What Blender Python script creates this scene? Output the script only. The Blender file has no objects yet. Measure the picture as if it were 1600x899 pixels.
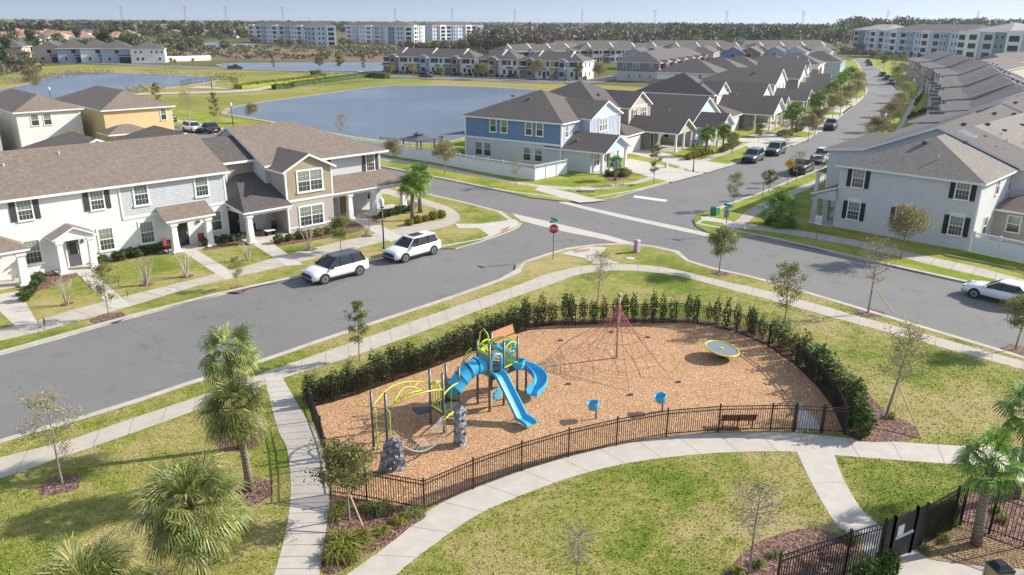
import bpy, math, random
import numpy as np
from mathutils import Vector, Matrix
from mathutils.geometry import tessellate_polygon
R = math.radians
PI = math.pi
sc = bpy.context.scene
col = sc.collection
# ---------------------------------------------------------------- camera, sky, sun, exposure
CAMH = 17.5; FPX = 1220.0
_p = math.atan((449.5 - 33.5) / FPX); _r = R(.38)
_f = Vector((0, math.cos(_p), -math.sin(_p))); _u = Vector((0, math.sin(_p), math.cos(_p))); _x = Vector((1, 0, 0))
_rt = _x * math.cos(_r) + _u * math.sin(_r); _up = -_x * math.sin(_r) + _u * math.cos(_r)
cam = bpy.data.cameras.new('camera'); camo = bpy.data.objects.new('camera', cam); col.objects.link(camo)
cam.sensor_width = 36; cam.lens = FPX / 1600 * 36; cam.clip_start = .5; cam.clip_end = 20000
m3 = Matrix((_rt, _up, -_f)).transposed()
camo.matrix_world = Matrix.Translation((0, 0, CAMH)) @ m3.to_4x4()
sc.camera = camo
SUN_AZ = 17.0; SUN_EL = 30.0
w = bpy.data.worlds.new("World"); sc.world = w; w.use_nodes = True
nt = w.node_tree
sky = nt.nodes.new('ShaderNodeTexSky'); sky.sky_type = 'NISHITA'; sky.sun_disc = False
sky.sun_elevation = R(SUN_EL); sky.sun_rotation = R(90 - SUN_AZ)
sky.altitude = 0; sky.air_density = 1.0; sky.dust_density = .6; sky.ozone_density = 2.2
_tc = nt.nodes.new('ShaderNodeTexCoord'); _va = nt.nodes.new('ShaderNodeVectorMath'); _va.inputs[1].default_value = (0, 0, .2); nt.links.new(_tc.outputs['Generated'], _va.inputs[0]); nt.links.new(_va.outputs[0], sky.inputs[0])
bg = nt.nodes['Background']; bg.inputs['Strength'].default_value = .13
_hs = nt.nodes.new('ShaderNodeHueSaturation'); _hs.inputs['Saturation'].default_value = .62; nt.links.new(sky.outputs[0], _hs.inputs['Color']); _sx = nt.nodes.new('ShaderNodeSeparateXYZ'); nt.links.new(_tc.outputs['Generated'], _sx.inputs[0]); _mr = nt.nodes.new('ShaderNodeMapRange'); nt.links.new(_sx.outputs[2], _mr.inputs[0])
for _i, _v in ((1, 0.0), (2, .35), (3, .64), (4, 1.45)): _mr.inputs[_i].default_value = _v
_mm = nt.nodes.new('ShaderNodeVectorMath'); _mm.operation = 'SCALE'; nt.links.new(_hs.outputs[0], _mm.inputs[0]); nt.links.new(_mr.outputs[0], _mm.inputs['Scale']); nt.links.new(_mm.outputs[0], bg.inputs['Color'])  # sky dimmed at the horizon and brightened overhead to add shadow fill
sun = bpy.data.lights.new('sun', 'SUN'); suno = bpy.data.objects.new('sun', sun); col.objects.link(suno)
sun.energy = 4.6; sun.angle = R(.6); sun.color = (1, .93, .82)
sd = Vector((math.cos(R(SUN_AZ)) * math.cos(R(SUN_EL)), math.sin(R(SUN_AZ)) * math.cos(R(SUN_EL)), math.sin(R(SUN_EL))))
suno.rotation_euler = sd.to_track_quat('Z', 'Y').to_euler(); suno.location = (60, 0, 60)
vs = sc.view_settings; vs.view_transform = 'Standard'; vs.look = 'None'; vs.exposure = .72; vs.gamma = 1; vs.use_curve_mapping = False
sc.render.engine = 'CYCLES'

# ---------------------------------------------------------------- helpers
def G(px, py, z=0.0):
    "ground point (height z) seen at a pixel of the 1600x899 photograph; used to read off the site plan"
    d = _rt * ((px - 800) / FPX) - _up * ((py - 449.5) / FPX) + _f
    t = (z - CAMH) / d.z
    return (d.x * t, d.y * t)
def GL(pts, z=0.0): return [G(a, b, z) for a, b in pts]
def UV(u, v, ang=45.0):
    a = R(ang); return (u * math.cos(a) - v * math.sin(a), u * math.sin(a) + v * math.cos(a))
def smooth(pts, n=5):
    P = [Vector(p) for p in pts]; out = []
    for i in range(len(P) - 1):
        a = P[max(i - 1, 0)]; b = P[i]; c = P[i + 1]; d = P[min(i + 2, len(P) - 1)]
        for k in range(n):
            t = k / n
            out.append(tuple(.5 * ((2 * b) + (c - a) * t + (2 * a - 5 * b + 4 * c - d) * t * t + (3 * b - a - 3 * c + d) * t ** 3)))
    out.append(tuple(P[-1])); return out
def resample(pts, n):
    P = [Vector(p) for p in pts]; L = [0]
    for a, b in zip(P, P[1:]): L.append(L[-1] + (b - a).length)
    out = []; j = 0
    for k in range(n):
        s = L[-1] * k / (n - 1)
        while j < len(P) - 2 and L[j + 1] < s: j += 1
        seg = L[j + 1] - L[j]; t = 0 if seg < 1e-9 else (s - L[j]) / seg
        out.append(P[j].lerp(P[j + 1], min(max(t, 0), 1)))
    return out
def plen(pts): return sum((Vector(b) - Vector(a)).length for a, b in zip(pts, pts[1:]))
def offset(pts, d):
    "offset an open 2D line to its left by d"
    P = [Vector(p[:2]) for p in pts]; out = []
    for i in range(len(P)):
        t = (P[min(i + 1, len(P) - 1)] - P[max(i - 1, 0)]).normalized()
        out.append((P[i].x - t.y * d, P[i].y + t.x * d))
    return out

class MB:
    def __init__(s): s.v = []; s.f = []; s.m = []
    def face(s, pts, m=0):
        b = len(s.v); s.v += [tuple(p) for p in pts]; s.f.append(tuple(range(b, b + len(pts)))); s.m.append(m)
    def box(s, x0, x1, y0, y1, z0, z1, m=0):
        b = len(s.v)
        s.v += [(x0, y0, z0), (x1, y0, z0), (x1, y1, z0), (x0, y1, z0), (x0, y0, z1), (x1, y0, z1), (x1, y1, z1), (x0, y1, z1)]
        for q in ((3, 2, 1, 0), (4, 5, 6, 7), (0, 1, 5, 4), (1, 2, 6, 5), (2, 3, 7, 6), (3, 0, 4, 7)):
            s.f.append(tuple(b + i for i in q)); s.m.append(m)
        return s
    def taper(s, cx, cy, z0, z1, a0, b0, a1, b1, m=0):
        b = len(s.v)
        for z, a, c in ((z0, a0, b0), (z1, a1, b1)):
            s.v += [(cx - a, cy - c, z), (cx + a, cy - c, z), (cx + a, cy + c, z), (cx - a, cy + c, z)]
        for q in ((3, 2, 1, 0), (4, 5, 6, 7), (0, 1, 5, 4), (1, 2, 6, 5), (2, 3, 7, 6), (3, 0, 4, 7)):
            s.f.append(tuple(b + i for i in q)); s.m.append(m)
        return s
    def cone(s, p0, p1, r0, r1, n=8, m=0, caps=True):
        p0 = Vector(p0); p1 = Vector(p1); d = p1 - p0
        if d.length < 1e-6: return s
        d.normalize(); a = d.orthogonal().normalized(); c = d.cross(a); b = len(s.v)
        for p, r in ((p0, r0), (p1, r1)):
            for k in range(n):
                t = 2 * PI * k / n; s.v.append(tuple(p + a * (r * math.cos(t)) + c * (r * math.sin(t))))
        for k in range(n):
            j = (k + 1) % n; s.f.append((b + k, b + j, b + n + j, b + n + k)); s.m.append(m)
        if caps:
            s.f.append(tuple(b + k for k in range(n - 1, -1, -1))); s.m.append(m)
            s.f.append(tuple(b + n + k for k in range(n))); s.m.append(m)
        return s
    def tube(s, pts, r, n=6, m=0):
        P = [Vector(p) for p in pts]; b = len(s.v); N = len(P); a = None
        rr = r if isinstance(r, (list, tuple)) else [r] * N
        for i in range(N):
            t = (P[min(i + 1, N - 1)] - P[max(i - 1, 0)]).normalized()
            if a is None: a = t.orthogonal().normalized()
            a = (a - t * a.dot(t)).normalized(); c = t.cross(a)
            for k in range(n):
                g = 2 * PI * k / n; s.v.append(tuple(P[i] + a * (rr[i] * math.cos(g)) + c * (rr[i] * math.sin(g))))
        for i in range(N - 1):
            for k in range(n):
                j = (k + 1) % n; q = b + i * n
                s.f.append((q + k, q + j, q + n + j, q + n + k)); s.m.append(m)
        s.f.append(tuple(b + k for k in range(n - 1, -1, -1))); s.m.append(m)
        s.f.append(tuple(b + (N - 1) * n + k for k in range(n))); s.m.append(m)
        return s
    def lathe(s, prof, n=16, c=(0, 0, 0), m=0):
        b = len(s.v)
        for r, z in prof:
            for k in range(n):
                t = 2 * PI * k / n; s.v.append((c[0] + r * math.cos(t), c[1] + r * math.sin(t), c[2] + z))
        for i in range(len(prof) - 1):
            for k in range(n):
                j = (k + 1) % n; q = b + i * n
                s.f.append((q + k, q + j, q + n + j, q + n + k)); s.m.append(m)
        return s
    def poly(s, pts, z, m=0):
        tr = tessellate_polygon([[Vector((p[0], p[1], 0)) for p in pts]]); b = len(s.v)
        s.v += [(p[0], p[1], z) for p in pts]
        for t in tr:
            A, B, C = (Vector(pts[i][:2]) for i in t)
            if (B - A).cross(C - A) < 0: t = t[::-1]
            s.f.append(tuple(b + i for i in t)); s.m.append(m)
        return s
    def prism(s, pts, z0, z1, m=0, ms=None):
        s.poly(pts, z1, m); n = len(pts); b = len(s.v)
        ar = sum(pts[i][0] * pts[(i + 1) % n][1] - pts[(i + 1) % n][0] * pts[i][1] for i in range(n))
        s.v += [(p[0], p[1], z0) for p in pts] + [(p[0], p[1], z1) for p in pts]
        for i in range(n):
            j = (i + 1) % n; q = (b + i, b + j, b + n + j, b + n + i)
            s.f.append(q if ar > 0 else q[::-1]); s.m.append(m if ms is None else ms)
        return s
    def ribbon(s, A, B, z, m=0, n=None):
        n = n or max(len(A), len(B)); A = resample([p[:2] for p in A], n); B = resample([p[:2] for p in B], n); b = len(s.v)
        for p, q in zip(A, B): s.v += [(p.x, p.y, z), (q.x, q.y, z)]
        for i in range(n - 1):
            q = (b + 2 * i, b + 2 * i + 2, b + 2 * i + 3, b + 2 * i + 1)
            x0, x1, x2 = (Vector(s.v[j][:2]) for j in q[:3])
            s.f.append(q if (x1 - x0).cross(x2 - x0) > 0 else q[::-1]); s.m.append(m)
        return s
    def wall2(s, pts, z0, z1, t=.1, m=0):
        "upright band along a line"
        for a, b in zip(pts, pts[1:]):
            A = Vector(a[:2]); B = Vector(b[:2]); d = (B - A).normalized(); n = Vector((-d.y, d.x)) * t / 2
            s.prism([A + n, A - n, B - n, B + n][::-1], z0, z1, m)
        return s
    def slab(s, polys, t, mt=0, ms=1, mb=None):
        "thick sheet from top polygons that share edges: top mt, edges ms"
        key = lambda p: (round(p[0], 3), round(p[1], 3), round(p[2], 3)); cnt = {}
        for P in polys:
            for i in range(len(P)):
                e = (key(P[i]), key(P[(i + 1) % len(P)])); cnt[e] = cnt.get(e, 0) + 1
        for P in polys:
            s.face(P, mt); s.face([(p[0], p[1], p[2] - t) for p in P][::-1], ms if mb is None else mb)
            for i in range(len(P)):
                a, b = P[i], P[(i + 1) % len(P)]
                if (key(b), key(a)) in cnt: continue
                s.face([(a[0], a[1], a[2] - t), (b[0], b[1], b[2] - t), b, a], ms)
        return s
    def mesh(s, name, mats, sm=False):
        me = bpy.data.meshes.new(name); me.from_pydata(s.v, [], s.f)
        for q in (mats if isinstance(mats, (list, tuple)) else [mats]): me.materials.append(q)
        if any(s.m): me.polygons.foreach_set('material_index', s.m)
        if sm: me.polygons.foreach_set('use_smooth', [True] * len(s.f))
        me.update(); return me
def quads_mesh(name, V, mats, mi=None):
    "V: (n,4,3) array of loose quads"
    n = len(V); me = bpy.data.meshes.new(name); me.vertices.add(n * 4); me.loops.add(n * 4); me.polygons.add(n)
    me.vertices.foreach_set('co', np.asarray(V, dtype=np.float32).ravel()); me.loops.foreach_set('vertex_index', np.arange(n * 4, dtype=np.int32))
    me.polygons.foreach_set('loop_start', np.arange(0, n * 4, 4, dtype=np.int32)); me.polygons.foreach_set('loop_total', np.full(n, 4, dtype=np.int32))
    for q in (mats if isinstance(mats, (list, tuple)) else [mats]): me.materials.append(q)
    if mi is not None: me.polygons.foreach_set('material_index', np.asarray(mi, dtype=np.int32))
    me.update(calc_edges=True); return me
def ob(name, me, parent=None, loc=(0, 0, 0), rz=0.0, label=None, cat=None, group=None, kind=None):
    o = bpy.data.objects.new(name, me); col.objects.link(o); o.location = loc; o.rotation_euler = (0, 0, rz)
    if parent: o.parent = parent
    return tag(o, label, cat, group, kind)
def tag(o, label=None, cat=None, group=None, kind=None):
    for k, v_ in (('label', label), ('category', cat), ('group', group), ('kind', kind)):
        if v_: o[k] = v_
    return o
def thing(name, loc, rz, label, cat, group=None): return ob(name, None, None, loc, rz, label, cat, group)
KIDS = {}
def copy_tree(o, loc=None, rz=None, label=None, scale=None, parent=None, group=None):
    c = o.copy(); col.objects.link(c)
    if parent is not None: c.parent = parent
    if loc is not None: c.location = loc
    if rz is not None: c.rotation_euler = (c.rotation_euler[0], c.rotation_euler[1], rz)
    if scale is not None: c.scale = (scale,) * 3 if not isinstance(scale, tuple) else scale
    if label: c['label'] = label
    if group: c['group'] = group
    for ch in list(o.children): copy_tree(ch, parent=c)
    return c

# ---------------------------------------------------------------- materials
MAT = {}
class N:
    def __init__(s, name):
        s.m = bpy.data.materials.new(name); s.m.use_nodes = True; s.t = s.m.node_tree; s.b = s.t.nodes['Principled BSDF']
        s.co = s.t.nodes.new('ShaderNodeTexCoord').outputs['Object']; MAT[name] = s.m
    def n(s, typ, **k):
        q = s.t.nodes.new(typ)
        for a, v_ in k.items():
            if a[0] == '_': setattr(q, a[1:], v_)
            else: s.set(q.inputs[a], v_)
        return q
    def set(s, i, v_):
        if isinstance(v_, bpy.types.NodeSocket): s.t.links.new(v_, i)
        else: i.default_value = v_
    def noise(s, scale, detail=3, rough=.55, co=None, dist=0):
        return s.n('ShaderNodeTexNoise', Vector=co or s.co, Scale=scale, Detail=detail, Roughness=rough, Distortion=dist).outputs[0]
    def vor(s, scale, co=None, out='Color', feat='F1'): return s.n('ShaderNodeTexVoronoi', _feature=feat, Vector=co or s.co, Scale=scale).outputs[out]
    def scl(s, v_, rot=(0, 0, 0), loc=(0, 0, 0)):
        q = s.n('ShaderNodeMapping', Vector=s.co); q.inputs['Scale'].default_value = v_; q.inputs['Rotation'].default_value = rot; q.inputs['Location'].default_value = loc; return q.outputs[0]
    def math(s, op, a, b=0.0, c=None):
        q = s.t.nodes.new('ShaderNodeMath'); q.operation = op; s.set(q.inputs[0], a); s.set(q.inputs[1], b)
        if c is not None: s.set(q.inputs[2], c)
        return q.outputs[0]
    def ramp(s, f, stops, const=False):
        q = s.t.nodes.new('ShaderNodeValToRGB'); s.set(q.inputs[0], f); e = q.color_ramp.elements
        if const: q.color_ramp.interpolation = 'CONSTANT'
        while len(e) < len(stops): e.new(.5)
        for el, (p, c) in zip(e, stops): el.position = p; el.color = (*c, 1) if len(c) == 3 else c
        return q.outputs[0]
    def mix(s, f, a, b, mode='MIX'):
        q = s.t.nodes.new('ShaderNodeMix'); q.data_type = 'RGBA'; q.blend_type = mode; s.set(q.inputs[0], f)
        for i, v_ in ((6, a), (7, b)):
            if isinstance(v_, tuple) and len(v_) == 3: v_ = (*v_, 1)
            s.set(q.inputs[i], v_)
        return q.outputs[2]
    def bump(s, h, st=.3, d=.02):
        q = s.n('ShaderNodeBump', Strength=st, Distance=d, Height=h); s.t.links.new(q.outputs[0], s.b.inputs['Normal']); return s
    def out(s, c, rough=.8, metal=0, **k):
        if isinstance(c, tuple): c = (*c[:3], 1)
        s.set(s.b.inputs['Base Color'], c); s.set(s.b.inputs['Roughness'], rough); s.set(s.b.inputs['Metallic'], metal)
        for a, v_ in k.items(): s.set(s.b.inputs[a.replace('_', ' ')], v_)
        return s.m
def k3(c, f): return tuple(min(1, x * f) for x in c)
def plain(name, c, rough=.6, metal=0, var=.1, sc_=3.0, bump=0, bsc=60):
    q = N(name); f = q.noise(sc_, 4, .65); cc = q.ramp(f, [(.3, k3(c, 1 - var)), (.7, k3(c, 1 + var))])
    if bump: q.bump(q.noise(bsc, 3), bump, .01)
    return q.out(cc, rough, metal)
def grass(name, cols, patch=.12):
    q = N(name); a = q.noise(patch, 6, .68, dist=.3); b = q.noise(2.2, 4, .7); c = q.noise(14, 3, .8); d = q.noise(45, 2, .8)
    f = q.math('ADD', q.math('MULTIPLY', a, .55), q.math('ADD', q.math('MULTIPLY', b, .22), q.math('MULTIPLY', c, .23)))
    cc = q.ramp(f, [(.40, cols[0]), (.465, cols[1]), (.51, cols[2]), (.57, cols[3])])
    cc = q.mix(q.math('MULTIPLY_ADD', d, .9, .05), q.mix(1.0, cc, (.55, .56, .5), 'MULTIPLY'), cc)
    cc = q.mix(q.ramp(c, [(.55, (0, 0, 0)), (.72, (.45, .45, .45))]), cc, k3(cols[2], 1.45))
    q.bump(q.math('ADD', d, c), .5, .04); return q.out(cc, .9, Specular_IOR_Level=.15)
GR = grass('lawn_grass', [(.12, .19, .02), (.22, .265, .04), (.36, .33, .1), (.48, .39, .19)], .14)
GRB = grass('bright_grass', [(.16, .26, .02), (.23, .3, .028), (.32, .35, .05), (.42, .37, .11)], .2)
GRBL = grass('grass_blade_green', [(.18, .27, .03), (.33, .38, .07), (.53, .48, .18), (.68, .56, .3)], .14)
GRF = grass('meadow_grass', [(.17, .22, .035), (.25, .27, .05), (.33, .3, .08), (.4, .33, .13)], .03)
def asphalt():
    q = N('asphalt'); a = q.noise(.12, 5, .6); b = q.noise(1.3, 5, .7); c = q.vor(70, out='Distance'); st = q.noise(.5, 6, .72, dist=.4)
    cc = q.ramp(q.math('ADD', q.math('MULTIPLY', a, .6), q.math('MULTIPLY', b, .4)), [(.38, (.115, .113, .108)), (.62, (.16, .155, .146))])
    cc = q.mix(q.ramp(c, [(.1, (.0, 0, 0)), (.6, (.35, .35, .35))]), cc, (.26, .26, .25))
    cc = q.mix(q.ramp(st, [(.56, (0, 0, 0)), (.7, (.5, .5, .5))]), cc, (.07, .07, .072))
    st2 = q.noise(2.4, 5, .8, dist=1.2); cc = q.mix(q.ramp(st2, [(.6, (0, 0, 0)), (.66, (.75, .75, .75))]), cc, q.mix(q.ramp(a, [(.5, (0, 0, 0)), (.6, (1, 1, 1))]), cc, (.055, .055, .055)))
    ce = q.n('ShaderNodeTexVoronoi', _feature='DISTANCE_TO_EDGE', Vector=q.n('ShaderNodeVectorMath', _operation='ADD').outputs[0], Scale=.22); vm = ce.inputs['Vector'].links[0].from_node; q.set(vm.inputs[0], q.co); nz_ = q.n('ShaderNodeTexNoise', Vector=q.co, Scale=.9, Detail=4.0); q.set(vm.inputs[1], nz_.outputs['Color'])
    cc = q.mix(q.ramp(ce.outputs['Distance'], [(.0, (.55, .55, .55)), (.006, (0, 0, 0))]), cc, (.06, .06, .06))
    cc = q.mix(q.ramp(q.noise(.05, 3, .6, co=q.scl((1, 1, 1), (0, 0, .8))), [(.45, (0, 0, 0)), (.6, (.4, .4, .4))]), cc, (.19, .185, .175))
    q.bump(q.noise(90, 2), .4, .01); return q.out(cc, .82)
ASPH = asphalt()
def concrete(name, c, blot=.12, sc2=.9):
    q = N(name); a = q.noise(sc2, 6, .68); b = q.noise(35, 3, .7); pan = q.vor(.55)
    cc = q.ramp(a, [(.35, k3(c, 1 - blot)), (.65, k3(c, 1 + blot * .6))])
    cc = q.mix(.12, cc, q.mix(1.0, pan, k3(c, 1.9), 'MULTIPLY')) if 0 else cc
    cc = q.mix(q.ramp(b, [(.4, (.18, .18, .18)), (.7, (0, 0, 0))]), cc, k3(c, .6))
    q.bump(b, .2, .006); return q.out(cc, .85)
CONC = concrete('sidewalk_concrete', (.46, .415, .345)); CONCL = concrete('driveway_concrete', (.52, .485, .42), .08)
CURB = concrete('curb_concrete', (.48, .445, .385), .18); JOINT = plain('joint_dark', (.2, .19, .17), .9)
PAVER = concrete('park_path_concrete', (.5, .46, .4), .1, 1.6)
def chips(name, stops, sc_, bs=1.0):
    q = N(name); w_ = q.scl((1, 1, 1)); nz = q.n('ShaderNodeTexNoise', Vector=q.co, Scale=6.0, Detail=2.0)
    co = q.n('ShaderNodeVectorMath', _operation='MULTIPLY_ADD'); q.set(co.inputs[0], nz.outputs['Color']); co.inputs[1].default_value = (.16, .16, .16); q.set(co.inputs[2], q.co)
    v1 = q.vor(sc_, co=co.outputs[0]); sep = q.n('ShaderNodeSeparateColor', Color=v1).outputs[0]
    dd = q.vor(sc_, co=co.outputs[0], out='Distance'); a = q.noise(.5, 5, .65)
    cc = q.ramp(q.math('ADD', q.math('MULTIPLY', sep, .75), q.math('MULTIPLY', a, .25)), stops)
    q.bump(q.math('ADD', q.math('MULTIPLY', sep, .8), dd), bs, .04); return q.out(cc, .9)
MULO = chips('orange_wood_mulch', [(.08, (.22, .09, .035)), (.3, (.45, .225, .105)), (.6, (.6, .345, .175)), (.9, (.78, .55, .33))], 24)
MULR = chips('brown_bark_mulch', [(.12, (.05, .025, .018)), (.45, (.15, .075, .052)), (.8, (.26, .15, .11)), (.95, (.36, .27, .22))], 12)
MULT = chips('tan_pine_straw', [(.1, (.12, .07, .03)), (.45, (.3, .19, .09)), (.9, (.42, .3, .17))], 16)
def stucco(name, c):
    q = N(name); a = q.noise(.7, 5, .6); b = q.noise(60, 3, .7)
    cc = q.ramp(a, [(.3, k3(c, .93)), (.7, k3(c, 1.04))]); q.bump(b, .25, .01); return q.out(cc, .85)
def siding(name, c, pitch=.19, var=.08):
    q = N(name); z = q.n('ShaderNodeSeparateXYZ', Vector=q.co).outputs[2]
    fr = q.math('FRACT', q.math('DIVIDE', z, pitch)); a = q.noise(1.2, 4)
    cc = q.ramp(a, [(.3, k3(c, 1 - var)), (.7, k3(c, 1 + var))])
    cc = q.mix(q.ramp(fr, [(.0, (.6, .6, .6)), (.14, (0, 0, 0))]), cc, k3(c, .45)); q.bump(fr, .6, .02); return q.out(cc, .6)
def shakes(name, c):
    q = N(name); z = q.n('ShaderNodeSeparateXYZ', Vector=q.co)
    br = q.n('ShaderNodeTexBrick', Vector=q.n('ShaderNodeCombineXYZ', X=q.math('ADD', z.outputs[0], z.outputs[1]), Y=z.outputs[2]).outputs[0], Scale=1.0)
    br.inputs['Color1'].default_value = (*k3(c, .93), 1); br.inputs['Color2'].default_value = (*k3(c, 1.06), 1); br.inputs['Mortar'].default_value = (*k3(c, .55), 1)
    br.inputs['Mortar Size'].default_value = .012; br.inputs['Brick Width'].default_value = .2; br.inputs['Row Height'].default_value = .2
    q.bump(br.outputs['Fac'], -.4, .01); return q.out(br.outputs['Color'], .7)
def shingle(name, c, row=.062):
    "asphalt shingles: courses follow the height of the slope"
    q = N(name); xyz = q.n('ShaderNodeSeparateXYZ', Vector=q.co); z = q.math('DIVIDE', xyz.outputs[2], row)
    r_ = q.math('FLOOR', z); fr = q.math('FRACT', z)
    nrm = q.n('ShaderNodeTexCoord').outputs['Normal']; nx = q.math('ABSOLUTE', q.n('ShaderNodeSeparateXYZ', Vector=nrm).outputs[0])
    along = q.mix(q.math('GREATER_THAN', nx, .25), q.n('ShaderNodeCombineXYZ', X=xyz.outputs[0]).outputs[0], q.n('ShaderNodeCombineXYZ', X=xyz.outputs[1]).outputs[0])
    ax = q.n('ShaderNodeSeparateXYZ', Vector=along).outputs[0]
    tab = q.math('FLOOR', q.math('DIVIDE', q.math('ADD', ax, q.math('MULTIPLY', r_, .37)), .2))
    wn = q.n('ShaderNodeTexWhiteNoise', _noise_dimensions='2D', Vector=q.n('ShaderNodeCombineXYZ', X=tab, Y=r_).outputs[0]).outputs[0]
    cc = q.ramp(wn, [(0, k3(c, .8)), (.35, k3(c, .97)), (.75, k3(c, 1.06)), (1, k3(c, 1.25))]); a = q.noise(.35, 5, .6)
    cc = q.mix(q.ramp(a, [(.3, (.0, 0, 0)), (.7, (.3, .3, .3))]), cc, k3(c, .8)); g = q.noise(55, 2)
    cc = q.mix(q.ramp(fr, [(.0, (.4, .4, .4)), (.2, (0, 0, 0))]), cc, k3(c, .5))
    q.bump(q.math('ADD', wn, g), .35, .02); return q.out(cc, .92)
ROOFB = shingle('brown_shingle', (.195, .156, .124)); ROOFG = shingle('grey_shingle', (.115, .101, .092)); ROOFD = shingle('charcoal_shingle', (.095, .083, .077))
ROOFT = shingle('weathered_shingle', (.2, .18, .158))
def farroof(name, c):
    q = N(name); a = q.noise(.6, 5, .7); return q.out(q.ramp(a, [(.3, k3(c, .8)), (.7, k3(c, 1.2))]), .9)
FROOF = farroof('far_brown_roof', (.1, .086, .08)); FROOFT = farroof('far_terracotta_roof', (.36, .2, .13)); FROOFG = farroof('far_pale_roof', (.3, .29, .28))
WH = stucco('white_stucco', (.7, .7, .67)); TRIM = plain('white_trim', (.76, .76, .74), .5, 0, .04)
STG = stucco('light_grey_stucco', (.58, .585, .59)); STT = stucco('taupe_stucco', (.42, .385, .34)); STP = stucco('pale_grey_stucco', (.5, .52, .53))
SIDT = siding('tan_siding', (.36, .3, .2)); SIDG = siding('grey_siding', (.21, .21, .215)); SIDB = siding('blue_siding', (.13, .235, .39)); SHK = shakes('white_shakes', (.52, .55, .57))
SIDC = siding('taupe_siding', (.3, .26, .22)); BB = plain('pale_blue_board', (.42, .52, .66), .6, 0, .05); BBG = plain('taupe_board', (.42, .37, .31), .6, 0, .05); SIDW = siding('white_siding', (.62, .64, .66))
YEL = stucco('yellow_stucco', (.66, .49, .26)); DKGREY = plain('dark_grey_paint', (.1, .095, .105), .5); NAVY = plain('near_black_door', (.018, .018, .028), .35)
SHUT = siding('charcoal_shutter', (.055, .05, .06), .07); SHUTN = siding('navy_shutter', (.012, .016, .028), .07); BROWN = plain('brown_wood_door', (.28, .15, .07), .5)
def glass():
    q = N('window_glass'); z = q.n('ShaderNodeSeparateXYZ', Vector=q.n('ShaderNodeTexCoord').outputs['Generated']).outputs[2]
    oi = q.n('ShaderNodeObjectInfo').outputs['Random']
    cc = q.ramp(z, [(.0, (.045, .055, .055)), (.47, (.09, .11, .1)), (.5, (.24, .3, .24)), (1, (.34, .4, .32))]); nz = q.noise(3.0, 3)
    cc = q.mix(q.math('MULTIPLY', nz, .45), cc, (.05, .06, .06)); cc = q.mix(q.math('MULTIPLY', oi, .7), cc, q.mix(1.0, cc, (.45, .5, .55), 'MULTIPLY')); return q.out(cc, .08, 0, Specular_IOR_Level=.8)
GLS = glass(); GLD = plain('dark_glass', (.02, .024, .03), .06, 0, .2)
BLK = plain('black_metal', (.012, .012, .014), .4, .2, .1); BLKF = plain('black_mesh', (.02, .022, .025), .6)
def water():
    q = N('lake_water'); a = q.noise(1.6, 4, .6, co=q.scl((1, 2.2, 1), (0, 0, .5))); b = q.noise(.04, 3, .5)
    cc = q.ramp(b, [(.35, (.12, .165, .225)), (.65, (.165, .21, .27))]); q.bump(a, 1.0, .35); return q.out(cc, .22, 0, Specular_IOR_Level=.4)
WATER = water(); SAND = plain('sandy_bank', (.34, .28, .17), .9, 0, .3, 1.0)
PAINTW = plain('white_road_paint', (.7, .7, .68), .7, 0, .1, 2); TACT = plain('brick_red_tactile_pad', (.4, .21, .17), .8)
def foliage(name, stops, trans=.25, rough=.6):
    q = N(name); g = q.n('ShaderNodeNewGeometry').outputs['Random Per Island']; oi = q.n('ShaderNodeObjectInfo').outputs['Random']
    cc = q.ramp(g, stops); hs = q.n('ShaderNodeHueSaturation', Color=cc, Value=q.math('MULTIPLY_ADD', oi, .35, .85), Hue=q.math('MULTIPLY_ADD', oi, .03, .485)); q.out(hs.outputs[0], rough, Specular_IOR_Level=.3)
    tr = q.n('ShaderNodeBsdfTranslucent', Color=hs.outputs[0]); mx = q.n('ShaderNodeMixShader', Fac=trans); q.t.links.new(q.b.outputs[0], mx.inputs[1]); q.t.links.new(tr.outputs[0], mx.inputs[2])
    q.t.links.new(mx.outputs[0], q.t.nodes['Material Output'].inputs[0]); return q.m
LEAF = foliage('oak_leaves', [(0, (.1, .125, .03)), (.5, (.2, .22, .06)), (1, (.36, .34, .13))])
LEAFO = foliage('olive_leaves', [(0, (.17, .16, .06)), (.5, (.3, .27, .11)), (1, (.46, .4, .2))])
LEAFD = foliage('hedge_leaves', [(0, (.03, .065, .014)), (.6, (.075, .13, .024)), (1, (.18, .24, .05))], .2)
LEAFY = foliage('yellow_green_leaves', [(0, (.12, .14, .02)), (.5, (.22, .22, .03)), (1, (.36, .33, .06))])
PALM = foliage('palm_leaves', [(0, (.07, .1, .018)), (.5, (.16, .2, .045)), (.85, (.28, .3, .1)), (1, (.46, .4, .12))], .25, .45)
PALMG = foliage('bright_palm_leaves', [(0, (.05, .12, .016)), (.6, (.13, .24, .03)), (1, (.3, .38, .06))], .25, .45)
FARL = foliage('far_leaves', [(0, (.05, .075, .024)), (.5, (.11, .135, .045)), (1, (.22, .22, .09))], .15)
FARB = foliage('bare_winter_twigs', [(0, (.17, .145, .1)), (.5, (.28, .24, .16)), (1, (.42, .36, .24))], .15)
FW_G = foliage('woods_green', [(0, (.06, .085, .03)), (.5, (.095, .12, .042)), (1, (.15, .165, .065))], .1)
FW_O = foliage('woods_olive', [(0, (.1, .1, .05)), (.5, (.15, .145, .07)), (1, (.21, .195, .1))], .1)
FW_B = foliage('woods_grey_brown', [(0, (.12, .105, .075)), (.5, (.17, .15, .105)), (1, (.23, .2, .14))], .1)
PINE = foliage('pine_needles', [(0, (.035, .062, .026)), (.6, (.06, .092, .036)), (1, (.1, .125, .05))], .1)
GRTUFT = foliage('grass_blades', [(0, (.11, .13, .02)), (.6, (.22, .24, .04)), (1, (.42, .4, .12))])
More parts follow.
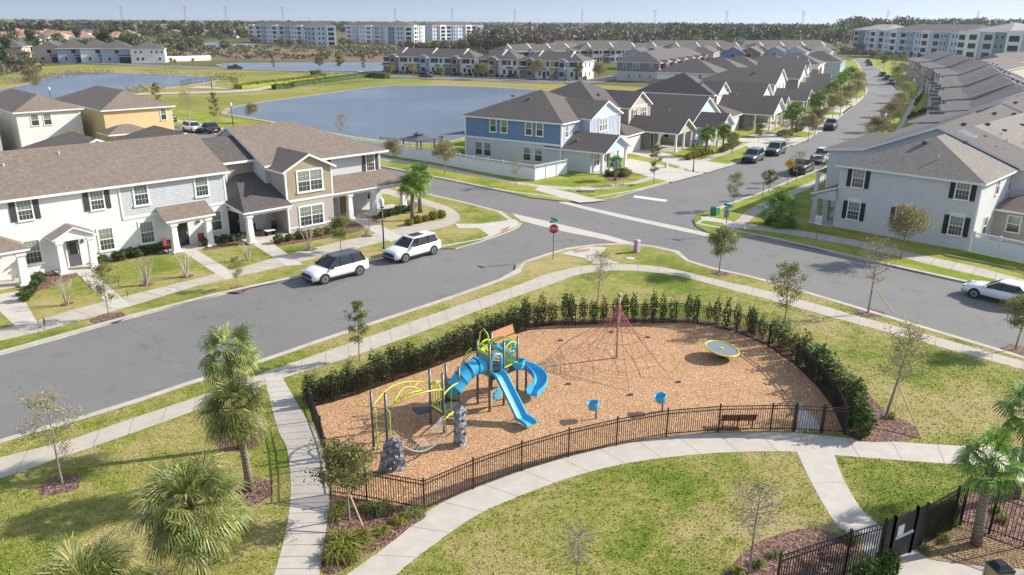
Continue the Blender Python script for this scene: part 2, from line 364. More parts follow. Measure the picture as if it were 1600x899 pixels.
BARK = plain('grey_bark', (.27, .235, .2), .9, 0, .3, 6, .5, 30); BARKP = plain('pale_bark', (.42, .36, .29), .9, 0, .25, 8)
def palmbark():
    q = N('palm_bark'); z = q.n('ShaderNodeSeparateXYZ', Vector=q.co).outputs[2]; fr = q.math('FRACT', q.math('MULTIPLY', q.math('ADD', z, q.math('MULTIPLY', q.noise(4, 3), .25)), 7))
    cc = q.ramp(fr, [(.0, (.09, .07, .05)), (.4, (.23, .19, .145)), (1, (.3, .26, .2))]); q.bump(fr, .8, .03); return q.out(cc, .9)
PBARK = palmbark(); STAKE = plain('pine_stake', (.5, .36, .2), .8)
# ---------------------------------------------------------------- ground, roads, blocks, paths
def struct(name, mb, mats, **k): return ob(name, mb.mesh(name, mats, **k), kind='structure')
gq = N('open_ground'); _a = gq.noise(.006, 6, .6); _b = gq.noise(.05, 5, .65); _c = gq.noise(1.0, 4, .7)
_cc = gq.ramp(gq.math('ADD', gq.math('MULTIPLY', _a, .6), gq.math('MULTIPLY', _b, .4)), [(.38, (.07, .085, .025)), (.48, (.13, .14, .035)), (.55, (.17, .14, .06)), (.65, (.2, .13, .07))])
_cc = gq.mix(gq.ramp(_c, [(.4, (.35, .35, .35)), (.7, (0, 0, 0))]), _cc, (.05, .06, .02)); gq.out(_cc, .95, Specular_IOR_Level=.1)
m = MB(); S = 9000
for i in range(-6, 6):
    for j in range(-6, 6): m.face([(i * S / 6, j * S / 6 + 4000, 0), ((i + 1) * S / 6, j * S / 6 + 4000, 0), ((i + 1) * S / 6, (j + 1) * S / 6 + 4000, 0), (i * S / 6, (j + 1) * S / 6 + 4000, 0)])
struct('ground', m, MAT['open_ground'])
Z = .12
def ext(a, b, L):
    "point L metres beyond b on the line a-b"
    A = Vector(a[:2]); B = Vector(b[:2]); return tuple(B + (B - A).normalized() * L)
# curb lines (road side edge)
A_far = GL([(0, 556), (90, 531), (180, 505), (300, 473), (400, 449), (480, 433), (590, 408), (640, 397), (685, 390), (712, 390), (750, 379), (782, 368), (800, 361), (810, 356), (815, 350), (812, 345), (800, 337), (757, 325), (720, 316), (682, 307.5)])
B_dir = (Vector(G(597, 263)) - Vector(G(740, 291))).normalized()
Bn_end = tuple(Vector(A_far[-1]) + B_dir * 120)
A0 = ext(A_far[2], A_far[0], 60)
park = [ext(G(180, 632), G(0, 690), 60)] + GL([(0, 690), (100, 662), (200, 632), (300, 598), (400, 568), (500, 533), (600, 500), (700, 467), (760, 446), (797, 432), (805, 428), (806, 415), (832, 406), (862, 396), (897, 387), (950, 382), (1000, 383), (1037, 389), (1060, 394), (1068, 406), (1100, 418), (1150, 428), (1200, 440), (1300, 470), (1400, 500), (1500, 530), (1600, 560), (1750, 605)])
park += [(70, -10), (-70, -30)]
B_far = GL([(597, 262), (640, 270.5), (683, 279), (740, 291), (785, 300), (830, 310), (883, 316), (925, 315), (955, 311), (975, 305), (1013, 295), (1050, 285), (1105, 270), (1145, 258), (1188, 244), (1230, 230), (1265, 217), (1286, 203), (1308, 187), (1329, 170), (1344, 158), (1352, 149), (1356, 142), (1353, 134), (1350, 124), (1347, 111), (1342, 101), (1334, 93)])
top = [tuple(Vector(B_far[0]) + B_dir * 110)] + B_far
C_right = GL([(1341, 91), (1360, 100), (1375, 110), (1395, 132), (1408, 144), (1404, 160), (1392, 178), (1375, 200), (1345, 232), (1300, 259), (1255, 274), (1195, 299.6), (1150, 316), (1112.6, 328), (1092, 336), (1083, 345), (1087, 354), (1105, 364), (1128, 371), (1153, 371), (1185, 370), (1225, 379), (1255, 385), (1338, 406), (1385, 415), (1475, 436), (1535, 449), (1600, 464)])
def curbed(name, pts, close, mat, wd=.42):
    m = MB(); full = pts + close; m.prism(full, 0, Z, 0, 1); m.ribbon(pts, offset(pts, wd * SIDE), Z + .012, 1, len(pts) * 2 - 1); struct(name, m, [mat, CURB])
SIDE = -1
curbed('park_lawn', park[:-2], park[-2:], GR)
SIDE = 1
curbed('townhouse_lawn', [A0] + A_far + [Bn_end], [(-150, 90), (-110, 20)], GR)
SIDE = 1
_t = top; _cl = [(160, 390), (80, 230), (40, 160), (10, 128)] + GL([(735, 205), (640, 219), (560, 207)]) + [tuple(Vector(B_far[0]) + B_dir * 30 + Vector((6, 9))), tuple(Vector(B_far[0]) + B_dir * 100 + Vector((8, 12)))]
curbed('lakeside_block_lawn', top, _cl, GRB)
SIDE = 1
_r = C_right + [ext(C_right[-3], C_right[-1], 60)]
curbed('corner_block_lawn', _r, [(140, 20), (260, 120), (330, 320), (260, 440)], GRB)
# asphalt
def mid(px): return [Vector(p) for p in GL(px)]
m = MB(); c_ = [Vector(A0) + Vector((4, -4))] + mid([(0, 620), (200, 570), (400, 510), (600, 452), (740, 410), (860, 362), (900, 350)]); m.ribbon(offset(c_, 9), offset(c_, -9), .012, 0, 60); struct('foreground_street', m, ASPH)
m = MB(); c_ = [Vector(B_far[0]) + B_dir * 115 + Vector((-3, -3))] + mid([(620, 275), (700, 296), (800, 320), (900, 335), (1000, 358), (1120, 392), (1250, 420), (1380, 450), (1500, 485), (1600, 510)]); c_.append(Vector(ext(c_[-2], c_[-1], 60))); m.ribbon(offset(c_, 8), offset(c_, -8), .016, 0, 90); struct('cross_street', m, ASPH)
m = MB(); L_ = [Vector(p) for p in B_far[9:]]; Rr = [Vector(p) for p in C_right[:15]][::-1]; m.ribbon([Vector(G(960, 330))] + offset(L_, 1.5), [Vector(G(1090, 360))] + offset(Rr, -1.5), .020, 0, 120); struct('main_street', m, ASPH)
# flush concrete gutters across the two mouths and the stop bar
m = MB(); m.ribbon(GL([(800, 334), (850, 345), (900, 357), (987, 377), (1000, 383)]), GL([(812, 345), (850, 355), (900, 367), (975, 380), (985, 385)]), .027); struct('concrete_gutter', m, CONCL)
m = MB(); m.ribbon(GL([(880, 315), (940, 329), (1030, 349), (1100, 362), (1128, 370)]), GL([(872, 317), (930, 332), (1025, 354), (1095, 367), (1122, 374)]), .031); struct('concrete_gutter', m, CONCL)
m = MB(); m.poly(GL([(992, 306), (1043, 313), (1040, 316), (989, 309)]), .028); struct('stop_line', m, PAINTW)
EXC = []
def walk(name, A, B, z=Z + .004, mat=CONC, joints=1.5, n=5, jw=.02):
    A = smooth(A, n) if len(A) > 2 else A; B = smooth(B, n) if len(B) > 2 else B; EXC.append([tuple(p[:2]) for p in A] + [tuple(p[:2]) for p in B][::-1])
    m = MB(); m.ribbon(A, B, z, 0, 80)
    if joints:
        k = max(2, int(plen(A) / joints)); a = resample([p[:2] for p in A], k * 10 + 1); b = resample([p[:2] for p in B], k * 10 + 1)
        for i in range(1, k):
            p, q = a[i * 10], b[i * 10]; d = (a[i * 10 + 1] - a[i * 10]).normalized() * jw; m.face([(p.x - d.x, p.y - d.y, z + .003), (p.x + d.x, p.y + d.y, z + .003), (q.x + d.x, q.y + d.y, z + .003), (q.x - d.x, q.y - d.y, z + .003)], 1)
    return struct(name, m, [mat, JOINT])
def GZ(p): return GL(p, Z)
# park walk parallel to both streets
U_ = GZ([(0, 715), (100, 690), (200, 656), (315, 618), (430, 576), (492, 555), (600, 518), (700, 483), (800, 449), (850, 430), (900, 417.6), (930, 414), (975, 413), (1025, 416), (1075, 426), (1125, 438), (1200, 455), (1300, 482), (1350, 497), (1450, 523), (1520, 543), (1600, 565), (1700, 592)])
W_ = GZ([(0, 748), (150, 697), (310, 640), (440, 592), (560, 554), (680, 511), (800, 466), (863, 444), (900, 430), (938, 424.5), (975, 423), (1025, 426), (1075, 434.5), (1125, 448), (1200, 468), (1300, 496), (1400, 523), (1500, 551), (1600, 578), (1700, 606)])
U_ = [ext(U_[1], U_[0], 20)] + U_; W_ = [ext(W_[1], W_[0], 20)] + W_
walk('park_sidewalk', U_, W_, jw=.012)
m = MB(); m.poly(GZ([(875, 396.5), (914, 404), (926, 413), (968, 412), (937, 400), (948, 387), (920, 385.5)]), Z + .016); m.poly(GZ([(893, 391), (922, 389), (921, 393), (898, 396)]), Z + .02, 1); struct('corner_ramp', m, [CONCL, TACT])
# left block sidewalk
U_ = GZ([(0, 515), (60, 500), (130, 480), (220, 457), (305, 436), (370, 420), (440, 400), (500, 385), (560, 371), (600, 362), (650, 350), (682, 346), (697, 341), (694, 333), (678, 325)])
W_ = GZ([(0, 533), (60, 519), (130, 500), (220, 474), (305, 448), (370, 433), (440, 417), (500, 402), (560, 388), (600, 378), (660, 362), (695, 355), (717, 345), (716, 333), (700, 323)])
U_ = [ext(U_[1], U_[0], 25)] + U_; W_ = [ext(W_[1], W_[0], 25)] + W_
walk('front_sidewalk', U_, W_)
walk('front_sidewalk', GZ([(678, 325), (640, 313), (600, 303), (540, 288)]), GZ([(700, 323), (660, 310), (625, 300), (560, 284)]), Z + .007)
m = MB(); m.poly(GZ([(711, 350), (716, 357), (748, 357), (766, 370), (790, 361), (806, 355), (812, 349), (805, 343), (790, 345), (752, 350)]), Z + .016); m.poly(GZ([(782, 359), (796, 354), (793, 362), (784, 364)]), Z + .02, 1); struct('corner_ramp', m, [CONCL, TACT])
for nm, a, b in (('entry_walk', [(0, 484), (14, 478), (30, 476)], [(30, 520), (48, 512), (62, 512)]), ):
    pass
def entry(pts, z=Z + .010):
    m = MB(); m.poly(GZ(pts), z); struct('entry_walk', m, [CONCL])
entry([(-12, 462), (30, 455), (62, 511), (33, 519), (0, 487)]); entry([(112, 419), (134, 415), (205, 479), (176, 483)]); entry([(286, 394), (306, 390), (375, 432), (352, 438)]); entry([(392, 380), (418, 375), (474, 414), (448, 416)]); entry([(552, 345), (572, 341), (633, 372), (610, 378)])
# lakeside block sidewalks
U_ = GZ([(597, 245), (640, 251), (680, 258), (737.6, 270), (800, 283), (835, 288), (868, 292), (888, 293), (938, 291), (975, 287), (1000, 281), (1020, 275), (1060, 262), (1100, 248), (1160, 226), (1210, 206), (1240, 192), (1270, 172), (1300, 150), (1318, 132)])
W_ = GZ([(597, 250), (640, 256), (680, 263), (750, 277), (810, 288), (840, 293), (863, 297), (890, 298), (940, 296), (975, 292), (1010, 283), (1030, 278), (1068, 265), (1108, 251), (1168, 228), (1218, 208), (1248, 194), (1277, 174), (1307, 152), (1325, 133)])
U_ = [tuple(Vector(U_[0]) + B_dir * 100)] + U_; W_ = [tuple(Vector(W_[0]) + B_dir * 100)] + W_
walk('lakeside_sidewalk', U_, W_, Z + .004)
m = MB(); m.poly(GZ([(845, 290), (868, 296), (900, 303), (930, 311), (948, 313), (925, 316), (905, 317), (880, 310), (835, 297)]), Z + .014); struct('corner_ramp', m, CONCL)
for i, pts in enumerate(([(978, 238), (1000, 232), (1036, 238), (1060, 246), (1145, 258), (1105, 270), (1080, 268), (1068, 262), (1030, 251)], [(982, 248), (1034, 258), (1068, 266), (1098, 272), (1050, 285), (1022, 279), (985, 268), (976, 258)],
    [(1150, 216), (1185, 216), (1232, 229), (1250, 222), (1195, 243), (1165, 228)], [(1190, 206), (1215, 212), (1268, 216), (1240, 228), (1200, 219), (1170, 212)], [(1225, 190), (1250, 193), (1275, 196), (1296, 197), (1283, 207), (1268, 208), (1225, 199)], [(1245, 175), (1270, 180), (1318, 180), (1300, 193), (1255, 186)],
    [(1265, 160), (1290, 163), (1334, 166), (1320, 178), (1275, 170)], [(1285, 148), (1310, 150), (1346, 155), (1336, 164), (1296, 157)])):
    m = MB(); m.poly(GZ(pts), Z + .009 + .0005 * i); struct('driveway', m, CONCL)
# corner block sidewalks
U_ = GZ([(1700, 462), (1600, 437), (1520, 416), (1450, 401), (1400, 390), (1330, 374), (1260, 362), (1200, 354), (1160, 348)]); W_ = GZ([(1700, 474), (1600, 448), (1530, 431), (1450, 413), (1400, 400), (1330, 384), (1260, 371), (1200, 362), (1150, 356)])
walk('corner_sidewalk', U_, W_)
U_ = GZ([(1140, 352), (1152, 344), (1165, 331), (1190, 318), (1222, 303), (1270, 283), (1310, 262), (1345, 245), (1375, 222), (1398, 205), (1412, 180), (1424, 160), (1436, 142), (1440, 128)]); W_ = GZ([(1165, 355), (1172, 345), (1185, 333), (1205, 322), (1240, 305), (1290, 284), (1330, 262), (1362, 243), (1390, 222), (1407, 205), (1420, 180), (1432, 160), (1443, 142), (1446, 128)])
walk('corner_sidewalk', U_, W_, Z + .008)
m = MB(); m.poly(GZ([(1094, 338), (1100, 338), (1140, 345), (1160, 352), (1145, 360), (1130, 370), (1120, 366), (1135, 357), (1130, 349), (1098, 345)]), Z + .016); struct('corner_ramp', m, CONCL)
# paths in the park
walk('park_path', GZ([(520, 915), (560, 885), (600, 857), (665, 802), (730, 766), (800, 740), (880, 713), (960, 694), (1050, 681), (1150, 676), (1240, 677), (1330, 685), (1420, 692), (1505, 697), (1580, 700), (1680, 706)]), GZ([(600, 915), (640, 880), (680, 850), (740, 808), (800, 780), (880, 750), (960, 728), (1050, 714), (1150, 706.5), (1245, 706), (1300, 711), (1400, 719), (1500, 726), (1580, 731), (1680, 738)]), Z + .004, PAVER, 1.8, jw=.01)
walk('park_path', GZ([(1242, 700), (1246, 708), (1258, 735), (1272, 762), (1298, 807), (1327, 840), (1362, 872), (1400, 895)]), GZ([(1300, 705), (1304, 711), (1312, 735), (1325, 762), (1345, 794), (1373, 821), (1415, 850), (1450, 873)]), Z + .008, PAVER, 2.2, jw=.01)
walk('park_path', GZ([(413, 590), (433, 668), (448, 700), (454, 749), (453, 789), (444, 842), (428, 899), (415, 930)]), GZ([(440, 588), (473, 645), (496, 682), (507, 722), (514, 772), (513, 803), (504, 862), (495, 930)]), Z + .010, PAVER, .62, jw=.014)
walk('park_path', GZ([(1387, 886), (1420, 866), (1455, 876), (1520, 884), (1600, 890)]), GZ([(1410, 905), (1440, 903), (1480, 905), (1530, 908), (1600, 915)]), Z + .013, PAVER, 0)
# beds
def bed(name, pts, mat=MULR, z=Z + .006, sm=True):
    p = GZ(pts)
    if sm: p = smooth(p + [p[0]], 4)[:-1]
    m = MB(); m.poly(p, z); EXC.append([tuple(k[:2]) for k in p]); return struct(name, m, mat)
bed('bark_mulch_bed', [(514, 772), (560, 775), (663, 800), (639, 825), (608, 850), (573, 868), (542, 887), (522, 897), (502, 893), (506, 862), (513, 810)])
def ring(px, py, r, mat=MULR, z=Z + .006, name='bark_mulch_ring'):
    c = G(px, py, Z); q = random.Random(int(px * 7 + py)); p = [(c[0] + r * (1 + q.uniform(-.18, .18)) * math.cos(k * PI / 9), c[1] + r * (1 + q.uniform(-.18, .18)) * math.sin(k * PI / 9)) for k in range(18)]
    m = MB(); m.poly(p, z); EXC.append(p); struct(name, m, mat)
for a in ((96, 757, .75), (386, 768, 1.0), (375, 690, .9), (171, 497, 1.0), (372, 452, .7), (291, 432, .5), (228, 445, .5), (105, 475, .4), (1124, 427, .7), (1357, 489, .95), (1588, 546, .7), (573, 369, .5), (483, 390, .6)): ring(*a)
bed('bark_mulch_bed', [(1318, 675), (1345, 690), (1420, 688), (1436, 672), (1398, 650), (1370, 630), (1345, 600), (1322, 590), (1300, 596), (1318, 640)], z=Z + .007)
bed('bark_mulch_bed', [(1130, 899), (1180, 850), (1260, 826), (1320, 838), (1345, 850), (1330, 870), (1250, 915), (1130, 915)], z=Z + .006)
bed('pine_straw_bed', [(1430, 862), (1480, 832), (1520, 823), (1620, 850), (1620, 905), (1520, 884), (1455, 877)], MULT, Z + .005)
bed('bark_mulch_bed', [(1490, 800), (1520, 770), (1610, 780), (1620, 850), (1560, 846), (1510, 822)], z=Z + .009)
bed('bark_mulch_bed', [(35, 462), (70, 452), (112, 436), (118, 427), (60, 425), (30, 440)]); bed('bark_mulch_bed', [(150, 418), (220, 402), (290, 392), (300, 380), (180, 395), (150, 405)]); bed('bark_mulch_bed', [(318, 392), (400, 378), (385, 368), (320, 378)]); bed('bark_mulch_bed', [(430, 386), (480, 378), (560, 362), (555, 350), (440, 368)]); bed('bark_mulch_bed', [(584, 345), (650, 325), (640, 315), (585, 332)])
bed('bark_mulch_bed', [(940, 272), (955, 284), (985, 276), (988, 262), (965, 262)])
# lakes with their sandy margins
def lake(pts, z=.135, sh=1.3):
    p = smooth(GL(pts), 3); c = sum((Vector(q) for q in p), Vector((0, 0))) / len(p)
    m = MB(); m.prism([tuple(Vector(q) + (Vector(q) - c).normalized() * sh) for q in p], 0, z - .004); struct('sandy_bank', m, SAND); m = MB(); m.prism(p, 0, z); struct('lake', m, WATER)
lake([(356, 179), (362, 171), (388, 164.6), (440, 157), (500, 149), (563, 140), (608, 135.5), (700, 135), (800, 139), (890, 146), (905, 150), (880, 165), (830, 190), (760, 205), (700, 222), (640, 224), (585, 219), (550, 214), (450, 195), (400, 186)])
lake([(-10, 146), (7, 140), (42, 133), (68, 123), (95, 116), (133, 113.5), (225, 116), (313, 120.5), (340, 124), (325, 129), (288, 134), (250, 139), (213, 141), (193, 147), (150, 158), (60, 158), (0, 150)])
lake([(340, 101.5), (380, 99), (480, 98.5), (600, 98), (640, 100), (640, 111), (580, 112), (505, 111), (380, 107), (350, 104.5)])
lake([(321, 71), (326, 67), (350, 66.5), (353, 72), (345, 74), (325, 74)], sh=2); lake([(366, 72), (372, 69), (392, 69), (395, 73), (380, 75)], sh=2)
# meadow and marsh sheets round the lakes
m = MB(); m.poly(GL([(-60, 180), (-40, 130), (60, 105), (130, 101), (350, 107), (560, 116), (900, 131), (1050, 140), (1150, 150), (960, 170), (820, 215), (700, 235), (600, 222), (420, 215), (300, 200), (200, 180)]), .05); struct('meadow', m, GRF)
m = MB(); m.poly(GL([(330, 95), (600, 97), (700, 92), (760, 86), (640, 80), (500, 78), (390, 74), (300, 77), (250, 84), (300, 90)]), .05)
mq = N('marsh_reeds'); _a = mq.noise(.012, 6, .7, co=mq.scl((.5, 2.5, 1))); mq.out(mq.ramp(_a, [(.35, (.12, .15, .04)), (.47, (.16, .085, .05)), (.55, (.2, .11, .06)), (.65, (.24, .19, .08))]), .95); struct('marsh', m, MAT['marsh_reeds'])
m = MB(); m.poly(GL([(1400, 101), (1380, 99), (1360, 92.5), (1440, 92.5), (1500, 95), (1600, 101), (1620, 113), (1500, 115), (1440, 125)]), .06); struct('meadow', m, GRB)
m = MB(); m.ribbon(GL([(60, 97), (160, 98.5), (250, 102.5), (360, 106.5), (480, 110.5), (560, 114), (640, 119), (760, 123.5), (880, 127), (920, 126), (955, 118)]), GL([(60, 99), (160, 101), (250, 105.3), (360, 109.5), (480, 113.5), (560, 117.5), (640, 123), (760, 128), (880, 132), (935, 131), (975, 122)]), .14, 0, 60); struct('far_street', m, ASPH)
m = MB(); m.ribbon(GL([(560, 112), (640, 117), (760, 121.3), (880, 124.5)]), GL([(560, 113), (640, 118), (760, 122.5), (880, 125.8)]), .15, 0, 30); struct('far_sidewalk', m, CONC)
m = MB(); m.ribbon(GL([(190, 147), (240, 146), (300, 144.5), (360, 143), (395, 140), (420, 135), (445, 130)]), GL([(190, 150), (240, 149), (300, 147.5), (360, 146), (405, 143), (432, 137), (455, 131)]), .145, 0, 40); struct('lakeside_path', m, CONC)
m = MB(); m.poly(GL([(292, 139), (350, 140), (372, 142), (340, 137), (310, 135)]), .147); struct('lakeside_path', m, CONC)
# ---------------------------------------------------------------- houses
WCACHE = {}
def win_meshes(w, h, bars=1, cols=1, fr=TRIM, bw=.1, sill=True, munt=False):
    k = (round(w, 2), round(h, 2), bars, cols, fr.name, bw, sill, munt)
    if k in WCACHE: return WCACHE[k]
    m = MB(); m.box(-w / 2 - bw, -w / 2, -.05, .02, 0, h); m.box(w / 2, w / 2 + bw, -.05, .02, 0, h); m.box(-w / 2 - bw, w / 2 + bw, -.05, .02, h, h + bw)
    if sill: m.box(-w / 2 - bw * 1.3, w / 2 + bw * 1.3, -.1, .02, -bw * 1.2, 0)
    else: m.box(-w / 2 - bw, w / 2 + bw, -.05, .02, -bw, 0)
    for c in range(1, cols): x = -w / 2 + w * c / cols; m.box(x - .05, x + .05, -.045, .02, 0, h)
    for b in range(1, bars + 1): z = h * b / (bars + 1); m.box(-w / 2, w / 2, -.04, .02, z - .03, z + .03)
    if munt:
        nc = 2 * cols if munt else 0
        for c in range(nc + 1): x = -w / 2 + w * (c + .5) / (nc + 1) if 0 else -w / 2 + w * (c + 1) / (nc + 2); m.box(x - .007, x + .007, -.03, .02, 0, h)
        for z in (h * .25, h * .75): m.box(-w / 2, w / 2, -.03, .02, z - .007, z + .007)
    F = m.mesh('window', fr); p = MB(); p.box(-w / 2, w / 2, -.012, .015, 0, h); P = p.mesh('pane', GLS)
    WCACHE[k] = (F, P); return F, P
def shut_mesh(h, mat, w=.38):
    k = ('s', round(h, 2), mat.name, w)
    if k not in WCACHE: WCACHE[k] = MB().box(-w / 2, w / 2, -.05, .01, 0, h).mesh('shutter', mat)
    return WCACHE[k]
class House:
    "a building in its own frame: x along the front, y to the back, z up"
    def __init__(s, name, u, v, ang, label, cat='house', group=None, z=.0, world=None):
        s.ang = ang; x, y = world if world else UV(u, v, ang); s.u0 = u; s.v0 = v
        s.o = thing(name, (x, y, z), R(ang), label, cat, group)
    def part(s, name, mb, mats, label=None, sm=False, parent=None):
        me = mb.mesh(name, mats, sm) if isinstance(mb, MB) else mb; return ob(name, me, parent or s.o, label=label)
    def face(s, f, c, a, z):
        return {'f': ((a, c, z), 0), 'b': ((a, c, z), PI), 'l': ((c, a, z), -PI / 2), 'r': ((c, a, z), PI / 2)}[f]
    def win(s, f, c, a, z, w=.9, h=1.45, cols=1, sh=None, fr=TRIM, bw=.1, bars=1, munt=False, sill=True):
        F, P = win_meshes(w, h, bars, cols, fr, bw, sill, munt); loc, rz = s.face(f, c, a, z)
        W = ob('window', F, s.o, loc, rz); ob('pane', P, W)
        if sh:
            S_ = shut_mesh(h + .1, sh)
            for k in (-1, 1): ob('shutter', S_, W, (k * (w / 2 + bw + .2), 0, -.05))
        return W
    def door(s, f, c, a, z, w=.95, h=2.05, mat=NAVY, lite=False):
        loc, rz = s.face(f, c, a, z); m = MB(); m.box(-w / 2, w / 2, -.03, .015, 0, h); 
        m.box(-w / 2 - .1, -w / 2, -.06, .02, 0, h + .1, 1); m.box(w / 2, w / 2 + .1, -.06, .02, 0, h + .1, 1); m.box(-w / 2, w / 2, -.06, .02, h, h + .1, 1)
        d = ob('door', m.mesh('door', [mat, TRIM]), s.o, loc, rz)
        ob('handle', MB().box(w / 2 - .14, w / 2 - .1, -.09, -.03, .9, 1.15).mesh('handle', STG), d)
        if lite: ob('door_glass', MB().box(-w * .3, w * .3, -.04, -.028, .9, h - .2).mesh('door_glass', GLD), d)
        return d
    def garage(s, f, c, a, z, w=4.6, h=2.2, mat=TRIM):
        loc, rz = s.face(f, c, a, z); m = MB(); n = 4
        for k in range(n):
            m.box(-w / 2, w / 2, -.03, .02, h * k / n, h * (k + 1) / n - .02)
            for j in range(4): m.box(-w / 2 + w * (j + .12) / 4, -w / 2 + w * (j + .88) / 4, -.045, -.03, h * (k + .2) / n, h * (k + .8) / n)
        return ob('garage_door', m.mesh('garage_door', mat), s.o, loc, rz)
    def column(s, x, y, z, h, r=.16, mat=TRIM, base=.0):
        m = MB(); m.taper(x, y, z, z + .12, r * 1.9, r * 1.9, r * 1.8, r * 1.8); m.taper(x, y, z + .12, z + h - .22, r * 1.35, r * 1.35, r, r); m.taper(x, y, z + h - .22, z + h - .14, r * 1.25, r * 1.25, r * 1.25, r * 1.25); m.taper(x, y, z + h - .14, z + h, r * 1.5, r * 1.5, r * 1.5, r * 1.5)
        return s.part('column', m, mat)
def gable(mb, x0, x1, y0, y1, z, p=.417, axis='x', h0=False, h1=False, oh=.4, t=.18, mt=0, ms=1, rake=None):
    "roof over the rectangle; axis = ridge direction, h0/h1 = hipped low/high end; returns ridge height"
    rk = oh if rake is None else rake
    def T(a, b, c): return (a, b, c) if axis == 'x' else (b, a, c)
    if axis == 'x': a0, a1, b0, b1 = x0, x1, y0, y1
    else: a0, a1, b0, b1 = y0, y1, x0, x1
    a0 -= oh if h0 else rk; a1 += oh if h1 else rk; b0 -= oh; b1 += oh; ze = z - oh * p + t; hf = (b1 - b0) / 2; zr = ze + hf * p; bm = (b0 + b1) / 2
    r0 = a0 + (hf if h0 else 0); r1 = a1 - (hf if h1 else 0)
    if r1 < r0: r0 = r1 = (r0 + r1) / 2
    A, B, C, D = (a0, b0, ze), (a1, b0, ze), (a1, b1, ze), (a0, b1, ze); E, F = (r0, bm, zr), (r1, bm, zr)
    polys = [[A, B, F, E], [C, D, E, F]]
    if r1 - r0 < 1e-4: polys = [[A, B, E], [C, D, E]]
    if h0: polys.append([D, A, E])
    if h1: polys.append([B, C, F])
    P = [[T(*q) for q in pl] for pl in polys]
    if axis != 'x': P = [q[::-1] for q in P]
    mb.slab(P, t, mt, ms); return zr
def gwall(mb, x, y0, y1, z, p=.417, axis='x', t=.1, m=0, d=1):
    "triangle of wall under a gable end (axis x: plane x=const)"
    h = (y1 - y0) / 2 * p; n = (y0 + y1) / 2
    a = [(y0, z), (y1, z), (n, z + h)]
    if axis == 'x': f = lambda q, o: (x + o, q[0], q[1])
    else: f = lambda q, o: (q[0], x + o, q[1])
    A = [f(q, 0) for q in a]; B = [f(q, t * d) for q in a]
    mb.face(A, m); mb.face(B[::-1], m)
def shed(mb, x0, x1, y0, y1, z0, z1, t=.14, hl=0, hr=0, mt=0, ms=1):
    "lean-to roof rising from front y0,z0 to back y1,z1; hl/hr = hip run at left/right"
    A, B, C, D = (x0, y0, z0), (x1, y0, z0), (x1 - hr, y1, z1), (x0 + hl, y1, z1); P = [[A, B, C, D]]
    if hl: P.append([(x0, y1, z0), A, D])
    if hr: P.append([B, (x1, y1, z0), C])
    mb.slab(P, t, mt, ms)
def vents(H, pts, mat=None):
    for x, y, z in pts: H.part('roof_vent', MB().box(x - .2, x + .2, y - .2, y + .2, z - .1, z + .14), mat or DKGREY)
def pipes(H, pts):
    for x, y, z in pts: H.part('vent_pipe', MB().cone((x, y, z - .1), (x, y, z + .28), .06, .06, 8), STG)
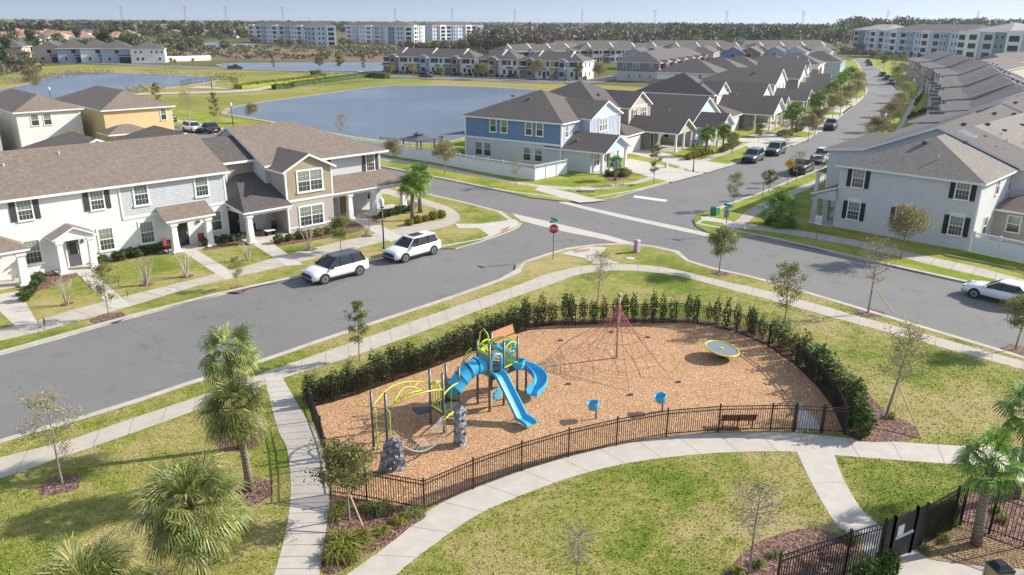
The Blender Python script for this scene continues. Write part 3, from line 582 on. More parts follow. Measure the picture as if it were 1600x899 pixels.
# ------- left townhouse row (frame 45 deg, origin u=0,v=0 -> local = (u,v))
def left_row():
    H = House('townhouse_row', 28.3, 61.7, 45, 'long white and beige townhouse row with brown shingle roof along the foreground street', 'townhouses'); X = 28.3; V = 61.7
    def x(u): return u - X
    def y(v): return v - V
    fl = .2
    w_ = MB(); w_.box(x(-22), x(19.9), 0, 11.0, .0, 5.75); w_.box(x(19.9), x(28.15), 0, 11.0, 0, 3.0); w_.box(x(19.9), x(28.1), .0, 11.0, 3.2, 5.75, 0); H.part('wall', w_, WH)
    H.part('shake_wall', MB().box(x(19.98), x(28.16), -.035, 1.0, 3.22, 5.72), SHK)
    t_ = MB(); t_.box(x(19.88), x(28.2), -.06, .3, 3.02, 3.22); t_.box(x(19.86), x(20.0), -.055, .3, 3.22, 5.72); t_.box(x(28.06), x(28.21), -.06, .3, 3.22, 5.72); H.part('trim', t_, TRIM)
    rf = MB(); gable(rf, x(-22), x(28.2), 0, 11.0, 5.75, .42, 'x', False, False, .42, rake=.35)
    # rear wings with hips
    for a, hw, pp in ((21.0, 5.6, .44), (28.2, 5.0, .46)): gable(rf, x(a - hw), x(a + hw), 7, 18.4, 5.72, pp, 'y', False, True, .4)
    roof = H.part('roof', rf, [ROOFB, TRIM]); H.part('rear_wall', MB().box(x(15.5), x(33), 11.02, 18.2, 0, 5.7), WH)
    pipes(H, [(x(11.0), 3.2, 7.2), (x(13.6), 3.6, 7.35), (x(17.5), 4.4, 7.7), (x(6), 3.5, 7.3)])
    for u in (13.57, 18.3, 8.2, 3.4, -2, -7): H.win('f', 0, x(u), 4.15, .86, 1.35, sh=SHUT, munt=True)
    for u in (21.45, 26.2): H.win('f', -.035, x(u), 4.02, .95, 1.6, bw=.13, munt=True)
    for u in (13.55, 18.5, 21.5, 8.2, 3.0): H.win('f', 0, x(u), 1.0, .95, 1.6, bw=.13, munt=True)
    H.win('f', 0, x(27.1), 1.0, .8, 1.5, bw=.13)
    H.door('f', 0, x(16.15), fl, .85, 1.95, DKGREY, True); H.door('f', 0, x(24.25), fl, .85, 1.98, NAVY, True); H.door('f', 0, x(9.8), fl, .9, 1.98, BROWN)
    # porch slabs
    for a, b, c in ((8, 12.6, -2.2), (14.6, 17.6, -1.6), (22.4, 26.3, -1.6), (28.3, 32.2, -3.0)): H.part('porch_slab', MB().box(x(a), x(b), c, -.01, .1, fl), CONCL)
    # metal gable porch at the first door
    pr = MB(); gable(pr, x(14.75), x(17.2), -1.45, .1, 2.75, .5, 'y', False, False, .25, .1, rake=.15)
    for k in range(9):
        for sgn in (-1, 1):
            yy = -1.55 + k * .2; cx = x(15.975); pr.tube([(cx + sgn * 1.45, yy, 2.79), (cx + sgn * .03, yy, 3.5)], .022, 4, 0)
    H.part('porch_roof', pr, [plain('weathered_metal_roof', (.34, .3, .27), .5, .3, .15, 2), TRIM])
    pw = MB(); gwall(pw, -1.4, x(14.75), x(17.2), 2.72, .5, 'y', .1); pw.box(x(14.72), x(17.23), -1.42, -1.22, 2.5, 2.74); pw.box(x(14.75), x(14.9), -1.3, 0, 2.5, 2.74); pw.box(x(17.05), x(17.2), -1.3, 0, 2.5, 2.74); H.part('porch_beam', pw, WH)
    for u in (14.95, 17.0): H.column(x(u), -1.3, fl, 2.32, .17)
    # shed porch at the second door, porch at the left edge and porch beside the tower
    pr = MB(); shed(pr, x(22.4), x(26.35), -1.75, -.04, 2.78, 3.6, .14); H.part('porch_roof', pr, [ROOFB, TRIM])
    H.part('porch_beam', MB().box(x(22.65), x(26.1), -1.55, -1.3, 2.42, 2.68), TRIM)
    for u in (23.0, 25.75): H.column(x(u), -1.42, fl, 2.25, .19)
    pr = MB(); shed(pr, x(6.5), x(12.9), -2.5, -.04, 2.7, 3.75, .14, 0, 1.9); H.part('porch_roof', pr, [ROOFB, TRIM])
    H.part('porch_beam', MB().box(x(7), x(12.5), -2.25, -1.95, 2.35, 2.62), TRIM)
    H.column(x(12.3), -2.1, fl, 2.2, .22); H.column(x(8.4), -2.1, fl, 2.2, .22)
    # recessed unit
    r = MB(); r.box(x(28.2), x(32.3), 2.2, 10.8, 0, 6.0); H.part('recessed_wall', r, SIDC); H.win('f', 2.2, x(28.95), 4.2, .7, 1.3, bw=.14)
    r = MB(); shed(r, x(28.1), x(32.2), 1.75, 5.6, 6.08, 7.75, .2); H.part('recessed_roof', r, [ROOFD, TRIM])  # darker shingle puts the tall gable wall's cast shadow into the roof colour
    r = MB(); r.box(x(28.2), x(32.25), .55, 2.15, .0, 2.8); H.part('recessed_wall', r, WH); H.door('f', .55, x(28.85), fl, .95, 2.1, NAVY)
    # porch with hipped roof
    pr = MB(); A = (x(27.95), -3.35, 2.82); B = (x(32.3), -3.35, 2.82); C = (x(32.3), .5, 4.25); D = (x(30.1), 2.2, 4.7); Eh = (x(30.1), -1.2, 3.7)
    Pk = (x(31.1), 2.2, 4.6); pr.slab([[A, B, (x(32.3), -1.3, 3.62), (x(29.95), -1.3, 3.62)], [(x(29.95), -1.3, 3.62), (x(32.3), -1.3, 3.62), (x(32.3), 2.2, 4.9), (x(30.2), 2.2, 4.9)], [A, (x(29.95), -1.3, 3.62), (x(30.2), 2.2, 4.9), (x(27.95), 2.2, 3.4)]], .14); H.part('porch_roof', pr, [ROOFD, TRIM])
    H.part('porch_beam', MB().box(x(28.3), x(32.28), -3.1, -2.85, 2.45, 2.68).box(x(28.3), x(28.5), -3.1, .5, 2.45, 2.68), TRIM); H.column(x(28.5), -2.95, fl, 2.27, .19)
    # tower
    a, b = x(32.32), x(36.8); q = MB(); q.box(a, b, -2.4, 5, 0, 2.85); q.box(a, b, -2.4, 11.5, 2.85, 5.5); H.part('tower_wall', q, STT)
    q = MB(); q.box(a + .08, b - .08, -2.44, -2.38, 3.0, 5.6); gwall(q, -2.43, a, b, 5.5, .5, 'y', .05); H.part('tower_siding', q, SIDT)
    q = MB(); q.box(a - .05, b + .05, -2.47, -2.3, 2.82, 3.02); q.box(a - .05, a + .1, -2.46, -2.3, 3.02, 5.5); q.box(b - .1, b + .05, -2.46, -2.3, 3.02, 5.5); q.box(a - .03, b + .03, -2.45, -2.36, .5, .62); q.box(a - .05, a + .08, -2.46, -2.3, 0, 2.82); H.part('trim', q, TRIM)
    H.win('f', -2.44, x(34.62), 3.62, 2.3, 1.7, 2, bw=.14, munt=True); H.win('f', -2.4, x(34.55), .62, 2.2, 1.6, 2, bw=.14, munt=True)
    rf = MB(); gable(rf, a, b, -2.4, 5.0, 5.5, .5, 'y', False, False, .35, .18, rake=.35); H.part('tower_roof', rf, [ROOFB, TRIM])
    # main east block with gable wall to the left and a hip to the right
    q = MB(); q.box(x(31.9), x(32.35), .2, 12.4, 0, 5.75); gwall(q, x(31.9), .2, 12.6, 5.7, .41, 'x', .45)
    q.box(x(36.8), x(44.35), .8, 12.4, 0, 5.7); q.box(x(32.35), x(36.8), 5.0, 12.4, 0, 5.7); H.part('wall', q, STP)
    q = MB(); gable(q, x(31.9), x(44.35), .3, 12.5, 5.72, .41, 'x', False, True, .4, rake=.12); H.part('roof', q, [ROOFB, TRIM])
    q = MB(); shed(q, x(36.8), x(45.6), -2.0, .78, 2.85, 3.85, .14, 0, 1.2); H.part('porch_roof', q, [ROOFB, TRIM])
    H.part('porch_beam', MB().box(x(36.8), x(45.3), -1.75, -1.5, 2.45, 2.72).box(x(45.05), x(45.3), -1.75, .8, 2.45, 2.72), TRIM)
    for u in (39.0, 41.6, 45.1): H.column(x(u), -1.6, fl, 2.27, .19)
    H.part('porch_slab', MB().box(x(36.8), x(45.5), -1.95, .79, .1, fl), CONCL)
    H.door('f', .8, x(39.9), fl, .95, 2.05, BROWN); H.win('f', .8, x(43.15), 3.85, .85, 1.5, sh=SHUT, munt=True); H.win('f', .8, x(37.9), 3.85, .85, 1.5, sh=SHUT); H.win('f', .8, x(42.9), 1.1, .6, 1.2)
    H.win('l', x(31.9), 1.4, .9, .2, 1.3); H.win('r', x(44.35), 4, 3.9, .85, 1.4); H.win('r', x(44.35), 9, 3.9, .85, 1.4); H.win('r', x(44.35), 4, 1.0, .85, 1.4)
    # house numbers plates and lamps by the doors
    for u, vv in ((16.85, -.03), (25.6, -.03)): H.part('wall_lamp', MB().box(x(u) - .07, x(u) + .07, vv - .12, vv + .03, 1.85, 2.12), DKGREY)
    return H
left_row()
# ------- right corner townhouse row: facade plane u=69.05 (45 deg), right wall v=16.9
def right_row():
    # frame: local x = -(v) direction so that the street facade is 'front'
    H = House('townhouse_row', 0, 0, -45, 'big grey townhouse row with black shutters on the right corner of the junction', 'townhouses', world=UV(69.05, 30.0))
    # at rz=-45 local x runs toward (+1,-1)/sqrt2 = -v ; local y toward (+1,+1)/sqrt2 = +u
    def x(v): return 30.0 - v
    D = 45
    w_ = MB(); w_.box(x(28.1), x(16.9), 0, D, 0, 5.72); H.part('wall', w_, STG)
    p = .42; rf = MB(); gable(rf, x(28.1), x(16.9), 0, D, 5.72, p, 'y', True, False, .4)
    rf.box(0, .01, 0, .01, 0, .01); roof = H.part('roof', rf, [ROOFT, TRIM])
    for a, vv in ((.25, 27.98),): pass
    F = 0
    H.win('f', 0, x(26.45), 3.98, .95, 1.55, sh=SHUTN, munt=True); H.win('f', 0, x(18.15), 4.22, .95, 1.5, sh=SHUTN, munt=True)
    H.win('f', 0, x(26.45), 1.1, .95, 1.5, sh=SHUTN, munt=True); H.win('f', 0, x(22.4), 1.3, .85, 1.4, sh=SHUTN); H.win('f', 0, x(18.15), 1.28, .95, 1.48, sh=SHUTN, munt=True)
    for v_, z in ((26.45, 2.72), (22.4, 2.82), (18.15, 2.88)): H.part('window_head', MB().box(x(v_) - .62, x(v_) + .62, -.07, .0, z, z + .2), TRIM)
    H.part('downpipe', MB().tube([(x(16.75), -.45, 5.75), (x(16.85), -.1, 5.3), (x(16.85), -.1, .1)], .07, 6), TRIM)
    # corner porch
    q = MB(); q.slab([[(x(30.2), -.55, 2.95), (x(28.1) + .2, -.55, 2.95), (x(28.1) + .2, 1.0, 3.65), (x(28.1), 5.2, 3.65), (x(30.2), 5.2, 2.95)][:0] or [(x(30.3), -.5, 2.95), (x(28.1), -.5, 3.75), (x(28.1), 5.3, 3.75), (x(30.3), 5.3, 2.95)]], .16); H.part('porch_roof', q, [ROOFD, TRIM])
    q = MB(); q.box(x(30.1), x(28.1), -.3, -.05, 2.5, 2.8); q.face([(x(30.1), -.31, 2.8), (x(28.1), -.31, 2.8), (x(28.1), -.31, 3.5)]); q.box(x(30.1), x(29.85), -.3, 5.1, 2.5, 2.8); H.part('porch_beam', q, STG)
    for yy in (-.1, 2.4, 4.9): H.column(x(29.9), yy, .15, 2.4, .2, STG)
    H.part('porch_slab', MB().box(x(30.25), x(28.1), -.35, 5.2, .05, .15), CONCL); H.door('l', x(28.1), 3.2, .15, 1, 2.1, NAVY); H.win('l', x(28.1), 1.2, .9, .8, 1.4)
    # right side
    xr = x(16.9)
    for yy, z in ((4.9, 4.1), (8.6, 4.0), (10.4, 4.0), (16, 4.0), (21, 4.0), (28, 4)): H.win('r', xr, yy, z, .7, 1.45)
    for yy in (3.3, 18): H.win('r', xr, yy, .9, 1.0, 1.5)
    H.part('party_wall', MB().box(xr - .2, xr + .35, 11.5, 18, .0, 5.6), WH, 'white stucco bay')
    # roof vents, pipes, hip vent
    q = 5.72 + .18
    vents(H, [(x(22.9), 4.3, 5.9 + .42 * 4.6)]); pipes(H, [(x(21.0), 2.2, 5.9 + .42 * 2.5), (x(19.2), 12, 6.95), (x(20.5), 18, 7.45), (x(18.8), 22, 6.75)])
    for yy in (8.2, 14.0, 20.5, 27, 33, 40): vents(H, [(x(20.9) , yy, 7.6)])
    for yy in (10.5, 16.5, 23, 30): pipes(H, [(x(19.6), yy, 7.05), (x(18.7), yy + 2, 6.7)])
    q = MB(); z0 = 7.3; q.slab([[(x(22.2), 9.5, 8.35), (x(21.0), 9.5, 7.85), (x(21.0), 12, 7.85), (x(22.2), 12, 8.35)]], .3); H.part('skylight', q, [GLD, STG])
    return H
right_row()
def garage_wing():
    H = House('garage', 0, 0, -45, 'low grey garage with small hipped roof behind the white lattice fence', 'garage', world=UV(74.9, 17.4))
    q = MB(); q.box(0, 11, 0, 7, 0, 2.75); H.part('wall', q, STT); q = MB(); gable(q, 0, 11, 0, 7, 2.75, .42, 'x', True, True, .35); H.part('roof', q, [ROOFB, TRIM]); pipes(H, [(3.4, 1.4, 3.5), (4.5, 2.2, 3.8)]); H.win('f', 0, 2, 1, .9, 1.3)
o_g = garage_wing()
# ---------------------------------------------------------------- houses of the lakeside block
def battens(H, f, c, a0, a1, z0, z1, mat, step=.42):
    m = MB(); k = int((a1 - a0) / step)
    for i in range(1, k):
        a = a0 + (a1 - a0) * i / k
        if f == 'f': m.box(a - .03, a + .03, c - .035, c + .01, z0, z1)
        else: m.box(c - .035, c + .01, a - .03, a + .03, z0, z1)
    H.part('batten', m, mat)
def corner_boards(H, pts, z0, z1):
    for x, y in pts: H.part('corner_board', MB().box(x - .1, x + .1, y - .1, y + .1, z0, z1), TRIM)
def blue_house():
    H = House('house', 84, 41.6, 57, 'blue and grey two storey house on the lakeside corner inside a white vinyl fence')
    x = lambda u: u - 84; y = lambda v: v - 41.6
    H.part('wall', MB().box(0, 14.1, y(47.5), y(62), 0, 3.0), STP, 'pale grey lower wall'); H.part('siding', MB().box(0, 14.1, y(47.5), y(62), 3.2, 5.8), SIDB, 'blue clapboard upper wall')
    H.part('band', MB().box(-.05, 14.15, y(47.45), y(62.05), 3.0, 3.2), TRIM)
    H.part('front_boarding', MB().box(.1, 7, y(47.5) - .04, y(47.6), 3.2, 5.75), BB); battens(H, 'f', y(47.5) - .05, .1, 5, 3.2, 5.7, TRIM)
    corner_boards(H, [(0, y(47.5)), (0, y(62)), (14.1, y(47.5))], .0, 5.75)
    q = MB(); gable(q, 0, 14.1, y(47.5), y(62), 5.8, .42, 'y', True, True, .4); H.part('roof', q, [ROOFG, TRIM]); vents(H, [(4.6, y(55), 7.95), (5.3, y(58), 8.1)])
    q = MB(); a, b = x(88.6), x(97.0); q.box(a, b, y(46.0), y(48), 2.6, 6.0); gwall(q, y(45.98), a, b, 6.0, .42, 'y', .1); H.part('front_wing', q, BB); battens(H, 'f', y(46.0) - .03, a, b, 2.6, 5.9, TRIM); corner_boards(H, [(a, y(46)), (b, y(46))], 2.6, 6)
    q = MB(); gable(q, a, b, y(46), y(53), 6.0, .42, 'y', False, False, .4, rake=.4); H.part('front_roof', q, [ROOFG, TRIM]); H.win('f', y(46) - .03, x(92.2), 4.2, 2.1, 1.55, 3, bw=.14); H.part('frieze', MB().box(a, b, y(46) - .06, y(46), 5.9, 6.1), TRIM)
    H.win('f', y(47.5) - .04, x(85.2), 4.0, .8, 1.4, bw=.13)
    for v_ in (57.6, 55.9, 52.2, 50.6): H.win('l', 0, y(v_), 4.05, .85, 1.55, bw=.13)
    for v_ in (59.9, 58.5, 52.4, 50.7): H.win('l', 0, y(v_), .85, 1.05, 1.65, bw=.06)
    q = MB(); a, b = x(84.1), x(90.9); q.box(a, b, y(43.4), y(47.49), 0, 2.65); H.part('porch_room_wall', q, STP)
    q = MB(); gwall(q, y(41.75), a, b, 2.75, .46, 'y', .08); q.box(a, b, y(41.75), y(41.95), 2.5, 2.75); q.box(a, a + .15, y(41.75), y(43.4), 2.5, 2.75); H.part('porch_gable', q, BB)
    q = MB(); gable(q, a, b, y(41.6), y(49.5), 2.75, .46, 'y', False, False, .38, rake=.35); H.part('porch_roof', q, [ROOFG, TRIM]); vents(H, [(1.6, 4.6, 3.65)])
    for u in (84.3, 86.4, 88.6, 90.7): H.column(x(u), y(41.95), .1, 2.4, .12)
    H.win('f', y(43.4), x(85.6), .8, 1.5, 1.5, 2, bw=.1); H.door('f', y(43.4), x(88.8), .15, .95, 2.05, NAVY); H.part('porch_slab', MB().box(a, b, y(41.7), y(43.39), .02, .14), CONCL)
    # rear patio roof
    q = MB(); q.slab([[(-.6, y(62.1), 3.4), (-.6 + 0, y(62.1), 3.4), (6, y(62.1), 3.4), (6, y(66.3), 2.9), (-.6, y(66.3), 2.9)][1:]], .14); H.part('patio_roof', q, [ROOFD, TRIM]); H.column(-.2, y(66.0), 0, 2.75, .16, STT); H.column(5.6, y(66.0), 0, 2.75, .16, STT)
    H.part('garage_wing', MB().box(7.0, 14.1, y(45.2), y(47.49), 0, 2.9), STP); H.garage('f', y(45.2), 10.5, .05)
blue_house()
def front_house(u, v, ang, lab, c1, c2, up=(.5, 7.6, 8.0), body=(-5.5, 9.5, 9.5, 23), porch=6.4, gar=6.5, ez=5.7, wins=3, gb=True, roof=ROOFD, name='house'):
    "street house: porch wing x 0..porch at y 0, garage to its left, two storey body behind"
    H = House(name, u, v, ang, lab)
    b0, b1, b2, b3 = body; H.part('wall', MB().box(b0, b1, b2, b3, 0, ez), c1); q = MB(); zr = gable(q, b0, b1, b2, b3, ez, .45, 'x', True, True, .4); H.part('roof', q, [roof, TRIM])
    a, b, yy = up; q = MB(); q.box(a, b, yy, b2 + .1, 2.6, ez); gwall(q, yy - .02, a, b, ez, .5, 'y', .1); H.part('front_wing', q, c2); q = MB(); gable(q, a, b, yy, b2 + 5, ez, .5, 'y', False, False, .4); H.part('front_roof', q, [roof, TRIM])
    if wins == 3: H.win('f', yy, a + (b - a) * .7, ez - 1.75, 1.9, 1.4, 3, bw=.12); H.win('f', yy, a + (b - a) * .25, ez - 1.75, .8, 1.3, sh=SHUT)
    else: H.win('f', yy, (a + b) / 2, ez - 1.75, 1.5, 1.4, 2, bw=.12)
    H.part('frieze', MB().box(a, b, yy - .05, yy, ez - .05, ez + .12), TRIM); corner_boards(H, [(a, yy), (b, yy)], 2.6, ez)
    for k in (.2, .5, .8): H.win('l', b0, b2 + (b3 - b2) * k, ez - 1.8, .75, 1.3)
    q = MB(); q.box(-gar, -.02, 5.2, b2, 0, 2.7); H.part('garage_wall', q, c1); q = MB(); gable(q, -gar, .0, 5.2, b2 + 3, 2.7, .42, 'y', True, False, .4); H.part('garage_roof', q, [roof, TRIM]); H.garage('f', 5.2, -gar / 2, .05)
    q = MB(); gwall(q, .12, 0, porch, 2.75, .5, 'y', .08); q.box(0, porch, .1, .3, 2.5, 2.75); q.box(0, .18, .3, 5.2, 2.5, 2.75); H.part('porch_gable', q, c2); q = MB(); gable(q, 0, porch, 0, b2 + 1, 2.75, .5, 'y', False, False, .38, rake=.35); H.part('porch_roof', q, [roof, TRIM])
    for p_ in ((.12, .22), (.12, 2.7), (porch * .5, .22), (porch - .12, .22)): H.column(p_[0], p_[1], .05, 2.45, .11)
    H.part('porch_wall', MB().box(.0, porch, 4.6, b2, 0, 2.7), c1); H.door('f', 4.6, porch * .3, .1, .95, 2.05); H.win('f', 4.6, porch * .72, .8, .9, 1.4); H.part('porch_slab', MB().box(0, porch, .05, 4.59, .02, .13), CONCL)
    vents(H, [((b0 + b1) / 2 - 2, b2 + 3, ez + 1.7)]); return H
front_house(106.2, 39.1, 58, 'taupe two storey house with projecting porch next to the blue corner house', SIDC, BBG, (1.0, 8.6, 8.0), (-5, 9.6, 9.6, 24), 6.4, 6.2)
def bungalow(u, v, ang, lab, c1, c2, w=14, d=26, gx=6.3, roof=ROOFD):
    H = House('house', u, v, ang, lab); H.part('wall', MB().box(-.5, w, 4.5, d, 0, 2.9), c1)
    q = MB(); gable(q, -.5, w, 4.5, d, 2.95, .48, 'y', False, False, .4); H.part('roof', q, [roof, TRIM]); q = MB(); gwall(q, 4.48, -.5, w, 2.9, .48, 'y', .1); H.part('gable_wall', q, c2); q = MB(); gwall(q, d, -.5, w, 2.9, .48, 'y', .1, d=-1); H.part('gable_wall', q, c2)
    q = MB(); gwall(q, .12, 0, gx, 2.75, .55, 'y', .08); q.box(0, gx, .1, .3, 2.5, 2.75); H.part('porch_gable', q, c2); q = MB(); gable(q, 0, gx, 0, 8, 2.75, .55, 'y', False, False, .38, rake=.35); H.part('porch_roof', q, [roof, TRIM])
    q = MB(); gwall(q, 8.2, w - 6.8, w - 4.2, 5.0, .85, 'y', .05); H.part('dormer_wall', q, BB); q = MB(); gable(q, w - 6.6, w - 4.4, 8.3, 12, 5.2, .85, 'y', False, False, .2, rake=.15); H.part('dormer_roof', q, [roof, TRIM])
    for a in (.12, gx * .5, gx - .12): H.column(a, .22, .05, 2.45, .12)
    H.part('porch_wall', MB().box(.0, gx, 2.3, 4.49, 0, 2.7), c1); H.win('f', 2.3, gx * .3, .8, .9, 1.4); H.door('f', 2.3, gx * .7, .1); H.garage('f', 4.5, w - 3.3, .05, 4.4); H.part('porch_slab', MB().box(0, gx, .05, 2.29, .02, .13), CONCL)
    H.win('l', -.5, 8, .9, .8, 1.3); H.win('l', -.5, 14, .9, .8, 1.3); vents(H, [(2, 15, 4.9)]); pipes(H, [(2.5, 9, 4.6), (1.8, 19, 4.3)]); return H
bungalow(115.0, 35.9, 58, 'low pale house with charcoal roof and small blue dormer gable', STP, BB)
front_house(139.0, 29.5, 60, 'grey house with small upstairs gable and long low porch along the main street', SIDG, SIDW, (.3, 7.6, 9.8), (-1.5, 8, 10, 24), 9.5, 7.0, 5.6, 2)
bungalow(150.5, 27.5, 61, 'low house with wide charcoal roof behind the leaning street palms', STG, SIDW, 14, 27, 6.5)
def tall_house(u, v, ang, lab, c1, w=13, d=16, py=6.5, roof=ROOFD):
    H = House('house', u, v, ang, lab); H.part('wall', MB().box(0, w, py, py + d, 0, 5.7), c1)
    q = MB(); gable(q, 0, w, py, py + d, 5.7, .4, 'y', False, True, .4); H.part('roof', q, [roof, TRIM]); q = MB(); gwall(q, py - .03, 0, w, 5.7, .4, 'y', .1); q.box(0, w * .5, py - .05, py, 2.9, 5.7); H.part('front_boarding', q, SIDW)
    for a in (.2, .45, .8): H.win('f', py - .05, w * a, 3.9, .8, 1.4)
    q = MB(); gable(q, -1.0, w * .55, 0, py, 2.8, .45, 'y', False, False, .4); H.part('porch_roof', q, [roof, TRIM]); q = MB(); gwall(q, .1, -1, w * .55, 2.8, .45, 'y', .1); H.part('porch_gable', q, SIDW)
    H.part('porch_wall', MB().box(-.9, w * .5, 2.6, py - .01, 0, 2.7), c1); H.garage('f', py - .05, w * .8, .05, 4.2)
    for a in (-.8, w * .25, w * .52): H.column(a, .25, .05, 2.6, .12)
    for k in (.25, .6): H.win('l', 0, py + d * k, 3.9, .8, 1.3)
    vents(H, [(w * .3, py + 5, 7.6)]); return H
tall_house(169.5, 23.5, 62, 'white fronted two storey house with dark roof solar panels beside it', STG)
h6 = tall_house(190.5, 17.0, 63.5, 'sixth house of the main street with blue black solar panels', SIDG)
h6.part('solar_panel', MB().box(-.2, .2, 0, 1, 0, .01), GLD) if 0 else None
tall_house(209, 12.5, 65, 'pale green grey house up the main street', plain('sage_siding', (.33, .37, .35), .7)); tall_house(228, 10.5, 66, 'dark grey gabled house far up the main street', SIDG); tall_house(248, 10.5, 67, 'light blue grey house near the far bend of the street', BB)
bungalow(266, 10.5, 67, 'farthest low house by the bend of the main street', STG, SIDW)
# solar panels on the sixth house
# -------- yellow and white houses behind the left row
def hip_house(u, v, ang, w, d, lab, c, h=5.75, roof=ROOFB, wf=(), wl=(), name='house', p=.42, z=Z, win=(.85, 1.4), axis='y'):
    H = House(name, u, v, ang, lab, z=z); H.part('wall', MB().box(0, w, 0, d, 0, h), c); q = MB(); gable(q, 0, w, 0, d, h, p, axis, True, True, .4); H.part('roof', q, [roof, TRIM])
    for a, zz in wf: H.win('f', 0, a, zz, *win)
    for a, zz in wl: H.win('l', 0, a, zz, *win)
    return H
H = hip_house(36.5, 114.3, 45, 9.2, 20, 'yellow stucco two storey house with brown hip roof near the lakes', YEL, wf=((7.9, 3.9),), wl=((11, 3.7), (6.5, .8), (12.5, .8)), win=(.7, 1.5))
q = MB(); gable(q, -.6, 4.6, -3.4, .4, 2.9, .42, 'x', True, True, .4); H.part('porch_roof', q, [ROOFB, TRIM]); H.column(3.9, -3.0, 0, 2.8, .2, YEL); H.column(0, -3.0, 0, 2.8, .2, YEL)
hip_house(27.3, 119.0, 45, 7.8, 20, 'white stucco two storey house with brown hip roof beside the yellow house', WH, wf=((2.1, 3.9), (3.6, 3.9)), win=(.85, 1.4))
hip_house(17.0, 119.5, 45, 8.2, 18, 'pinkish grey house at the left edge behind the townhouse row', STT, wl=((5, 3.9),))
# -------- far townhouses, houses and apartments
FW = {}
def simple_win(H, f, c, a, z, w=.9, h=1.4, sh=True, mat=GLD):
    k = (w, h, sh, mat.name)
    if k not in FW:
        m = MB(); m.box(-w / 2 - .08, w / 2 + .08, -.05, .01, -.08, h + .08, 0); m.box(-w / 2, w / 2, -.07, -.04, 0, h, 1)
        if sh: m.box(-w / 2 - .5, -w / 2 - .1, -.06, .01, -.05, h + .05, 2); m.box(w / 2 + .1, w / 2 + .5, -.06, .01, -.05, h + .05, 2)
        FW[k] = m.mesh('window', [TRIM, mat, SHUTN])
    loc, rz = H.face(f, c, a, z); ob('window', FW[k], H.o, loc, rz)
BLUEG = plain('blue_grey_wall', (.33, .4, .48), .7); BRWN = plain('brown_wall', (.25, .19, .15), .7); PALEW = plain('pale_wall', (.72, .72, .7), .8); BEIGE = plain('beige_wall', (.5, .42, .34), .8)
TEAL = plain('teal_grey_wall', (.16, .25, .29), .7); WSHADE = plain('shaded_white_wall', (.52, .58, .7), .8)  # second colour: white wall with its bluish shade put into the tone
def far_row(world, ang, L, lab, units=3, c=None, tw=None, d=11, group=None, roof=None, z=.06, front=True, name='townhouse_row'):
    H = House(name, 0, 0, ang, lab, 'townhouses', group, z, world); c = c or PALEW; roof = roof or FROOF; n = units; U = L / n
    H.part('wall', MB().box(0, L, 0, d, 0, 5.7), c); q = MB(); gable(q, 0, L, 0, d, 5.7, .45, 'x', True, True, .4); H.part('roof', q, [roof, TRIM])
    H.part('gable_end', (lambda m: (gwall(m, -.05, 0, d, 5.6, .45, 'x', .1), m)[1])(MB()), TRIM) if 0 else None
    for i in range(n if front else 0):
        a = i * U; tcol = (tw or [BRWN, BLUEG, BRWN])[i % 3]
        q = MB(); q.box(a + U * .3, a + U * .52, -1.3, 1, 0, 5.7); gwall(q, -1.32, a + U * .3, a + U * .52, 5.7, .5, 'y', .1); H.part('tower_wall', q, tcol); q = MB(); gable(q, a + U * .3, a + U * .52, -1.3, 4, 5.7, .5, 'y', False, False, .35); H.part('tower_roof', q, [roof, TRIM])
        q = MB(); q.slab([[(a + U * .55, -.35, 5.55), (a + U * .6, -.35, 5.55), (a + U * .6, d / 2, 8.6), (a + U * .55, d / 2, 8.6)]], .5); H.part('parapet', q, [TRIM, TRIM])
        q = MB(); shed(q, a + U * .02, a + U * .3, -1.8, 0, 2.8, 3.4); H.part('porch_roof', q, [FROOF, TRIM]); q = MB(); shed(q, a + U * .75, a + U * .9, -1.2, 0, 2.8, 3.3); H.part('porch_roof', q, [FROOF, TRIM])
        H.part('porch_shade', MB().box(a + U * .04, a + U * .28, -.04, .0, .1, 2.6), BRWN); H.part('porch_shade', MB().box(a + U * .78, a + U * .87, -.04, .0, .1, 2.2), NAVY)  # flat dark panels paint the shade of the porch recesses
        for t, yy, zz, ww, sh in ((.41, -1.33, 3.8, 1.6, False), (.41, -1.33, 1.0, 1.6, False), (.12, 0, 3.9, .8, True), (.24, 0, 3.9, .8, True), (.68, 0, 3.9, .9, True), (.8, 0, 3.9, .9, False), (.93, 0, 3.9, .9, False), (.68, 0, 1.0, .9, False), (.95, 0, 1.0, .9, False)): simple_win(H, 'f', yy, a + U * t, zz, ww, 1.4, sh)
    for k in (.25, .6): simple_win(H, 'r', L, d * k, 3.9, .8, 1.3, False); simple_win(H, 'r', L, d * k, 1.0, .8, 1.3, False)
    return H
g_ = 'townhouse rows across the lake'
for i, (u, L, n) in enumerate(((-154.2, 36, 3), (-117.0, 14.8, 1), (-101.5, 22, 2))):
    far_row(UV(u, 244.3 - i * 1.2, -23.1), -23.1 - i * .4, L, ['leftmost townhouse row across the lake with brown gabled towers', 'short middle townhouse row across the lake', 'right townhouse row across the lake with bright white end wall'][i], n, group=g_)
far_row(UV(242.5, 68.6, 64), 64, 62, 'long townhouse row seen end on with slate grey clapboard end wall', 6, BEIGE, d=13.5, group=g_)
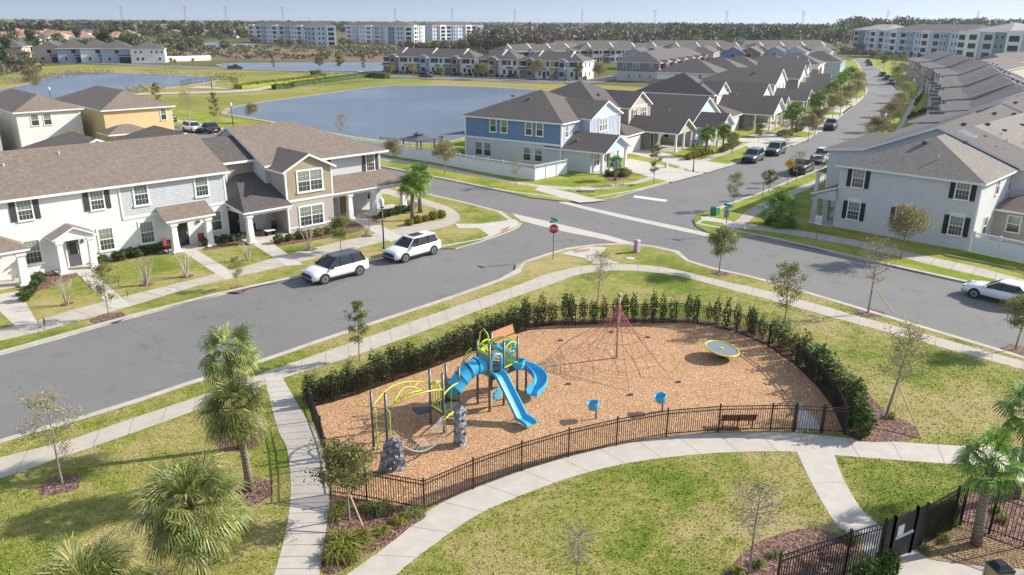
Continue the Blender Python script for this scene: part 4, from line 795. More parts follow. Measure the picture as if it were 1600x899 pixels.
# slate end of that row, clad as its own part
E_ = bpy.data.objects[-1] if 0 else [o for o in col.objects if o.get('label', '').startswith('long townhouse row seen')][0]
EH = House.__new__(House); EH.o = E_; EH.ang = 64
EH.part('end_siding', MB().box(-.06, 0, 0, 13.5, 3.0, 5.7), SIDG); EH.part('end_wall', MB().box(-.05, 0, 0, 13.5, 0, 2.9), STP)
for a in (2.5, 6.6, 8.0, 11.0): EH.win('l', -.06, a, 3.9, .7, 1.3)
for a in (2.8, 6, 9.6): EH.win('l', -.05, a, 1.1, .6, 1.0, bw=.05)
def garage_row():
    H = House('garage_row', 0, 0, 64, 'row of small gabled garages with white rakes behind the houses', 'garages', None, .05, UV(257, 53.0, 64)); H.part('wall', MB().box(0, 78, 0, 6.3, 0, 2.7), SIDG)
    for i in range(13): q = MB(); gable(q, i * 6 + .2, i * 6 + 5.8, 0, 6.3, 2.75, .5, 'y', False, False, .3); H.part('roof', q, [FROOF, TRIM]); q = MB(); gwall(q, -.02, i * 6 + .2, i * 6 + 5.8, 2.7, .5, 'y'); H.part('gable_wall', q, TRIM)
garage_row()
rr = random.Random(5)
def px_row(x0, y0, x1, y1, lab, units, c=None, **k):
    A = Vector(G(x0, y0)); B = Vector(G(x1, y1)); d = B - A; return far_row(tuple(A), math.degrees(math.atan2(d.y, d.x)), d.length, lab, units, c, **k)
gb = 'far townhouse rows below the woods'
px_row(785, 104, 905, 101, 'dark roofed townhouse row behind the lake row, left of the middle', 4, BLUEG, group=gb)
px_row(905, 99.5, 1042, 97.5, 'brown roofed townhouse row with white gables in the middle distance', 4, PALEW, group=gb)
px_row(1045, 97.5, 1170, 96, 'long brown townhouse roof right of the middle with pale wall', 4, PALEW, group=gb)
px_row(1175, 95.5, 1305, 94, 'rightmost far townhouse row ending near the street bend', 4, PALEW, group=gb)
px_row(860, 92, 1000, 90, 'farthest brown townhouse roof under the olive woods', 4, PALEW, front=False, group=gb)
px_row(1010, 90, 1150, 88.5, 'second farthest brown townhouse roof right of the olive woods', 4, PALEW, front=False, group=gb)
px_row(1158, 88.5, 1300, 87, 'farthest right townhouse roof below the pine forest', 4, PALEW, front=False, group=gb)
def small_house(px, py, lab, c, w=9, d=13, ang=-25, h=5.6, roof=None, group='gabled houses of the far streets', hip=False):
    H = House('house', 0, 0, ang, lab, 'house', group, .05, G(px, py)); H.part('wall', MB().box(0, w, 0, d, 0, h), c)
    if not hip: q = MB(); gwall(q, -.02, 0, w, h, .5, 'y', .1); H.part('gable_wall', q, c); q = MB(); gwall(q, d, 0, w, h, .5, 'y', .1, d=-1); H.part('gable_wall', q, c)
    q = MB(); gable(q, 0, w, 0, d, h + (.35 if hip else 0), .5, 'y', hip, hip, .4 + hip * .3); H.part('roof', q, [roof or FROOF, TRIM]); simple_win(H, 'f', -.02, w * .5, 3.8, 1.7, 1.4, False); simple_win(H, 'f', -.02, w * .25, 1, .9, 1.3, False)
    q = MB(); shed(q, w * .5, w + .2, -1.8, 0, 2.7, 3.2); H.part('porch_roof', q, [roof or FROOF, TRIM]); H.part('porch_shade', MB().box(w * .55, w * .95, -.04, 0, .1, 2.5), NAVY); simple_win(H, 'r', w, d * .3, 3.8, .8, 1.2, False); simple_win(H, 'r', w, d * .7, 3.8, .8, 1.2, False)  # dark panel under the porch roof paints the shade of a recess
for px, py, c, lab in ((972, 108, BLUEG, 'blue grey gabled house left of the long slate row'), (1000, 106, TEAL, 'teal gabled house behind the slate clapboard row'), (1126, 104, SIDB, 'bright blue gabled house above the garage row'), (1152, 104, BRWN, 'brown gabled house right of the bright blue one'), (1190, 103, BLUEG, 'slate blue gabled house in the middle of the far street'), (1222, 103, BB, 'sky blue gabled house before the street bend'), (800, 98, BLUEG, 'blue gabled house behind the lake townhouses'), (836, 97, PALEW, 'white gabled house behind the lake townhouses'), (866, 97, BEIGE, 'beige gabled house in front of the woods'), (935, 92, PALEW, 'pale gabled house at the foot of the woods'), (1080, 103, BEIGE, 'beige gabled house behind the long row'), (1262, 101, PALEW, 'white gabled house near the street bend')):
    small_house(px, py, lab, c)
# houses across the left lake
for px, py, c, w, d, lab in ((57, 98.5, BEIGE, 11, 12, 'beige house leftmost in the row beyond the left lake'), (92, 99, BLUEG, 12, 12, 'slate blue house beyond the left lake'), (128, 99, PALEW, 13, 12, 'cream house in the middle beyond the left lake'), (160, 99.5, BLUEG, 12, 13, 'blue grey house beside the white one beyond the left lake'), (-12, 96, BEIGE, 12, 12, 'beige house at the left edge of the picture')):
    small_house(px, py, lab, c, w, d, 15 + 6 * (px % 3), group='houses beyond the left lake', hip=px % 2 == 0)
H = House('house', 0, 0, 20, 'large white hip roofed house at the end of the white wall', z=.05, world=G(206, 99.5)); H.part('wall', MB().box(0, 13, 0, 13, 0, 5.7), TRIM); q = MB(); gable(q, 0, 13, 0, 13, 5.7, .42, 'x', True, True, .4); H.part('roof', q, [FROOF, TRIM])
for a in (2, 4, 8, 10, 12): simple_win(H, 'f', 0, a, 4, .7, .8, False)
for a in (2.5, 4.5, 11): simple_win(H, 'f', 0, a, 1.2, .9, 1.0, False)
A = G(252, 97.0); B = G(330, 94.5); tag(ob('boundary_wall', MB().wall2([A, B], 0, 2.2, .2).mesh('boundary_wall', TRIM), label='long low white boundary wall right of the white house beyond the lake', cat='wall'))
def apartment(A, B, lab, floors=4, d=22, wall=None, acc=None, h=3.25, roof=None, name='apartment_building', seed=1, off=0.):
    A = Vector(A); B = Vector(B); dv = B - A; L = dv.length; ang = math.degrees(math.atan2(dv.y, dv.x)); H = House(name, 0, 0, ang, lab, 'apartments', 'white four storey apartment blocks', .05, tuple(A)); HT = floors * h; wall = wall or PALEW; roof = roof or FROOF; q_ = random.Random(seed)
    H.part('wall', MB().box(0, L, 0, d, 0, HT), wall); q = MB(); gable(q, 0, L, 0, d, HT, .28, 'x', True, True, .6, .4); H.part('roof', q, [roof, TRIM]); n = max(3, int(L / 7.5)); U = L / n
    for i in range(n):
        a = i * U; k = (i * 5 + seed) % 4
        if k == 0: H.part('bay', MB().box(a + .3, a + U - .3, -1.3, .0, 0, HT + .8), TRIM)
        if k == 2: H.part('bay', MB().box(a + .6, a + U - 1.2, -.8, .0, 0, HT), acc or BLUEG)
        yy = {0: -1.31, 2: -.81}.get(k, 0)
        for f in range(floors):
            z0 = f * h + .9
            if k in (0, 1) and U > 4: H.part('balcony_shade', MB().box(a + U * .2, a + U * .8, yy - .06, yy, z0 - .6, z0 + 1.6), GLD); H.part('balcony_rail', MB().box(a + U * .18, a + U * .82, yy - .2, yy - .1, z0 - .7, z0 - .55), TRIM)  # flat dark panel paints the shaded depth of a balcony
            else: simple_win(H, 'f', yy, a + U * .3, z0, 1.2, 1.5, False); simple_win(H, 'f', yy, a + U * .7, z0, 1.2, 1.5, False)
    for f in range(floors):
        for t in (.25, .5, .75): simple_win(H, 'r', L, d * t, f * h + .9, 1.2, 1.5, False)
    return H
apartment(G(392, 66), G(486, 69.5), 'white apartment block at the left of the far group', seed=0, d=20); apartment(G(480, 71.5), G(526, 71.5), 'shaded white end block of the left apartments', seed=2, d=26, wall=WSHADE)
apartment(G(541, 66), G(606, 68), 'middle apartment block partly behind trees', seed=1, d=20, wall=WSHADE); apartment(G(606, 70), G(645, 70), 'nearest pale block of the middle apartments', seed=2, d=30, wall=WSHADE, acc=TEAL); apartment(G(645, 67.5), G(664, 66), 'narrow white stair block of the middle apartments', seed=0, d=18)
apartment(G(676, 63.5), G(755, 62.5), 'long rear apartment block ending at the woods', seed=3, d=24, wall=WSHADE)
RF = FROOFG
apartment(G(1330, 82), G(1378, 86), 'left wing of the big right hand apartment building with pale roof', 4, 22, WSHADE, TEAL, 3.4, RF, seed=1)
apartment(G(1378, 88), G(1508, 99.5), 'long middle wing of the right hand apartment building under a brown roof', 4, 24, WSHADE, BLUEG, 3.4, FROOF, seed=3)
apartment(G(1506, 104), G(1566, 108), 'right wing of the apartment building with wide dark balconies', 4, 26, WSHADE, TEAL, 3.6, RF, seed=0)
apartment(G(1566, 111), G(1650, 118), 'rightmost wing of the apartment building cut by the picture edge', 4, 26, WSHADE, TEAL, 3.6, RF, seed=4)
# townhouse rows on the right of the main street: sections with a shallow street eave, then a steep slope up to the ridge
def section(A, B, lab, n=1, w=17.5, wall=None, roof=ROOFG, far=False, over=.6):
    A = Vector(A); B = Vector(B); d = B - A; L_ = d.length; ang = math.degrees(math.atan2(d.y, d.x))
    # local x = away from the street (right), local y = up the street
    H = House('townhouse_row', 0, 0, ang - 90, lab, 'townhouses', 'stepped townhouse rows right of the main street', .1, tuple(A)); U = L_ / n
    for i in range(n):
        y0 = i * U; y1 = y0 + U - .03; o = (.0, 1.1, .4)[i % 3]; dz = (0, -.22, .12)[i % 3]; c = (wall or [STG, SIDC, STT])[i % 3]; prof = [(o - .5, 5.75 + dz), (o + 3.2, 6.15 + dz), (9.3, 8.75 + dz), (w + .4, 5.2 + dz)]
        H.part('wall', MB().box(o, w, y0, y1, 0, 5.6 + dz), c); q = MB(); P = [(o, 5.5 + dz)] + [(a, b - .2) for a, b in prof[1:3]] + [(w, 5.2 + dz)]; q.face([(a, y0 + .02, b) for a, b in P]); q.face([(a, y1 - .02, b) for a, b in P][::-1]); H.part('gable_wall', q, c)
        q = MB(); e0 = y0 - (.35 if i == 0 else .12); q.slab([[(a, e0, z), (a2, e0, z2), (a2, y1 + .1, z2), (a, y1 + .1, z)] for (a, z), (a2, z2) in zip(prof, prof[1:])], .24); H.part('roof', q, [roof, TRIM])
        for t in (.3, .72): simple_win(H, 'l', o, y0 + U * t, 3.8, .9, 1.4, True)
        q = MB(); shed(q, o - 1.9, o, y0 + U * .15, y1 - U * .15, 2.9, 2.9, .16); H.part('porch_roof', q, [roof, TRIM]); simple_win(H, 'l', o - .02, y0 + U * .5, .3, 1.4, 2.1, False)
        for t in (.18, .82): H.column(o - 1.7, y0 + U * t, 0, 2.75, .14)
        vents(H, [(10.3, y0 + U * .35, 8.5 + dz), (11.4, y0 + U * .7, 8.1 + dz)])
    for t in (.3, .6): simple_win(H, 'f', 0, w * t, 3.8, .9, 1.4, False)
    return H
SP = [(31.2, 77.2), (50.7, 100.6), (62.3, 114.9), (74.5, 139.5), (93.9, 177.0), (107.3, 202.8), (121.3, 238.5), (136.3, 276.4), (142, 292)]
for i, (n, lab) in enumerate(((2, 'grey roofed townhouse section directly behind the big corner row'), (2, 'second townhouse section up the right side, brown eave over the sidewalk'), (3, 'third townhouse section up the right side with long shallow eaves'), (4, 'fourth and longest townhouse section up the right side'), (3, 'fifth townhouse section up the right side beyond the shrubs'), (3, 'sixth townhouse section up the right side'), (3, 'seventh townhouse section with porch columns facing the bend'), (1, 'farthest townhouse section before the apartment lawn'))):
    section(SP[i], SP[i + 1], lab, n, roof=ROOFD if i < 4 else FROOF)
for i, (px0, py0, px1, py1) in enumerate(((1545, 150, 1600, 133), (1565, 128, 1640, 118))): px_row(px0, py0, px1, py1, ['brown roofed row behind the right stepped sections', 'low grey row before the right apartment lawn'][i], 2, STT, front=False, group='rows behind the stepped sections')
# second row of houses behind the left street fronts
for i, (u, v, c) in enumerate(((198, 49, PALEW), (212, 46, BEIGE), (222, 43, BLUEG), (240, 38, STT), (262, 34, PALEW), (283, 30, BLUEG))):
    hip_house(u, v, 62, 13, 15, '%s rear hip roofed house behind the left street fronts, counted up the street' % ['first', 'second', 'third', 'fourth', 'fifth', 'sixth', 'seventh', 'eighth'][i], c, 5.6, FROOF, ((3, 3.8), (9, 3.8)), ((4, 3.8), (10, 3.8)), p=.45, z=.06)
# ---------------------------------------------------------------- playground
def P3(px, py, z=0.0): a = G(px, py, Z); return Vector((a[0], a[1], Z + z))
def AT(px, py, z): a = G(px, py, Z + z); return Vector((a[0], a[1], Z + z))
FB = GZ([(1319, 679), (1301, 637), (1276, 604), (1243, 572), (1200, 543), (1150, 520), (1089, 507), (1055, 505), (1020, 506), (963, 507), (899, 509), (839, 514), (820, 518), (774, 536), (726, 556), (672, 577), (614, 597), (560, 617), (520, 629), (483, 638)])
FL = GZ([(483, 638), (489, 658), (503, 695), (511, 730), (517, 772)])
FF_ = GZ([(517, 772), (573.5, 781), (663, 798), (739.5, 764), (815, 736), (888, 714), (963, 696), (1041, 682), (1122, 675), (1203, 673.5), (1240, 674)])
FG = GZ([(1240, 674), (1283, 676.5)]); FE = GZ([(1283, 676.5), (1319, 679)])
outline = FB + FL[1:] + FF_[1:] + [FG[1]]
EXC.append([tuple(p[:2]) for p in outline]); EXC.append([tuple(p[:2]) for p in FB] + [tuple(p[:2]) for p in offset(FB, -1.15)][::-1]); m = MB(); m.poly(outline, Z + .012); struct('wood_chip_ground', m, MULO)
m = MB(); fbo = offset(FB, -.05); m.ribbon(offset(FB, -.05), offset(FB, -1.15), Z + .009); struct('bark_mulch_bed', m, MULR)
m = MB(); m.poly(GZ([(1244, 673), (1249, 655), (1240, 640), (1255, 638), (1272, 652), (1284, 673)]), Z + .018); struct('gate_pad', m, CONCL)
BRZ = plain('bronze_black_metal', (.022, .018, .016), .45, .2, .1)
def iron_panel(a, b, h, mat, sp=.1, pr=.011, rails=(.1, .96, .84), top=True):
    m = MB(); A = Vector((a[0], a[1], 0)); B = Vector((b[0], b[1], 0)); L = (B - A).length; d = (B - A).normalized(); n = Vector((-d.y, d.x, 0)); nn = max(1, int(L / sp))
    def bar(p, q, z0, z1, t):
        s = [p + n * t + Vector((0, 0, z0)), p - n * t + Vector((0, 0, z0)), q - n * t + Vector((0, 0, z0)), q + n * t + Vector((0, 0, z0))]; e = [v_ + Vector((0, 0, z1 - z0)) for v_ in s]; i = len(m.v); m.v += [tuple(v_) for v_ in s + e]
        for f in ((0, 1, 2, 3), (7, 6, 5, 4), (0, 4, 5, 1), (1, 5, 6, 2), (2, 6, 7, 3), (3, 7, 4, 0)): m.f.append(tuple(i + k for k in f)); m.m.append(0)
    for r_ in rails: bar(A, B, h * r_ - .016, h * r_ + .018, .014)
    for k in range(1, nn):
        p = A + d * (L * k / nn); bar(p - d * pr, p + d * pr, .04, h * rails[1], pr)
    return m
def iron_fence(lines, h, lab, name='metal_fence', mat=BRZ, post=.032, gates=(), sp=.1):
    o = lines[0][0]; base = thing(name, (o[0], o[1], Z), 0, lab, 'fence'); done = set()
    for ln in lines:
        for a, b in zip(ln, ln[1:]):
            a_ = (a[0] - o[0], a[1] - o[1]); b_ = (b[0] - o[0], b[1] - o[1]); L = (Vector(b_) - Vector(a_)).length; k = max(1, round(L / 2.4))
            for i in range(k):
                p = Vector(a_).lerp(Vector(b_), i / k); q = Vector(a_).lerp(Vector(b_), (i + 1) / k); ob('fence_panel', iron_panel(p, q, h, mat, sp).mesh('fence_panel', mat), base)
                for c in (p, q):
                    kk = (round(c.x, 1), round(c.y, 1))
                    if kk not in done: done.add(kk); ob('post', MB().box(c.x - post, c.x + post, c.y - post, c.y + post, 0, h + .03).box(c.x - post * 1.25, c.x + post * 1.25, c.y - post * 1.25, c.y + post * 1.25, h + .03, h + .06).mesh('post', mat), base)
    return base
FEN = iron_fence([FB, FL, FF_, FE], 1.33, 'black metal picket fence enclosing the playground')
def gate(a, b, h, par, mat, mesh=None):
    o = par.location; A = Vector((a[0] - o.x, a[1] - o.y)); B = Vector((b[0] - o.x, b[1] - o.y)); g_ = ob('gate', iron_panel(A, B, h, mat).mesh('gate', mat), par)
    for c in (A, B): ob('gate_post', MB().box(c.x - .055, c.x + .055, c.y - .055, c.y + .055, 0, h + .06).mesh('gate_post', mat), g_)
    return g_
gate(FG[0], FG[1], 1.33, FEN, BRZ)
# fence of the pool yard at the lower right corner
F2 = GZ([(1210, 940), (1318, 901), (1372, 884)]); F3 = GZ([(1436, 857), (1485, 828), (1500, 820)]); F4 = GZ([(1500, 820), (1545, 834), (1600, 854), (1680, 880)])
FN2 = iron_fence([F2, F3, F4], 1.8, 'tall black metal fence with solid gate at the lower right corner', mat=BLK, sp=.11)
gp = GZ([(1372, 884), (1386, 879.5), (1420.5, 863), (1436, 857)])
for i in range(3):
    a, b = gp[i], gp[i + 1]; o_ = FN2.location; A = Vector((a[0] - o_.x, a[1] - o_.y)); B = Vector((b[0] - o_.x, b[1] - o_.y)); mm = MB(); mm.wall2([A, B], .05, 1.78, .03); g_ = ob('gate' if i == 1 else 'mesh_panel', mm.mesh('gate', BLKF), FN2)
    d = (B - A).normalized(); n = Vector((d.y, -d.x))
    for c in (A, B): ob('post', MB().box(c.x - .045, c.x + .045, c.y - .045, c.y + .045, 0, 1.86).mesh('post', BLK), FN2)
    if i == 1:
        s_ = A.lerp(B, .32) + n * .03; mm = MB(); mm.wall2([s_ - d * .16, s_ + d * .16], 1.0, 1.4, .02); ob('sign_plate', mm.mesh('sign_plate', TRIM), g_)
        mm = MB(); mm.wall2([A.lerp(B, .1) + n * .05, A.lerp(B, .9) + n * .05], .92, 1.0, .05); ob('push_bar', mm.mesh('push_bar', STG), g_)
# play tower
YG = plain('lime_plastic', (.5, .6, .05), .4, 0, .05); BLU = plain('blue_plastic', (.05, .42, .68), .3, 0, .06); GPOST = plain('grey_post', (.13, .135, .15), .4, .3, .05); DECK = plain('dark_deck', (.06, .065, .075), .6); TANP = plain('tan_panel', (.4, .33, .22), .5)
RK = N('rock_panel'); _a = RK.noise(3.5, 5, .7, dist=.5); RK.bump(_a, 1, .2); RK.out(RK.ramp(_a, [(.35, (.07, .08, .095)), (.5, (.2, .22, .25)), (.62, (.5, .54, .6))]), .6); RK = MAT['rock_panel']
PB = P3(745, 660)
T = thing('play_structure', tuple(PB), 0, 'lime and blue play structure with slides on the wood chips', 'play structure')
def L(p): return tuple(Vector(p) - PB)
def part(n, m, mat, sm=False, par=None): return ob(n, m.mesh(n, mat, sm), par or T)
posts = {}
for k, (bx, by, h) in dict(a=(584.5, 703, 2.75), b=(606, 706, 2.75), c=(673.5, 663.5, 2.75), d=(693.5, 677, 2.9), e=(698, 650, 2.6), f=(718, 655, 2.6), g=(746.5, 632, 3.3), h=(765, 643.5, 3.45), i=(787, 633.5, 3.3), j=(768, 617, 3.3), k2=(808, 622, 3.2)).items():
    p = P3(bx, by); posts[k] = p; q = MB(); q.cone(L(p), L(p + Vector((0, 0, h))), .055, .055, 10); q.cone(L(p + Vector((0, 0, h))), L(p + Vector((0, 0, h + .05))), .065, .03, 10); part('post', q, GPOST, True)
def at(k, z): return posts[k] + Vector((0, 0, z))
def quad_panel(name, k1, k2, z0, z1, mat, t=.04):
    a, b = Vector(L(at(k1, 0))), Vector(L(at(k2, 0))); q = MB(); q.wall2([a.xy, b.xy], z0, z1, t); return part(name, q, mat)
UD = 1.85; LD = .95
q = MB(); q.prism([L(at(k, 0))[:2] for k in ('g', 'h', 'i', 'k2', 'j')], UD - .1, UD); part('upper_deck', q, DECK)
q = MB(); q.prism([L(at(k, 0))[:2] for k in ('c', 'd', 'f', 'e')], LD - .08, LD); part('lower_deck', q, DECK)
c_ = Vector(L(at('c', 0))); q = MB(); q.prism([tuple(c_.xy + Vector(v_)) for v_ in ((-.9, .35), (-.55, -.25), (-.05, .0), (-.1, .5))], LD - .35, LD - .28); part('step', q, DECK)
def bars(k1, k2, z0, z1, n=7, arch=.0, mat=YG, r=.019):
    a, b = Vector(L(at(k1, 0))), Vector(L(at(k2, 0))); q = MB(); P = [a.lerp(b, t / 8) + Vector((0, 0, z1 + arch * math.sin(PI * t / 8))) for t in range(9)]; q.tube(P, r * 1.9, 6); q.tube([a + Vector((0, 0, z0)), b + Vector((0, 0, z0))], r * 1.9, 6)
    for i in range(1, n): t = i / n; p = a.lerp(b, t); q.tube([p + Vector((0, 0, z0)), p + Vector((0, 0, z1 + arch * math.sin(PI * t)))], r, 4)
    return part('railing', q, mat)
bars('h', 'g', UD + .1, UD + 1.0, 7) if 0 else None
bars('i', 'k2', UD + .1, UD + 1.05, 9, .2); bars('j', 'k2', UD + .1, UD + 1.05, 9, .25); bars('c', 'e', LD + .1, LD + .9, 6, .1); bars('d', 'f', LD - .3, LD + .9, 2, .1)
pg = quad_panel('tunnel_panel', 'g', 'h', UD - .1, UD + 1.0, TANP); pe = quad_panel('gear_panel', 'e', 'f', LD - .1, LD + 1.0, TANP); pl = quad_panel('gear_panel', 'h', 'i', .45, 1.05, TANP)
def gear(k1, k2, z, par, s=.2):
    a, b = Vector(L(at(k1, 0))), Vector(L(at(k2, 0))); d = (b - a).normalized(); n = Vector((d.y, -d.x, 0)); c = a.lerp(b, .5) + Vector((0, 0, z)); q = MB(); q.cone(c - n * .05, c + n * .06, s, s, 14)
    for i in range(8): t = i * PI / 4; e = c + d * math.cos(t) * s * 1.15 + Vector((0, 0, math.sin(t) * s * 1.15)); q.cone(e - n * .04, e + n * .05, .05, .05, 6)
    part('gear', q, BLU, par=par)
gear('e', 'f', LD + .45, pe, .24); gear('h', 'i', .75, pl)
bars('g', 'j', UD + .1, UD + 1.05, 8, .2); bars('h', 'g', UD + 1.05, UD + 1.1, 1, .3); quad_panel('side_panel', 'd', 'e', LD - .1, LD + .1, DECK); quad_panel('deck_skirt', 'h', 'i', UD - .3, UD - .1, DECK); quad_panel('deck_skirt', 'i', 'k2', UD - .3, UD - .1, DECK)
bars('c', 'd', LD + .05, LD + 1.0, 5, .35)
# straight slide
def chute(name, path, w=.26, side=.17, mat=BLU, wide=0):
    q = MB(); P = [Vector(p) for p in path]; rings = []
    for i, p in enumerate(P):
        t = (P[min(i + 1, len(P) - 1)] - P[max(i - 1, 0)]).normalized(); s = t.cross(Vector((0, 0, 1))).normalized(); u = s.cross(t).normalized(); prof = [(-w - .04, side), (-w, side), (-w * .85, .03), (-w * .4, 0), (w * .4, 0), (w * .85, .03), (w, side), (w + .04, side), (w + .03, -.02), (0, -.05), (-w - .03, -.02)]; rings.append([p + s * a + u * b for a, b in prof])
    b = 0; n = len(rings[0])
    for r_ in rings: q.v += [tuple(v_) for v_ in r_]
    for i in range(len(rings) - 1):
        for k in range(n): j = (k + 1) % n; q.f.append((i * n + k, i * n + j, (i + 1) * n + j, (i + 1) * n + k)); q.m.append(0)
    q.f.append(tuple(range(n))); q.f.append(tuple(range((len(rings) - 1) * n + n - 1, (len(rings) - 1) * n - 1, -1))); q.m += [0, 0]; return part(name, q, mat, False)
s0 = posts['h'].lerp(posts['i'], .45); s1 = AT(824, 661, .22); dv = (s1 - s0); dv.z = 0; Ls = dv.length; dv.normalize()
pth = [s0 + Vector((0, 0, UD)), s0 + dv * .3 + Vector((0, 0, UD - .02))]
for i in range(1, 12):
    t = i / 11; pth.append(s0 + dv * (.3 + (Ls - .75) * t) + Vector((0, 0, UD - (UD - .3) * (t ** 1.05) )))
pth += [s0 + dv * (Ls - .3) + Vector((0, 0, .27)), s0 + dv * (Ls + .1) + Vector((0, 0, .26)), s0 + dv * (Ls + .25) + Vector((0, 0, .2))]
chute('slide', [L(p) for p in smooth(pth, 2)], .27, .16)
q = MB(); a = s0 + Vector((0, 0, UD + .1)); sd_ = (posts['i'] - posts['h']).normalized(); q.tube([L(a - sd_ * .33), L(a - sd_ * .33 + Vector((0, 0, .55))), L(a - sd_ * .22 + Vector((0, 0, .78))), L(a + Vector((0, 0, .86))), L(a + sd_ * .22 + Vector((0, 0, .78))), L(a + sd_ * .33 + Vector((0, 0, .55))), L(a + sd_ * .33)], .07, 8); part('slide_hood', q, BLU, True)
q = MB(); e_ = s0 + dv * (Ls * .62); q.cone(L(e_), L(e_ + Vector((0, 0, .72))), .04, .04, 8); part('slide_support', q, GPOST)
# spiral slide
ct = AT(822, 596, .6); ct.z = 0; k2 = posts['k2'].lerp(posts['i'], .3); a0 = math.atan2(k2.y - ct.y, k2.x - ct.x) + .6; pts = []
ent = (posts['k2'] + posts['j']) / 2; r_ = .72
pts = [L((ent.x, ent.y, Z + UD))]
for i in range(23):
    t = i / 22; an = a0 - .2 - 5.2 * t; pts.append(L((ct.x + r_ * math.cos(an), ct.y + r_ * math.sin(an), Z + UD - .12 - (UD - .5) * t)))
l_ = Vector(pts[-1]) - Vector(pts[-2]); l_.z = -.03; l_.normalize(); pts.append(tuple(Vector(pts[-1]) + l_ * .5)); chute('spiral_slide', smooth(pts, 2), .29, .26)
q = MB(); q.cone(L((ct.x, ct.y, Z)), L((ct.x, ct.y, Z + 1.5)), .06, .06, 10); part('spiral_pole', q, GPOST)
q = MB(); hc = Vector(L(ent)); q.tube([hc + Vector((.5 * math.cos(t), .45 * math.sin(t), UD + .75 + .12 * math.sin(2 * t))) for t in [k * PI / 8 for k in range(17)]], .12, 8); part('spiral_hood', q, BLU, True)
# segmented crawl tube
ta = posts['g'].lerp(posts['h'], .5) + Vector((0, 0, UD + .42)); tb = posts['f'].lerp(posts['e'], .35) + Vector((0, 0, LD + .62)); ax = (tb - ta); TT = [ta + ax * t + Vector((0, 0, .28 * math.sin(PI * t))) for t in [k / 4 for k in range(5)]]
for i in range(4):
    q = MB(); a, b = Vector(L(TT[i])), Vector(L(TT[i + 1])); d = (b - a).normalized(); q.cone(a + d * .03, b - d * .03, .39, .39, 18, caps=False); part('tube_section', q, BLU, True)
    q = MB(); q.cone(b - d * .04, b + d * .04, .43, .43, 18); part('tube_ring', q, BLU)
q = MB(); q.cone(Vector(L(ta)) - Vector((.02, .02, 0)), Vector(L(TT[1])), .44, .42, 18, caps=False); part('tube_mouth', q, BLU, True)
# overhead arch ladder
def arc(name, A, B, bow, rise, r=.032, n=14):
    A, B = Vector(L(A)), Vector(L(B)); d = (B - A); s = Vector((-d.y, d.x, 0)).normalized(); return [A + d * t + s * (bow * math.sin(PI * t)) + Vector((0, 0, rise * math.sin(PI * t))) for t in [k / n for k in range(n + 1)]]
r1 = arc('', at('a', 2.05), at('c', 2.1), .35, .35); r2 = arc('', at('b', 2.05), at('d', 2.15), -.3, .35); r3 = arc('', at('a', 2.0).lerp(at('b', 2.0), .5) + (at('c', 2).lerp(at('d', 2), .5) - at('a', 2).lerp(at('b', 2), .5)) * .25, at('c', 2.0).lerp(at('d', 2.0), .5) - (at('c', 2).lerp(at('d', 2), .5) - at('a', 2).lerp(at('b', 2), .5)) * .2, .3, .38)
for rr_ in (r1, r2, r3): q = MB(); q.tube(rr_, .034, 8); part('arch_rail', q, YG, True)
r3b = [r3[0].lerp(r3[-1], t / 14) * 2 - r3[t] + Vector((0, 0, 2 * .38 * math.sin(PI * t / 14))) for t in range(15)]; q = MB(); q.tube(r3b, .034, 8); part('arch_rail', q, YG, True)
for i in range(2, 13, 2): q = MB(); q.tube([r1[i], r3[max(0, i - 2)] if i % 4 == 0 else r3[min(14, i)], ], .018, 5); q.tube([r2[i], r3b[i]], .018, 5); part('rung', q, YG)
for k_ in ('a', 'b'):
    p0 = Vector(L(at(k_, 0))) + Vector((.16, -.03, 0)); q = MB(); q.tube([p0 + Vector((0, 0, z)) for z in (0, .7, 1.4, 1.9)] + [p0 + Vector((-.12, 0, 2.05))], .026, 6); part('ladder_rail', q, YG, True)
q = MB(); a, b = Vector(L(at('a', 2.05))), Vector(L(at('b', 2.05)))
for z in (.35, .7, 1.05, 1.4): q.tube([a + Vector((.16, 0, z - 2.05)), b + Vector((.16, 0, z - 2.05))], .016, 5)
part('ladder_rungs', q, YG); q = MB(); q.tube([a + Vector((-.7, .1, 0)), a, b, ], .03, 6); part('arch_rail', q, YG)
# curved climbers behind
for s_ in (0, 1):
    a = at('g', UD + .9) if s_ else at('g', UD + .9) + Vector((-.3, .35, 0)); b = at('e', .1) + Vector((.25 - .3 * s_, .55, 0)); q = MB(); A, B = Vector(L(a)), Vector(L(b)); P = [A.lerp(B, t / 10) + Vector((0, 0, .75 * math.sin(PI * t / 10))) for t in range(11)]; q.tube(P, .03, 6); part('climber_rail', q, YG, True)
    if s_ == 0: P0 = P
    else:
        for i in range(1, 10): q = MB(); q.tube([P0[i], P[i]], .018, 5); part('rung', q, YG)
q = MB(); a = Vector(L(at('g', UD + .2))) + Vector((.1, .3, 0)); q.tube([a, a + Vector((-.05, .1, .9)), a + Vector((.02, .15, 1.5)), a + Vector((.2, .15, 1.65)), a + Vector((.38, .1, 1.4)), a + Vector((.5, 0, .7)), a + Vector((.55, 0, .0))], .032, 8); part('handle_loop', q, YG, True)
q = MB(); a, b = Vector(L(at('g', 0))), Vector(L(at('j', 0))); q.wall2([a.xy, b.xy], UD + .1, UD + .95, .03); part('barrier_panel', q, YG)
q = MB(); a = Vector(L(at('d', 0))); 
for z in (0.0, 1.0): q.tube([a + Vector((.12, -.12, .1 + z * .0)), a + Vector((.12, -.12, 1.5))], .022, 5)
part('grab_bar', q, YG)
